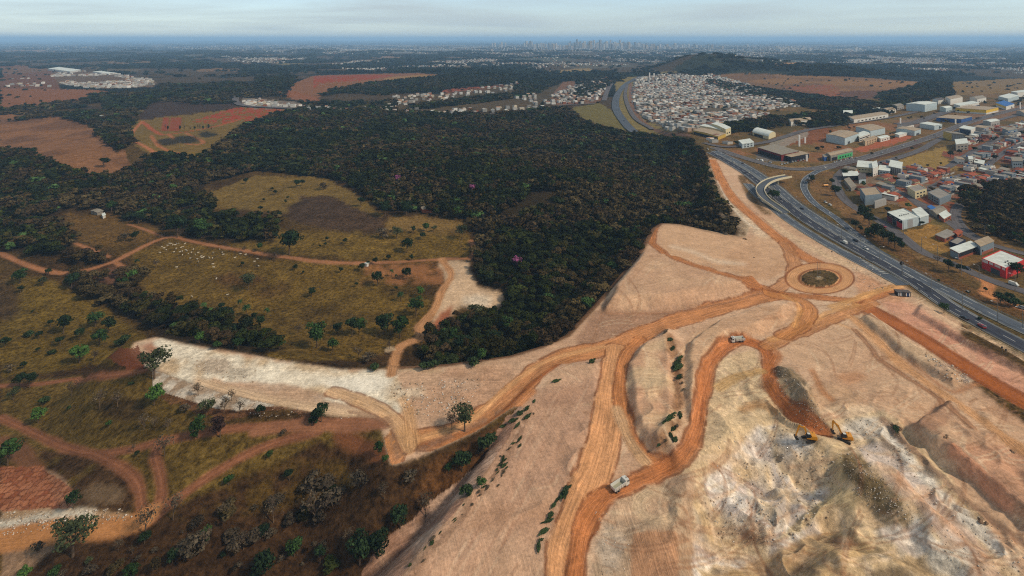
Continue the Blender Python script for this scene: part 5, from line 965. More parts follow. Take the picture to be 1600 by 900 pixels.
def near_road(x, y, m=3.5):
    for nm in LINES:
        for W_, s, hw, l_ in LINES[nm]:
            if W_[:, 0].min() - 20 < x < W_[:, 0].max() + 20 and W_[:, 1].min() - 20 < y < W_[:, 1].max() + 20:
                if np.min(np.hypot(W_[:, 0] - x, W_[:, 1] - y)) < hw + m: return True
    return False
def put_house(x, y, rz, place, grp, sc_=1.0, pick=None):
    i = pick if pick is not None else rng.integers(0, len(protoH)); T, h_ = protoH[i]; lab = '%s %s house with %s, %s' % ('two storey' if h_[7] == 2 else 'single storey', h_[0], RN[h_[2]], place)
    if i not in used: used.add(i); o = T
    else: o = copy_tree(T)
    o.location = (x, y, hz(x, y)); o.rotation_euler = (0, 0, rz); o.scale = (sc_,) * 3; tag(o, lab, 'house', grp); taken.append((x, y, 5.6)); return o
QUART = [([(1326,262),(1345,256),(1395,255),(1440,262),(1440,300),(1400,303),(1388,318),(1382,306),(1350,300),(1332,290)], 'among the sheds', 10.5, .8),
         ([(1420,268),(1480,265),(1560,265),(1620,268),(1620,292),(1560,292),(1500,303),(1470,318),(1440,300),(1400,290)], 'left of the dark wood', 10, .95),
         ([(1518,240),(1535,222),(1600,208),(1620,208),(1620,262),(1590,258),(1560,262),(1525,264),(1512,254)], 'upper right edge', 11.5, .75),
         ([(1520,205),(1600,194),(1620,206),(1560,222),(1530,226),(1505,236),(1500,225)], 'behind the dry field', 12, .9),
         ([(1480,268),(1520,262),(1530,268),(1500,272)], 'by the yellow lot', 13, .5)]
nh = 0
for P_, place, sp_, pr in QUART:
    Wq = np.array(ups(P_)); x0, y0 = Wq.min(0); x1, y1 = Wq.max(0); cth, sth = math.cos(R(32)), math.sin(R(32))
    for i in np.arange(-40, 40):
        for j in np.arange(-40, 40):
            lx, ly = i * sp_ + rng.uniform(-1.2, 1.2), j * sp_ * 1.15 + rng.uniform(-1.5, 1.5); x, y = (x0 + x1) / 2 + lx * cth - ly * sth, (y0 + y1) / 2 + lx * sth + ly * cth
            if not (x0 < x < x1 and y0 < y < y1) or rng.random() > pr: continue
            px_, py_ = proj(x, y, hz(x, y))
            if px_ > 1625 or not inpoly(np.array([px_]), np.array([py_]), P_)[0] or near_road(x, y) or any((x - a_) ** 2 + (y - b_) ** 2 < (r_ + 1.5) ** 2 for a_, b_, r_ in taken): continue
            put_house(x, y, R(32) + (math.pi / 2 if rng.random() < .3 else 0) + rng.normal(0, .04), place, 'houses ' + place, rng.uniform(.8, 1.08)); nh += 1
print('quarter houses', nh)
# ------------------------------------------------------------------ estates further out
EST = [([(992,122),(1040,117),(1110,117),(1150,126),(1190,142),(1243,160),(1248,167),(1205,172),(1190,186),(1140,200),(1095,207),(1045,203),(1012,190),(992,172),(988,150)], 12.5, .93, 0),
       ([(862,150),(885,138),(915,128),(945,120),(950,130),(942,148),(936,162),(905,163),(875,163)], 16, .7, 0), ([(800,152),(835,146),(838,158),(800,162)], 16, .7, 0),
       ([(378,152),(400,154),(440,162),(480,167),(560,172),(555,176),(470,171),(385,168)], 15, .95, 0), ([(540,172),(620,160),(700,172),(800,168),(900,150),(860,168),(760,180),(640,180),(600,175)], 17, .55, 0),
       ([(606,152),(640,148),(700,146),(760,136),(800,130),(830,132),(800,142),(720,152),(640,164),(610,160)], 18, .5, 0), ([(78,118),(115,111),(160,112),(235,125),(246,132),(200,138),(140,138),(100,132)], 17, .85, 1), ([(0,122),(60,122),(80,136),(0,136)], 26, .25, 1),
       ([(470,106),(560,95),(760,92),(800,100),(640,108),(560,110)], 27, .6, 1), ([(340,86),(480,88),(500,98),(360,98)], 30, .5, 1), ([(760,82),(1010,78),(1040,100),(900,104),(800,112),(740,100)], 32, .5, 1), ([(1000,76),(1300,84),(1320,96),(1160,96),(1020,90)], 34, .55, 1),
       ([(1250,92),(1400,84),(1600,84),(1700,90),(1700,112),(1560,118),(1460,112),(1380,104),(1300,106)], 24, .85, 1), ([(1340,72),(1620,74),(1620,86),(1380,84)], 50, .4, 2), ([(400,70),(800,70),(800,88),(420,84)], 50, .45, 2), ([(800,70),(1340,70),(1340,82),(800,84)], 46, .6, 2), ([(230,68),(400,70),(400,80),(240,76)], 60, .35, 2), ([(1080,210),(1130,215),(1160,228),(1120,226)], 14, .5, 0), ([(0,66),(260,68),(260,78),(0,78)], 75, .2, 2)]
HV, HF, HC = [], [], []; stuffn = 0
WC = [(222,224,222)] * 5 + [(190,196,200)] * 3 + [(206,198,180), (170,172,170), (150,100,78), (184,160,140)]; RC = [(208,212,212), (168,166,160), (140,100,84), (120,118,118), (222,224,222), (186,150,124)]
cand = []
for P_, sp_, pr, far_ in EST:
    Wq = np.array(ups(P_)); x0, y0 = Wq.min(0); x1, y1 = Wq.max(0)
    if far_ == 2: y1 = min(y1, 15000)
    nx, ny = int((x1 - x0) / sp_) + 1, int((y1 - y0) / sp_) + 1
    gx, gy = np.meshgrid(np.arange(nx), np.arange(ny)); gx, gy = gx.ravel() * sp_ + x0 + rng.uniform(-.2, .2, nx * ny) * sp_, gy.ravel() * sp_ + y0 + rng.uniform(-.2, .2, nx * ny) * sp_
    z = height(gx, gy); px_, py_ = proj(gx, gy, z); cl = fbm(gx / 260, gy / 260, 91, 3) if far_ else fbm(gx / 110, gy / 110, 93, 3)
    m = inpoly(px_, py_, P_) & (rng.random(len(gx)) < pr) & (cl > (.44 if far_ else .33)) & (((gy - y0) % 74 > 11) if not far_ else True); cand += [(a, b_, c_, far_) for a, b_, c_ in zip(gx[m], gy[m], z[m])]
cand.sort(key=lambda q: math.hypot(q[0], q[1]))
budget = 292 - nh - sum(1 for o in sc.objects if o.parent is None and o.get('category') == 'house') + len(protoH)
for x, y, z, far_ in cand:
    s = (1 if far_ == 0 else 1.0 if far_ == 1 else 1.6); px_, _ = proj(x, y, z)
    if far_ == 0 and near_road(x, y, 4): continue
    if budget > 0 and far_ == 0:
        put_house(x, y, R(20) + (math.pi / 2 if rng.random() < .4 else 0), 'edge of the white estate' if px_ > 970 else 'behind the forest', 'houses on the near edges of the far estates', 1.05, int(rng.choice([0, 4, 3, 8, 10, 6, 5, 8]))); budget -= 1; continue
    L_, D_, h = rng.uniform(7, 11.5) * s, rng.uniform(6, 9.5) * s, rng.choice([3.4, 3.6, 6.4]) * s ** .6; a = R(20) + rng.integers(0, 2) * math.pi / 2 + rng.normal(0, .1); c_, s_ = math.cos(a), math.sin(a); g = rng.random() < .5
    lv = [(-L_/2, -D_/2, -2), (L_/2, -D_/2, -2), (L_/2, D_/2, -2), (-L_/2, D_/2, -2), (-L_/2, -D_/2, h), (L_/2, -D_/2, h), (L_/2, D_/2, h), (-L_/2, D_/2, h), (-L_/2, 0, h + (1.4 * s if g else .02)), (L_/2, 0, h + (1.4 * s if g else .02))]
    lv += [lv[i] for i in (4, 5, 6, 7, 8, 9)]      # roof corners again, so that the roof keeps its own colour
    n0 = len(HV); HV += [(x + X * c_ - Y * s_, y + X * s_ + Y * c_, z + Z) for X, Y, Z in lv]; HF += [tuple(i + n0 for i in f_) for f_ in ((0, 1, 5, 4), (1, 2, 6, 9, 5), (2, 3, 7, 6), (3, 0, 4, 8, 7), (10, 11, 15, 14), (12, 13, 14, 15))]
    dk = 1 if far_ == 0 else (.98 if far_ == 1 else .85); wc = C(*WC[rng.integers(0, len(WC))]) * rng.uniform(.5, 1.05) * dk; rc = C(*RC[rng.integers(0, len(RC))]) * rng.uniform(.45, 1.05) * dk; HC += [wc] * 10 + [rc] * 6; stuffn += 1
me = bpy.data.meshes.new('distant_houses'); me.from_pydata(HV, [], HF); set_attr(me, 'Col', 'FLOAT_COLOR', np.array(HC)); me.materials.append(attr_mat('far_house_paint', .15, .2)); o = link(bpy.data.objects.new('distant_houses', me)); tag(o, 'far estates of small white and grey houses spread towards the city', 'houses', kind='stuff')
print('far houses', stuffn)
# garden trees between the estate houses
# ------------------------------------------------------------------ the skyline
M['tower_a'] = surf('tower_pale', (196, 196, 196), .7, .1, .02); M['tower_b'] = surf('tower_grey', (140, 146, 156), .6, .1, .02); M['tower_c'] = surf('tower_tan', (176, 164, 150), .7, .1, .02)
def tower_mesh(k, mat):
    r = random.Random(k); mb = MB(); w, d = r.uniform(.8, 1.2), r.uniform(.8, 1.2)
    for i in range(12): mb.box(-w / 2, w / 2, -d / 2, d / 2, i / 12, i / 12 + .058) ; mb.box(-w / 2 + .06, w / 2 - .06, -d / 2 + .06, d / 2 - .06, i / 12 + .058, (i + 1) / 12 if i < 11 else 1.0)
    mb.box(-w * .2, w * .25, -d * .2, d * .2, 1.0, 1.05)
    if k % 3 == 0: mb.box(-w * .55, -w * .5, -d * .3, d * .3, 0, .9)
    return mb.build('tower_block', M[mat])
tp = [tower_mesh(k, ('tower_a', 'tower_b', 'tower_c')[k % 3]) for k in range(6)]; first = set()
SKY = []
for a, b_, n, h0, h1 in ((818, 870, 17, 70, 150), (868, 905, 9, 60, 100), (888, 960, 34, 80, 180), (955, 1010, 22, 70, 150), (1005, 1060, 14, 60, 130), (1060, 1120, 9, 60, 120), (765, 800, 6, 80, 120), (1110, 1190, 8, 50, 90)):
    for i in range(n): SKY.append((a + (b_ - a) * (i + rng.random()) / n, rng.uniform(8200, 11500), rng.uniform(h0, h1), 'far hazy skyline'))
for a, b_, n in ((1212, 1266, 26), (1306, 1352, 14)):
    for i in range(n): SKY.append((a + (b_ - a) * (i + rng.random()) / n, rng.uniform(6800, 7800), rng.uniform(38, 62), 'white cluster'))
SKY.append((901.5, 9500, 235, 'tall')); SKY.append((768, 7000, 60, 'far hazy skyline'))
for i, (px_, Y, h, g) in enumerate(SKY):
    k = int(rng.integers(0, 6)) if g != 'white cluster' else int(rng.choice([0, 3])); src = tp[k]
    if k in first: o = src.copy(); link(o)
    else: first.add(k); o = src
    h *= .85; x = (px_ - 800) / F * Y; w = rng.uniform(24, 42); o.location = (x, Y, hz(x, Y) - 2 + (45 if g != 'white cluster' and Y > 8000 else 0) * 0); o.scale = (w, w, h); o.rotation_euler = (0, 0, rng.uniform(0, .6))
    lab = {'far hazy skyline': 'pale high rise tower in the hazy skyline of the distant city', 'white cluster': 'white apartment tower in the cluster on the far right plain', 'tall': 'tallest tower of the distant city skyline'}[g]; tag(o, lab, 'tower block', 'towers of the distant city' if g != 'white cluster' else 'apartment towers on the far right plain')
# ------------------------------------------------------------------ single trees: a few kinds, copied
LEAF = {}
def leaf_mat(name, c, var=.45):
    m, t, b = new_mat(name); ca = N(t, 'ShaderNodeAttribute', attribute_name='Col'); oc = N(t, 'ShaderNodeTexCoord').outputs['Object']
    n = N(t, 'ShaderNodeTexNoise', {'Vector': oc, 'Scale': .5, 'Detail': 3}); oi = N(t, 'ShaderNodeObjectInfo')
    f_ = mth(t, 'MULTIPLY', rng_map(t, n.outputs[0], 1 - var, 1 + var, .35, .65), rng_map(t, oi.outputs['Random'], .7, 1.3, 0, 1)); v = N(t, 'ShaderNodeVectorMath', {0: ca.outputs['Color'], 1: tuple(c)}, operation='MULTIPLY')
    v = N(t, 'ShaderNodeVectorMath', {0: v.outputs[0], 'Scale': f_}, operation='SCALE'); t.links.new(v.outputs[0], b.inputs['Base Color']); b.inputs['Roughness'].default_value = .8; return m
K = 1.0
for k_, c_ in dict(D=(.016,.027,.009), G=(.028,.052,.012), B=(.052,.098,.018), O=(.050,.056,.022), R=(.052,.026,.018), S=(.026,.038,.012), W=(.070,.050,.028), P=(.022,.042,.012), K=(.22,.06,.12)).items(): LEAF[k_] = leaf_mat('leaves_' + dict(D='dark', G='green', B='bright', O='olive', R='reddish', S='scrub', W='dry', P='palm', K='pink')[k_], c_)
M['bark'] = surf('bark', (92, 76, 60), .9, .3, 1.5); M['grey_bark'] = surf('grey_bark', (104, 88, 72), .9, .25, 1.5)
def crown_obj(T, key, seed, nq, R_, H_, zc, lumps, size, core=True, name='crown'):
    Vc, Fc, tn = crown_arr(seed, nq, 1, 1, lumps, size, core=core); Vc = Vc * np.array([R_, R_, H_]); Vc[:, 2] += zc; me = quad_tri_mesh(name, Vc, Fc, np.repeat(tn[:, None], 3, 1), LEAF[key])
    o = link(bpy.data.objects.new(name, me), T); KIDS.setdefault(T.name, []).append(o); return o
def tree_proto(kind, v):
    """every kind stands one metre tall times ten; copies are scaled"""
    T = thing({'S': 'shrub', 'W': 'dry_shrub', 'P': 'palm_tree', 'X': 'leafless_tree'}.get(kind, 'tree'), 'x', 'tree', (0, 0, 0)); sd = 500 + 17 * v + ord(kind)
    if kind in 'DGBRK': trunk_mb(sd, 7.5, .32, 5, 2.4).build('trunk', M['bark'], T); crown_obj(T, kind, sd, 900, 4.3, 3.9, 6.2, 13, .085)
    elif kind == 'O': trunk_mb(sd, 8.5, .34, 8, 4.0).build('trunk', M['bark'], T); crown_obj(T, kind, sd, 900, 4.9, 3.6, 6.6, 17, .07, core=False)
    elif kind == 'S': MB().tube([(0, 0, -.4), (0, 0, 2.5)], [.3, .15], 5).build('stem', M['bark'], T); crown_obj(T, kind, sd, 300, 6.5, 5.2, 3.6, 8, .15, name='foliage')
    elif kind == 'W':
        mb = MB(); segs_mesh([(p * 9 + Vector((0, 0, -1)), q * 9 + Vector((0, 0, -1)), a * 6, b_ * 6) for p, q, a, b_ in twigs_arr(sd, 3, .8, 4)], mb); mb.build('stem', M['grey_bark'], T); crown_obj(T, kind, sd, 260, 5.5, 3.8, 4.2, 8, .11, core=False, name='foliage')
    elif kind == 'X':
        mb = MB(); segs_mesh([(p * 10.5, q * 10.5, a * 7, b_ * 7) for p, q, a, b_ in twigs_arr(sd, 4, .62, 4, .034)], mb); mb.build('branches', M['grey_bark'], T); crown_obj(T, 'W', sd, 150, 4.2, 3.6, 6.4, 9, .07, core=False, name='dry_leaves')
    elif kind == 'P':
        MB().tube([(0, 0, -.5), (.1, 0, 4), (0, .1, 7.4)], [.28, .2, .2], 6).build('trunk', M['bark'], T); fb = MB(); r = random.Random(sd)
        for i in range(22):
            a = 6.283 * i / 22 + r.uniform(-.1, .1); e = r.uniform(-.5, .9); L_ = r.uniform(2.6, 3.4); P0 = Vector((0, 0, 7.3)); pts = [P0 + Vector((math.cos(a) * L_ * s_ * math.cos(e * .6), math.sin(a) * L_ * s_ * math.cos(e * .6), L_ * (s_ * math.sin(e) * 1.1 - .8 * s_ * s_))) for s_ in (0, .35, .7, 1)]; sd_v = Vector((-math.sin(a), math.cos(a), 0))
            V_ = []; [V_.extend([p - sd_v * w, p + Vector((0, 0, .12)), p + sd_v * w]) for p, w in zip(pts, (.15, .5, .45, .05))]
            fb.add([tuple(p) for p in V_], [(j * 3 + c, j * 3 + c + 1, j * 3 + c + 4, j * 3 + c + 3) for j in range(3) for c in (0, 1)])
        o = fb.build('fronds', LEAF['P'], T); set_attr(o.data, 'Col', 'FLOAT_COLOR', np.ones((len(o.data.vertices), 3)))
    return T
TP = {k: [tree_proto(k, v) for v in range(n)] for k, n in dict(D=3, G=3, B=2, O=2, R=1, S=3, W=2, X=3, P=1, K=1).items()}
fresh = {o.name for L_ in TP.values() for o in L_}
KW = dict(D=('dark green', 'tree'), G=('green', 'tree'), B=('bright green', 'tree'), O=('sparse olive', 'tree'), R=('round dark red brown', 'tree'), S=('dark', 'shrub'), W=('dry brown', 'shrub'), X=('leafless grey', 'tree'), P=('small', 'palm'), K=('pink flowering', 'tree'))
LMK = [(241,565,'the tip of the white rock bench'), (400,600,'the middle of the white rock bench'), (600,655,'the foot of the white rock bench'), (630,700,'the orange road bend'), (720,660,'the orange haul road'), (745,460,'the white clearing'), (560,410,'the pasture track'), (620,540,'the dirt path to the works'), (290,395,'the cattle'), (125,424,'the pale farm track'), (120,592,'the upper dirt track'), (75,690,'the forked dirt track'), (245,740,'the two dirt track arms'), (330,745,'the long diagonal dirt track'), (40,765,'the red terraced paving'), (120,832,'the yellow dirt road'), (480,560,'the ravine below the pasture'), (220,490,'the green ravine'), (520,340,'the brown ploughed patch'), (650,350,'the small yellow field'), (450,300,'the upper yellow field'), (100,230,'the brown bare hill'), (30,520,'the left grassy slope'), (560,800,'the dark scrub hollow'), (760,740,'the pink embankment'), (260,350,'the farm hedge'), (1281,434,'the roundabout'), (1207,300,'the overpass'), (1360,360,'the verge of the slip road'), (1410,350,'the black fronted shop'), (1570,425,'the red shop'), (1560,340,'the dark wood by the houses'), (1480,480,'the site entrance'), (1050,600,'the berm between the haul roads'), (1490,245,'the dry field by the houses'), (1310,280,'the curved side street'), (870,780,'the graded pink lot'), (400,880,'the bottom edge of the picture')]
def where_(px, py):
    d, x, y, s = min((math.hypot(px - a, (py - b_) * 1.4), a, b_, t_) for a, b_, t_ in LMK)
    if d < 22: return 'right beside ' + s
    if abs(px - x) > abs(py - y) * 1.3: return ('left of ' if px < x else 'right of ') + s
    return ('behind ' if py < y else 'in front of ') + s
tree_count = {}; LABS = {}
def put_tree(px, py, hpx, kind, xyz=None, hm=None, grp=None, place=None, lab=None, low=False):
    x, y, z = xyz if xyz else up(px, py); h = hm if hm else hpx * y / F; L_ = TP[kind]; T = L_[int(rng.integers(0, len(L_)))]
    if T.name in fresh: fresh.discard(T.name); o = T
    else: o = copy_tree(T)
    s = h / {'S': 7.4, 'W': 7.6, 'P': 8.6}.get(kind, 10.2); o.location = (x, y, z); o.rotation_euler = (0, 0, rng.uniform(0, 6.28)); q = rng.uniform(.9, 1.15); o.scale = (s * q, s * q, s)
    if low: o.scale = (s * rng.uniform(.5, .9), s * rng.uniform(1.1, 2.6), s * rng.uniform(.35, .7)); o.rotation_euler = (0, 0, -.62 + rng.normal(0, .25))
    w = place or where_(px, py); size = 'tall ' if h > 11 else 'small ' if h < 4.5 else ''; a, n_ = KW[kind]
    tag(o, lab or (size + a + ' ' + n_ + ' ' + w).replace('small small', 'small'), {'S': 'shrub', 'W': 'shrub', 'P': 'palm tree'}.get(kind, 'tree'), grp or {'S': 'shrubs scattered over the slopes', 'W': 'shrubs scattered over the slopes', 'P': 'small palms on the pasture', 'X': 'leafless trees on the dry slopes'}.get(kind, 'trees scattered over the pasture')); return o
TR = """31 443 24 G,76 430 12 D,112 452 28 D,66 447 15 O,207 443 24 B,192 450 20 G,214 416 12 P,244 419 16 X,379 416 8 D,388 453 28 O,52 241 12 D,162 262 17 D,277 371 38 D,315 371 32 G,216 350 20 D,174 331 18 G,211 377 17 D,195 377 14 W,381 395 13 X,271 300 14 B,384 287 10 D
452 398 40 D,463 293 13 D,472 291 11 D,505 296 12 W,425 298 6 D,430 304 8 D,412 315 6 D,450 312 6 D,446 319 7 D,407 331 10 D,436 340 9 D,419 335 6 D,415 375 14 D,425 370 9 D,432 372 7 D,419 355 9 G,539 381 10 D,511 377 8 D,508 385 7 D,500 388 6 D,490 384 4 D,607 407 10 D,636 395 25 D,643 407 10 D,661 374 12 D,666 362 15 G,646 364 12 D,678 362 10 O,620 373 20 O,600 372 16 W,722 374 25 O,586 413 12 D,575 415 8 D,565 424 14 D,590 446 24 D,636 436 19 D,612 432 12 P,619 436 8 P,532 427 10 D,461 423 11 D,474 428 6 D,557 448 8 D,602 338 27 D,635 338 26 D,564 323 16 D,714 340 18 B,428 407 15 X,406 392 14 G
32 458 12 D,51 490 6 D,99 521 30 D,125 531 20 D,155 539 26 G,164 541 18 P,124 567 32 B,147 565 20 X,195 538 14 S,149 511 26 G,170 520 26 D,60 530 14 D,45 526 9 S,8 543 18 D,94 541 16 D,59 550 8 D,79 511 12 D,82 554 7 S,37 576 12 D,16 581 12 W,30 604 22 D,46 606 24 D,112 620 28 X,156 640 34 X,184 636 30 X,241 592 50 O,241 633 32 B,60 661 26 B,21 625 20 O,70 630 10 S,170 668 12 G,108 639 5 S,205 602 5 S,225 671 26 X,242 668 18 X,262 673 22 X,289 645 14 W,310 618 22 X,322 652 30 O,309 684 34 G,344 683 34 R,350 646 30 X,362 626 20 X,375 646 24 X
332 506 14 D,347 486 14 D,350 501 24 D,360 500 20 D,375 481 14 P,385 493 18 P,365 523 18 D,350 536 22 D,382 521 18 P,397 501 14 D,302 496 20 D,311 536 18 B,339 546 14 G,372 546 20 G,417 494 14 P,405 513 20 D,414 536 18 D,437 546 20 G,487 464 16 D,465 524 20 X,495 543 42 G,520 549 22 G,527 521 18 D,550 526 30 D,561 523 28 G,600 523 36 D,625 529 38 G,626 471 16 P,650 494 32 G,657 464 18 B,619 455 8 D,560 561 24 X,575 566 16 W,609 546 16 X,744 501 26 O,710 541 28 G,725 554 34 D,675 531 24 D,692 533 22 G,752 566 22 G,770 546 30 D,790 521 28 G,672 549 14 B,677 576 12 S,662 577 11 S,587 578 10 S,740 570 12 S
502 659 30 D,490 658 14 S,407 653 20 D,442 681 10 W,726 674 44 O,706 671 32 X,12 727 42 G,304 687 14 G,214 713 9 D,209 706 14 X,257 713 36 X,357 758 17 G,115 794 28 D,114 870 64 O,58 864 18 W,227 836 50 X,270 813 44 X,226 850 20 D,185 862 24 X,38 905 20 B,85 906 22 G,205 906 26 G,421 717 14 G,592 711 22 G,602 724 14 G,452 751 18 D,485 770 26 W,427 817 42 X,492 820 60 X,412 839 20 D,412 908 48 D,665 809 42 X,625 826 36 D,562 882 50 D,590 872 44 D,545 850 26 X,722 737 34 D,701 738 15 G,764 701 20 S,751 709 12 W,752 763 18 G,730 771 13 S,350 812 30 X,320 850 26 G,460 870 30 G,500 880 26 D,380 860 30 X,300 870 30 W,270 880 24 D,520 790 26 W,600 780 28 X,560 760 24 W,640 755 20 W
1207 314 20 D,1213 312 16 G,1321 277 14 D,1269 286 14 D,1263 287 8 W,1300 288 10 D,1305 306 18 D,1310 300 10 G,1350 346 28 D,1358 352 22 D,1346 336 14 D,1372 371 24 D,1380 378 20 O,1388 383 24 D,1398 388 22 D,1408 392 16 D,1337 359 16 D,1345 362 10 D,1355 371 10 D,1365 368 14 S,1387 333 11 D,1419 326 10 B,1442 353 8 D,1482 426 22 D,1500 426 15 D,1465 412 16 X,1590 434 26 D,1588 376 18 B,1485 246 12 D,1556 252 11 D,1499 241 8 D,1475 489 17 G,1563 476 20 D,1577 472 16 D,1587 480 14 S,1540 456 8 D,1513 461 8 D,1467 441 6 G,1530 500 5 S,1450 262 6 D,1425 235 6 D,1362 243 6 D,1285 234 7 D,1277 237 9 D,1150 229 10 D,1330 215 8 G,1490 283 7 D,1400 250 5 D,1470 258 5 D,1595 300 12 D,1575 285 8 D,1546 283 7 D,1512 290 7 D,1590 249 8 D"""
nt_ = 0
for e in TR.replace('\n', ',').split(','):
    a = e.split(); put_tree(float(a[0]), float(a[1]), float(a[2]), a[3]); nt_ += 1
# pink crowns rising out of the forest
for px, py, l_ in ((622, 288, 'pale pink flowering tree high in the upper forest'), (737, 304, 'pink flowering tree in the middle of the forest edge'), (807, 424, 'vivid pink flowering tree in the forest above the haul road')):
    x, y, z = up(px, py); put_tree(px, py, 0, 'K', (x, y, z + 2), 9.5, 'flowering trees in the forest', lab=l_)
ki = rng.permutation(len(INDIV))[:70]
for i in ki:
    x, y, z, h, k = INDIV[i]; px, py = proj(x, y, z)
    if 0 < px < 1600 and py < 930: put_tree(px, py, 0, str(rng.choice(list('XXXWWWSSDO'))), (x, y, z), h * rng.uniform(.35, .65), 'scrub trees of the hollow')
# the row of thin dead trees by the red earth
for px, py, h in ((258,206,22),(262,207,18),(281,207,20),(288,207,19),(297,206,15),(304,205,14),(312,206,22),(309,203,16),(317,206,17),(324,208,26),(326,205,20),(330,208,20),(240,188,8),(300,190,8)): put_tree(px, py, h, 'D' if px % 3 else 'X', grp='thin dead trees by the red earth', place='in the row by the red earth').scale = (.42, .42, h / 14)
# bushes along the berms and the embankment crest
BER = [(1040,520),(1048,532),(1052,545),(1058,560),(1062,575),(1060,590),(1066,600),(1056,570),(1064,560),(1068,610),(1062,650),(1052,672),(1058,668),(1048,680),(1055,690),(1040,690),(1030,696),(1045,655)]
for i, (px, py) in enumerate(BER): put_tree(px, py, rng.uniform(4, 9), 'S' if i % 3 else 'W', grp='shrubs along the berm', place='on the berm between the haul roads', low=True)
for i in range(40):
    t_ = rng.random(); px = np.interp(t_, [0, .25, .5, .75, 1], [836, 806, 772, 715, 640]) + rng.normal(0, 5); py = np.interp(t_, [0, .25, .5, .75, 1], [628, 690, 745, 810, 882]) + rng.normal(0, 5); put_tree(px, py, rng.uniform(2, 6), 'S' if rng.random() < .6 else 'W', grp='shrubs along the embankment crest', place='along the crest of the pink embankment', low=True)
for px, py in ((822,640),(812,648),(800,660),(785,668),(772,680),(868,597),(884,768),(880,775),(870,782),(866,790),(858,808),(855,815),(852,830),(846,845),(842,858),(862,804),(888,762),(925,567),(1400,670)): put_tree(px, py, rng.uniform(4, 8), 'S', grp='low bushes on the graded lots', place='growing on the graded pink lot', low=True)
for k_, L_ in TP.items():      # drop unused shapes
    for T in L_:
        if T.name in fresh:
            for ch in KIDS.get(T.name, []): bpy.data.objects.remove(ch)
            bpy.data.objects.remove(T)
# ------------------------------------------------------------------ rubble
stones = []
for P_, n, s0, s1 in (([(1120,680),(1180,665),(1250,665),(1260,690),(1300,705),(1310,760),(1290,820),(1200,860),(1110,840),(1090,780)], 900, .08, .42), ([(1320,650),(1400,660),(1440,720),(1400,730),(1330,700)], 250, .06, .35), ([(1204,572),(1235,575),(1262,600),(1280,635),(1295,672),(1270,672),(1245,650),(1215,610)], 600, .06, .3), ([(1310,705),(1330,702),(1370,735),(1420,790),(1430,815),(1370,805),(1325,760)], 700, .06, .3),
                   ([(1380,690),(1460,740),(1600,860),(1640,960),(1500,900),(1430,800)], 500, .06, .35), ([(930,800),(980,800),(985,900),(930,900)], 200, .06, .25), ([(300,560),(400,570),(400,600),(310,595)], 220, .12, .45), ([(250,600),(400,625),(560,655),(400,650),(290,625)], 260, .12, .4), ([(1320,400),(1350,400),(1400,450),(1350,455)], 120, .2, .6), ([(600,600),(760,590),(720,650),(640,650)], 300, .2, .6), ([(0,800),(190,795),(215,812),(60,830),(0,840)], 250, .2, .6), ([(1440,550),(1510,580),(1515,600),(1470,590)], 200, .2, .6)):
    x0, x1 = min(p[0] for p in P_), max(p[0] for p in P_); y0, y1 = min(p[1] for p in P_), max(p[1] for p in P_); xs = rng.uniform(x0, x1, n * 2); ys = rng.uniform(y0, y1, n * 2); m = inpoly(xs, ys, P_)
    for a_, b_ in list(zip(xs[m], ys[m]))[:n]: x, y, z = up(a_, b_); stones.append((x, y, z, s0 + (s1 - s0) * rng.random() ** 3))
base = np.array([(0,0,.8),(.9,0,.25),(.3,.85,.3),(-.75,.5,.2),(-.7,-.55,.3),(.3,-.85,.2),(0,0,-.5)]); tri = np.array([(0,1,2),(0,2,3),(0,3,4),(0,4,5),(0,5,1),(6,2,1),(6,3,2),(6,4,3),(6,5,4),(6,1,5)])
S_ = np.array(stones); n = len(S_); Vr = base[None] * rng.uniform(.6, 1.4, (n, 7, 1)) * S_[:, None, 3:4] * rng.uniform(.7, 1.3, (n, 1, 3)); a = rng.uniform(0, 6.28, n); c, s = np.cos(a)[:, None], np.sin(a)[:, None]
Vr = np.stack([Vr[..., 0] * c - Vr[..., 1] * s + S_[:, None, 0], Vr[..., 0] * s + Vr[..., 1] * c + S_[:, None, 1], Vr[..., 2] + S_[:, None, 2]], -1).reshape(-1, 3)
me = mesh_np('rubble', Vr, (tri[None] + (np.arange(n) * 7)[:, None, None]).reshape(-1, 3), 3); tone = rng.uniform(.78, 1.1, n)[:, None]; colr = np.where(rng.random(n)[:, None] < .5, C(206,200,192)[None], C(170,150,128)[None]) * tone
set_attr(me, 'Col', 'FLOAT_COLOR', np.repeat(colr, 7, 0)); me.materials.append(attr_mat('rubble_stone', .2, 2)); tag(link(bpy.data.objects.new('rubble', me)), 'broken pale stone strewn over the quarry floor', 'rubble', kind='stuff')
M['boulder'] = surf('boulder_stone', (120, 96, 74), .9, .3, 1.2)
for px, py, s, l_ in ((1400,668,1.8,'brown boulder heap right of the excavators'), (1478,683,1.0,'small dark boulder on the right plain'), (1535,816,1.2,'pale topped boulder beside the white haul strip'), (1164,374,1.4,'brown rock at the corner of the upper lot'), (1582,707,.9,'dark stone near the right edge'), (1178,402,.9,'lone stone on the upper lot')):
    x, y, z = up(px, py); mb = MB()
    for k in range(5):
        r_ = random.Random(px + k); o_ = Vector((r_.uniform(-1, 1), r_.uniform(-.8, .8), r_.uniform(-.1, .35))) * s * .8; mb.add([tuple(Vector(v_) * s * r_.uniform(.35, .8) + o_) for v_ in base], [tuple(t_) for t_ in tri.tolist()])
    o = mb.build('boulder', M['boulder']); o.location = (x, y, z); tag(o, l_, 'boulder')
print('trees', nt_)
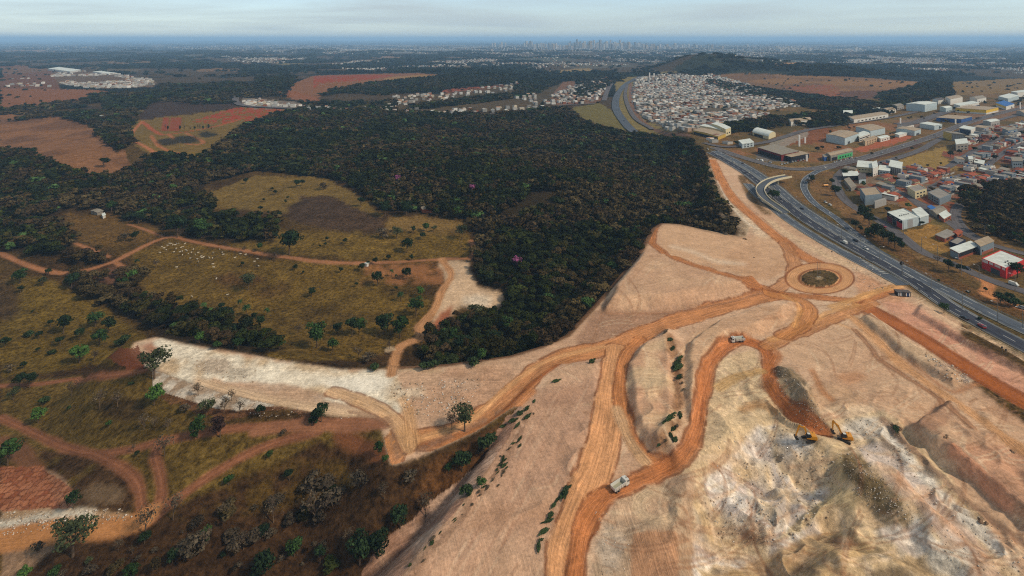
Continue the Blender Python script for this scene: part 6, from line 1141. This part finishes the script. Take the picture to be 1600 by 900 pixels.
# ------------------------------------------------------------------ vehicles
for k_, c_, r_ in (('paint_white', (206,208,204), .4), ('paint_black', (22,24,28), .3), ('paint_silver', (160,166,172), .3), ('paint_red', (150,36,34), .35), ('paint_blue', (44,70,120), .35), ('machine_yellow', (214,146,30), .45), ('machine_dark', (40,38,36), .6), ('dusty_steel', (120,112,98), .7), ('bed_grey', (158,158,138), .7)): M[k_] = surf(k_, c_, r_, .08, 2, spec=.5)
M['tyre'] = surf('tyre_rubber', (34, 32, 32), .9, .1); M['rim'] = surf('wheel_rim', (150, 150, 150), .4, .05, metal=.5); M['lamp_glass'] = surf('headlight_glass', (220, 222, 215), .2, .02); M['tail_red'] = surf('tail_light_red', (150, 30, 26), .3, .03)
def wheel(T, x, y, r, w, name='wheel'):
    o = MB().tube([(x, y - w / 2, r), (x, y + w / 2, r)], r, 12).build(name, M['tyre'], T); s = 1 if y > 0 else -1
    MB().tube([(x, y + s * (w / 2 + .003), r), (x, y + s * (w / 2 + .03), r)], r * .55, 10).build('rim', M['rim'], o); return o
def loft(mb, secs, n=None):      # rectangular sections along x: (x, halfwidth_bottom, halfwidth_top, z0, z1)
    V_ = []
    for x, wb, wt, z0, z1 in secs: V_ += [(x, -wb, z0), (x, wb, z0), (x, wb, z0 + (z1 - z0) * .5), (x, wt, z1), (x, -wt, z1), (x, -wb, z0 + (z1 - z0) * .5)]
    k = 6; m = len(secs); return mb.add(V_, [(i * k + j, i * k + (j + 1) % k, (i + 1) * k + (j + 1) % k, (i + 1) * k + j) for i in range(m - 1) for j in range(k)] + [tuple(range(k - 1, -1, -1)), tuple((m - 1) * k + j for j in range(k))])
def car_proto(paint, van=False):
    T = thing('van' if van else 'car', 'x', 'van' if van else 'car')
    if van: loft(MB(), [(-2.3,.88,.8,.35,1.95),(-2.2,.9,.82,.3,2.0),(1.1,.9,.82,.3,2.0),(1.75,.9,.8,.3,1.25),(2.3,.85,.75,.35,.95)]).build('body', M[paint], T); loft(MB(), [(1.12,.905,.75,1.3,1.9),(1.68,.9,.7,1.26,1.32)]).build('windscreen', M['glass'], T)
    else:
        loft(MB(), [(-2.1,.8,.72,.38,.9),(-1.9,.86,.8,.3,.98),(-.2,.88,.84,.28,.98),(1.0,.88,.84,.28,.95),(1.9,.85,.78,.3,.78),(2.12,.78,.68,.38,.66)]).build('body', M[paint], T)
        loft(MB(), [(-1.75,.80,.76,.93,1.0),(-1.15,.80,.62,.93,1.40),(.15,.80,.62,.93,1.42),(.95,.80,.74,.93,.99)]).build('windows', M['glass'], T); loft(MB(), [(-1.1,.61,.6,1.40,1.44),(.12,.61,.6,1.42,1.46)]).build('roof', M[paint], T)
    for x in (-1.35, 1.35):
        for y in (-.8, .8): wheel(T, x, y, .32, .22)
    for y in (-.6, .6): MB().box(2.05 if not van else 2.27, 2.14 if not van else 2.34, y - .14, y + .14, .55, .68).build('headlight', M['lamp_glass'], T); MB().box(-2.16 if not van else -2.33, -2.08 if not van else -2.29, y - .14, y + .14, .62, .76).build('tail_light', M['tail_red'], T)
    return T
CP = {k: car_proto('paint_' + k) for k in ('white', 'black', 'silver', 'red', 'blue')}; CP['van'] = car_proto('paint_white', True); cfresh = set(CP)
def put_car(px, py, hx_, hy_, kind, label, grp=None, z=0):
    x, y, zz = up(px, py); a = up(hx_, hy_); rz = math.atan2(a[1] - y, a[0] - x)
    if kind in cfresh: cfresh.discard(kind); o = CP[kind]
    else: o = copy_tree(CP[kind])
    o.location = (x, y, zz + z); o.rotation_euler = (0, 0, rz); tag(o, label, 'van' if kind == 'van' else 'car', grp); return o
CARS = [(1320,381,1300,369,'van','white van driving left of the hatched markings on the highway',.36),(1353,390,1380,404,'white','white car on the far carriageway above the roundabout',.36),(1337,377,1320,366,'black','black car behind the hatched markings',.36),(1253,327,1240,317,'black','black car on the highway below the slip road',.36),(1222,312,1212,303,'silver','silver car emerging by the overpass foot',.36),(1170,270,1180,278,'white','white car just before the overpass',.36),(1163,271,1152,262,'black','dark car left of the white one before the overpass',.36),(1146,254,1156,260,'white','white car highest on the near highway',.36),(1160,256,1150,250,'black','black car beside the orange soil patch',.36),(1507,499,1490,488,'black','black car on the near carriageway right of the green tree',.36),(1534,512,1520,503,'red','dark red car trailing the black one',.36),
 (1106,234,1115,238,'white','white car by the forest edge',.4),(1374,353,1384,360,'white','white car parked before the black fronted shop',.2),(1382,355,1392,362,'red','red car parked before the black fronted shop',.2),(1584,446,1596,450,'van','white van parked under the tree by the red shop',.2),(1599,483,1610,486,'silver','silver car on the dirt road at the right edge',.2),(1512,421,1520,425,'black','black car in front of the red shop wall',.2),(1338,248,1350,245,'silver','silver car on the avenue',.55),(1411,229,1420,226,'white','white car on the avenue past the works',.55),(1460,212,1470,209,'black','dark car on the avenue near the blue hall',.55),(1430,221,1440,218,'red','red car on the avenue',.55),(1378,240,1388,237,'silver','grey car below the green dealership on the avenue',.55),(1289,263,1300,260,'white','white car at the junction below the showroom',.55),(1183,250,1190,252,'white','white car at the left corner of the dark showroom',.3),(1190,252,1197,254,'van','white van at the dark showroom door',.3),(1203,255,1210,256,'silver','silver car on the dark showroom forecourt',.3),
 (1290,317,1298,322,'white','white car left on the grass inside the slip road',.2),(1297,321,1305,326,'white','second white car on the grass inside the slip road',.2),(1307,293,1312,300,'white','white car on the curved side street',.25),(1345,329,1352,333,'black','black car on the side street bend',.25),(966,150,965,140,'white','white car on the far highway bend',1.9),(961,162,962,170,'silver','silver car on the far highway bend',1.9),(975,190,970,182,'black','dark car near the forest on the far highway',1.9),(1120,243,1130,248,'silver','silver car leaving the forest edge',.4)]
for c_ in CARS: put_car(*c_[:6], grp=None, z=c_[6])
ROWL = 'parked car in the row before the green dealership'
for i in range(9): put_car(1304 + i * 3.4, 254.2 - i * .9, 1304 + i * 3.4 - 1, 262, ['white', 'silver', 'black', 'white', 'red', 'white', 'silver', 'blue', 'white'][i], ['white', 'silver', 'black', 'white', 'red', 'white', 'silver', 'blue', 'white'][i] + ' ' + ROWL, 'cars parked before the green dealership', .3)
for i in range(10): put_car(1222 + i * 4.2, 257.5 - i * .9, 1222 + i * 4.2 + 1, 264, ['white', 'silver', 'white', 'black', 'white', 'silver', 'red', 'white', 'silver', 'white'][i], ['white', 'silver', 'white', 'black', 'white', 'silver', 'red', 'white', 'silver', 'white'][i] + ' parked car in the row before the dark showroom', 'cars parked before the dark showroom', .3)
for k in cfresh:
    for ch in KIDS.get(CP[k].name, []):
        for g in KIDS.get(ch.name, []): bpy.data.objects.remove(g)
        bpy.data.objects.remove(ch)
    bpy.data.objects.remove(CP[k])
# dump trucks
def dump_truck(label, tail, head):
    a, b_ = up(*tail), up(*head); c = ((a[0] + b_[0]) / 2, (a[1] + b_[1]) / 2); T = thing('dump_truck', label, 'truck', (c[0], c[1], max(a[2], b_[2])), math.atan2(b_[1] - a[1], b_[0] - a[0]), 'white dump trucks on the haul road')
    T.scale = (.8, .8, .8); MB().box(-4.1, 2.3, -.45, .45, .75, 1.0).build('chassis', M['machine_dark'], T)
    cab = loft(MB(), [(2.3,1.2,1.15,.75,2.75),(2.5,1.22,1.18,.6,2.95),(3.9,1.22,1.15,.6,2.95),(4.25,1.2,1.1,.6,1.9),(4.3,1.18,1.08,.6,1.6)]).build('cab', M['paint_white'], T)
    MB().hexa([(4.22,-1.05,1.75),(4.34,-1.05,1.75),(4.34,1.05,1.75),(4.22,1.05,1.75)], [(3.92,-1.0,2.75),(4.04,-1.0,2.75),(4.04,1.0,2.75),(3.92,1.0,2.75)]).build('windscreen', M['glass'], cab)
    for s in (-1, 1): MB().box(3.0, 3.75, s * 1.225 - .02, s * 1.225 + .02, 1.85, 2.6).build('side_window', M['glass'], cab); MB().box(4.31, 4.4, s * .8 - .2, s * .8 + .2, .85, 1.1).build('headlight', M['lamp_glass'], T); MB().box(4.1, 4.2, s * 1.4 - .1, s * 1.4 + .1, 2.0, 2.5).build('mirror', M['machine_dark'], cab)
    MB().box(3.2, 3.6, -.25, .25, 2.96, 3.02).build('roof_hatch', M['machine_dark'], cab)
    bed = MB(); w = 1.25
    bed.box(-4.2, 1.9, -w, w, 1.15, 1.3)
    for s in (-1, 1): bed.hexa([(-4.2, s * w - .05, 1.3), (1.9, s * w - .05, 1.3), (1.9, s * w + .05, 1.3), (-4.2, s * w + .05, 1.3)], [(-4.3, s * (w + .15) - .05, 2.7), (1.9, s * (w + .15) - .05, 2.7), (1.9, s * (w + .15) + .05, 2.7), (-4.3, s * (w + .15) + .05, 2.7)])
    bed.box(1.9, 2.0, -w - .2, w + .2, 1.15, 2.9); bed.box(1.9, 2.9, -w, w, 3.02, 3.12) ; bed.box(-4.3, -4.2, -w - .1, w + .1, 1.3, 2.3)
    for x in (-3.6, -2.6, -1.6, -.6, .4, 1.4):
        for s in (-1, 1): bed.box(x - .06, x + .06, s * (w + .12) - .08 + (.08 if s > 0 else -.08), s * (w + .12) + .08 + (.08 if s > 0 else -.08), 1.2, 2.66)
    bo = bed.build('dump_body', M['paint_white'], T); MB().box(-4.15, 1.85, -w + .05, w - .05, 1.303, 1.36).build('bed_liner', M['bed_grey'], bo)
    for x in (3.2, -1.6, -2.95):
        for s in (-1, 1): wheel(T, x, s * (1.0 if x > 0 else .95), .52, .32 if x > 0 else .55)
    MB().box(.6, 1.5, .5, 1.1, .5, 1.0).build('fuel_tank', M['steel'], T); return T
dump_truck('white dump truck with an empty grey bed driving up the lower haul road', (957, 770.5), (981, 757)); dump_truck('white dump truck with dusty bed coming down the upper haul road', (1164, 533), (1141, 535))
# excavators
def excavator(label, at_, face, boom, track_az):
    x, y, z = up(*at_); f_ = up(*face); az = math.atan2(f_[1] - y, f_[0] - x); T = thing('excavator', label, 'excavator', (x, y, z), az, 'yellow excavators loading at the quarry face')
    for s in (-1, 1):
        c, n_ = math.cos(track_az), math.sin(track_az); mb = MB(); pr = [(-2.2, .45), (-1.9, .05), (1.9, .05), (2.2, .45), (2.0, .85), (-2.0, .85)]; V_ = []
        for o in (s * 1.25 - .3, s * 1.25 + .3): V_ += [(a_ * c - o * n_, a_ * n_ + o * c, b_) for a_, b_ in pr]
        mb.add(V_, [tuple(range(6)), tuple(range(11, 5, -1))] + [(i, i + 6, (i + 1) % 6 + 6, (i + 1) % 6) for i in range(6)]).build('track', M['machine_dark'], T)
    MB().box(-1, 1, -.8, .8, .5, 1.05).tube([(0, 0, 1.0), (0, 0, 1.25)], .75, 12).build('undercarriage', M['machine_dark'], T)
    hs = loft(MB(), [(-2.5,1.3,1.2,1.26,2.1),(-2.3,1.38,1.3,1.26,2.5),(-.6,1.38,1.3,1.26,2.5),(-.5,1.38,1.3,1.26,2.0),(1.1,1.3,1.3,1.26,1.7)]).build('house', M['machine_yellow'], T); MB().box(-2.55, -1.6, -1.2, 1.2, 1.3, 1.9).build('counterweight', M['machine_dark'], hs) ; MB().tube([(-1.5, -.6, 2.5), (-1.5, -.6, 3.0)], .08, 6).build('exhaust', M['machine_dark'], hs)
    cab = loft(MB(), [(-.2,.5,.46,1.7,3.05),(.9,.5,.46,1.7,3.05),(1.35,.48,.4,1.7,2.3)]); cab.v = [(a_, b_ + .82, c_) for a_, b_, c_ in cab.v]; co = cab.build('cab', M['machine_dark'], T); MB().box(-.15, .85, .4, 1.24, 3.06, 3.14).build('cab_roof', M['paint_white'], co)
    wsd = MB().box(.0, .8, 1.325, 1.345, 2.1, 2.9); wsd.build('window', M['glass'], co)
    (p0x, p0z), (p1x, p1z), (p2x, p2z), (p3x, p3z) = boom
    def arm(pts, w, hgt, name, mat, par=T):
        mb = MB(); n = len(pts); V_ = []
        for i, (px_, pz_) in enumerate(pts):
            h_ = hgt[i]; d = Vector((pts[min(i + 1, n - 1)][0] - pts[max(i - 1, 0)][0], 0, pts[min(i + 1, n - 1)][1] - pts[max(i - 1, 0)][1])).normalized(); q = Vector((-d.z, 0, d.x)) * h_ / 2
            V_ += [(px_ + q.x, -w, pz_ + q.z), (px_ + q.x, w, pz_ + q.z), (px_ - q.x, w, pz_ - q.z), (px_ - q.x, -w, pz_ - q.z)]
        mb.add(V_, [(i * 4 + j, i * 4 + (j + 1) % 4, i * 4 + 4 + (j + 1) % 4, i * 4 + 4 + j) for i in range(n - 1) for j in range(4)] + [(3, 2, 1, 0), (n * 4 - 4, n * 4 - 3, n * 4 - 2, n * 4 - 1)]); return mb.build(name, M[mat], par)
    bo = arm([(p0x, p0z), (p1x, p1z), (p2x, p2z)], .24, [.5, .8, .45], 'boom', 'machine_yellow'); MB().tube([(p0x + .5, .35, p0z - .2), ((p1x + p2x) / 2, .35, (p1z + p2z) / 2 - .3)], .09, 6).tube([(p0x + .5, -.35, p0z - .2), ((p1x + p2x) / 2, -.35, (p1z + p2z) / 2 - .3)], .09, 6).build('boom_cylinder', M['steel'], bo)
    st = arm([(p2x - .2, p2z + .5), (p2x + .05, p2z), (p3x, p3z)], .19, [.3, .6, .3], 'stick', 'machine_yellow'); MB().tube([(p1x + .3, 0, p1z + .5), (p2x - .15, 0, p2z + .5)], .1, 6).build('stick_cylinder', M['steel'], st)
    MB().add([(p3x + q, s, p3z + r_) for s in (-.7, .7) for q, r_ in ((.35, .1), (.5, -.6), (.1, -1.15), (-.6, -1.2), (-1.0, -.75), (-.25, -.1))], [tuple(range(6)), tuple(range(11, 5, -1))] + [(i, i + 6, (i + 1) % 6 + 6, (i + 1) % 6) for i in (0, 1, 2, 5)]).build('bucket', M['machine_dark'], T)
excavator('yellow excavator on the left reaching down towards the white rubble', (1264, 688), (1244, 692), [(.6, 1.9), (1.6, 4.6), (3.3, 5.0), (4.6, 1.2)], .35)
excavator('yellow excavator on the right with its boom raised over the dug pit', (1320, 688), (1304, 684), [(.9, 1.9), (2.4, 5.2), (3.9, 6.4), (4.2, 3.2)], -.5)
# ------------------------------------------------------------------ lamp posts, site hut, roundabout masts
def lamp(px, py, h, lab, double=False, first_=[None]):
    x, y, z = up(px, py)
    if first_[0] is None or double != first_[0][1]:
        T = thing('street_lamp', lab, 'street lamp', (x, y, z)); MB().tube([(0, 0, -.5), (0, 0, 5), (0, 0, 10.6)], [.16, .13, .09], 8).build('pole', M['steel'], T); MB().tube([(0, 0, 10.5), (.9, 0, 11.0), (1.8, 0, 11.1)], [.06, .05, .05], 6).build('arm', M['steel'], T); MB().box(1.7, 2.5, -.16, .16, 11.02, 11.18).build('lamp_head', M['sign_white'], T)
        if double: MB().tube([(0, 0, 10.5), (-.9, 0, 11.0), (-1.8, 0, 11.1)], [.06, .05, .05], 6).build('arm', M['steel'], T); MB().box(-2.5, -1.7, -.16, .16, 11.02, 11.18).build('lamp_head', M['sign_white'], T)
        first_[0] = (T, double)
    else: T = copy_tree(first_[0][0]); T.location = (x, y, z)
    T.rotation_euler = (0, 0, rng.choice([-.5, 2.6])); T.scale = (1.15, 1.15, h / 11.); tag(T, lab, 'street lamp', 'street lamps along the highway and the side streets')
LP = [(1559,503,'nearest the bottom right on the verge'),(1504,483,'opposite the green roadside tree'),(1455,456,'beside the site entrance'),(1410,433,'above the site hut'),(1374,409,'above the hatched markings'),(1345,391,'between roundabout and black fronted shop'),(1315,374,'directly above the roundabout'),(1291,352,'inside the slip road bend'),(1269,339,'between slip road and highway'),(1250,327,'left foot of the slip road'),(1195,273,'just behind the overpass'),(1225,273,'at the overpass end'),(1131,254,'beside the top of the orange road'),(1530,441,'in front of the long white shed'),(1502,430,'on the side street before the palms'),(1586,456,'by the parked white van'),(1539,373,'beside the dark wood'),(1320,314,'at the side street bend'),(1330,263,'below the green dealership'),(1383,247,'on the avenue before the dark sheds'),(1313,273,'by the junction'),(1465,407,'by the leafless roadside tree'),(1440,393,'beside the dry lot'),(1412,367,'in front of the black fronted shop'),(1598,513,'at the right edge')]
for px, py, w in LP: lamp(px, py, 10.5, 'slim grey street lamp ' + w)
x, y, z = up(1410, 462); T = thing('site_hut', 'black framed site hut with white and blue panels beside the highway', 'hut', (x, y, z), R(-8))
MB().box(-3.6, 3.6, -1.5, 1.5, .25, 2.7).build('body', M['black'], T); MB().box(-3.9, 3.9, -1.8, 1.8, 2.703, 2.85).build('roof', M['roof_dark'], T); [MB().box(a, a + .5, -1.58, -1.503, .5, 2.4).build('panel', M[c_], T) for a, c_ in ((-3.2, 'pale_blue'), (-2.3, 'sign_white'), (-1.5, 'pale_blue'), (1.0, 'sign_white'), (1.8, 'blue'), (2.7, 'sign_white'))]; MB().box(-.5, .4, -1.57, -1.503, .25, 2.3).build('door', M['door_grey'], T)
for a in (-3.2, 0, 3.2): MB().box(a - .2, a + .2, -1.2, 1.2, -.4, .247).build('skid', M['machine_dark'], T)
for px, l_ in ((1277.6, 'left slim mast on the roundabout island'), (1281.2, 'right slim mast on the roundabout island')):
    x, y, z = up(px, 433); T = thing('mast', l_, 'mast', (x, y, z)); MB().tube([(0, 0, -.5), (0, 0, 9.8)], [.14, .1], 8).build('pole', M['steel'], T); MB().box(-.5, .5, -.5, .5, -.3, .25).build('base', M['concrete'], T)
for px, py, l_ in ((1409, 431, 'dark backed round road sign in the highway median'), (1300, 400, 'small road sign on the near verge above the roundabout'), (1566, 553, 'road sign on the verge at the lower right'), (1572, 557, 'second road sign on the verge at the lower right')):
    x, y, z = up(px, py); T = thing('road_sign', l_, 'road sign', (x, y, z)); h = 8 if px == 1409 else 3; MB().tube([(0, 0, -.3), (0, 0, h)], .07, 6).build('post', M['steel'], T); MB().tube([(0, .08, h), (0, .14, h)], 1.3 if px == 1409 else .5, 16).build('disc', M['black'], T)
# orange truck and barriers left of the side street
x, y, z = up(1290, 292); T = thing('tank_trailer', 'orange tank trailer standing on the grass by the side street', 'trailer', (x, y, z), .2); MB().tube([(-2.6, 0, 1.7), (2.6, 0, 1.7)], 1.05, 12).build('tank', M['machine_yellow'], T); MB().box(-2.8, 3.4, -.8, .8, .5, .7).build('chassis', M['machine_dark'], T); [wheel(T, a, s, .45, .3) for a in (-2, -1) for s in (-.9, .9)]
# ------------------------------------------------------------------ cattle
M['hide_white'] = surf('cattle_hide', (196, 188, 170), .9, .12, 2); M['hide_brown'] = surf('brown_hide', (120, 84, 58), .9, .12, 2)
def cow_mesh(name, lying):
    me = bpy.data.meshes.new(name); bm = bmesh.new(); sk = bm.verts.layers.skin.verify(); h = .55 if lying else 1.15
    pts = [((-.55, 0, h), .33), ((0, 0, h - .03), .36), ((.5, 0, h + .02), .34), ((.85, 0, h + .16), .2), ((1.12, 0, h + .22 if not lying else h + .3), .15), ((1.38, 0, h + .02), .09), ((-.85, 0, h + .1), .14), ((-.98, 0, h - .45), .03)]
    ed = [(0, 1), (1, 2), (2, 3), (3, 4), (4, 5), (0, 6), (6, 7)]
    for s in (-1, 1):
        for x0, par in ((-.6, 0), (.5, 2)):
            k = len(pts)
            if lying: pts += [((x0 + .1, s * .32, h - .25), .12), ((x0 + .4, s * .42, .1), .07), ((x0 + .75, s * .38, .08), .05)]
            else: pts += [((x0, s * .2, h - .35), .13), ((x0 + (-.08 if x0 < 0 else .03), s * .22, .5), .07), ((x0 + .02, s * .22, .06), .055)]
            ed += [(par, k), (k, k + 1), (k + 1, k + 2)]
        k = len(pts); pts += [((1.1, s * .22, h + .3), .045)]; ed += [(4, k)]
    vs_ = [bm.verts.new(p) for p, _ in pts]
    for v_, (_, r_) in zip(vs_, pts): v_[sk].radius = (r_, r_)
    vs_[0][sk].use_root = True
    for a, b_ in ed: bm.edges.new((vs_[a], vs_[b_]))
    bm.to_mesh(me); bm.free(); o = link(bpy.data.objects.new(name, me)); o.modifiers.new('s', 'SKIN'); sm_ = o.modifiers.new('u', 'SUBSURF'); sm_.levels = 1
    dg = bpy.context.evaluated_depsgraph_get(); m2 = bpy.data.meshes.new_from_object(o.evaluated_get(dg)); o.modifiers.clear(); o.data = m2; m2.materials.clear(); m2.materials.append(M['hide_white']); [setattr(p, 'use_smooth', True) for p in m2.polygons]; return o
cows = [cow_mesh('cow', False), cow_mesh('cow', True)]; cu = set()
CW = [(250,396),(253,386),(256,389),(262,384),(265,382),(268,381),(270,384),(274,383),(276,382),(279,381),(275,390),(281,394),(283,388),(286,386),(285,394),(290,391),(292,393),(294,397),(297,405),(299,396),(302,391),(305,399),(308,406),(314,401),(316,404),(318,402),(327,404),(332,404),(333,396),(343,390),(347,396),(349,399),(367,404),(376,397),(384,399),(398,409),(276,419),(334,419),(338,437),(333,413),(289,382),(260,391),(272,395),(310,395),(404,417),(300,465),(295,474),(291,487),(293,489),(355,461),(402,406),(285,399),(310,410)]
for i, (px, py) in enumerate(CW):
    k = i % 2 if rng.random() < .8 else 0
    if k in cu: o = cows[k].copy(); link(o)
    else: cu.add(k); o = cows[k]
    x, y, z = up(px, py); s = .85; o.location = (x, y, z); o.rotation_euler = (0, 0, rng.uniform(0, 6.28)); o.scale = (s, s, s)
    tag(o, ('white cow standing' if k == 0 else 'white cow lying') + (' in the herd on the dry pasture by the dirt track' if py < 425 else ' in the grass below the herd'), 'cow', 'white cattle on the pasture')
# small farm roofs
b('farm_building', 'long grey roofed shed hidden in the trees left of the farm track', 'farm building', (152,337),(161,334),(142,334), 3, 'concrete_wall', 'roof_grey', 'gable')
b('farm_building', 'small white walled hut below the long grey farm shed', 'farm building', (161,342),(165,340),(159,339), 2.6, 'white_wall', 'roof_white', 'shed', rise=.3)
b('farm_building', 'clay roofed farmhouse behind the dark hedge trees', 'farm building', (237,339),(244,336),(232,335), 3, 'beige', 'roof_clay', 'gable')
b('farm_building', 'weathered tin roofed barn at the forest corner', 'farm building', (660,333),(674,332),(656,327), 3.2, 'brick', 'roof_grey', 'gable')
b('shed', 'bright white tent roof alone in the trees by the brown hill', 'shed', (158,187),(162,186),(153,185), 7, 'white_wall', 'roof_white', 'gable')
b('warehouse', 'very long pale warehouse far off behind the left estate', 'warehouse', (110,114),(126,111.5),(75,110.5), 9, 'white_wall', 'roof_white', 'flat')
b('warehouse', 'second pale warehouse far off behind the left estate', 'warehouse', (170,117),(184,116),(145,114), 7, 'white_wall', 'roof_white', 'flat')
b('kiosk', 'small white van shaped stall on the pasture road', 'kiosk', (573,417),(576,416),(570,416), 2.2, 'white_wall', 'roof_white', 'flat')

# ------------------------------------------------------------------ where several things share a description, say which one in reading order
byl = {}
for o in sc.objects:
    if o.parent is None and o.get('label') and not o.get('kind'): byl.setdefault(o['label'], []).append(o)
NUM = ['two', 'three', 'four', 'five', 'six']; ORD = ['leftmost', 'second from left', 'third from left', 'fourth from left', 'fifth from left', 'sixth from left']
for l_, L_ in byl.items():
    if 2 <= len(L_) <= 6 and len(l_.split()) <= 10 and 'skyline' not in l_:
        L_.sort(key=lambda o: o.location.x / max(o.location.y, 1))
        for i, o in enumerate(L_): o['label'] = l_ + ', ' + (ORD[i] if i < len(L_) - 1 or len(L_) > 2 else 'rightmost') + ' of ' + NUM[len(L_) - 2]
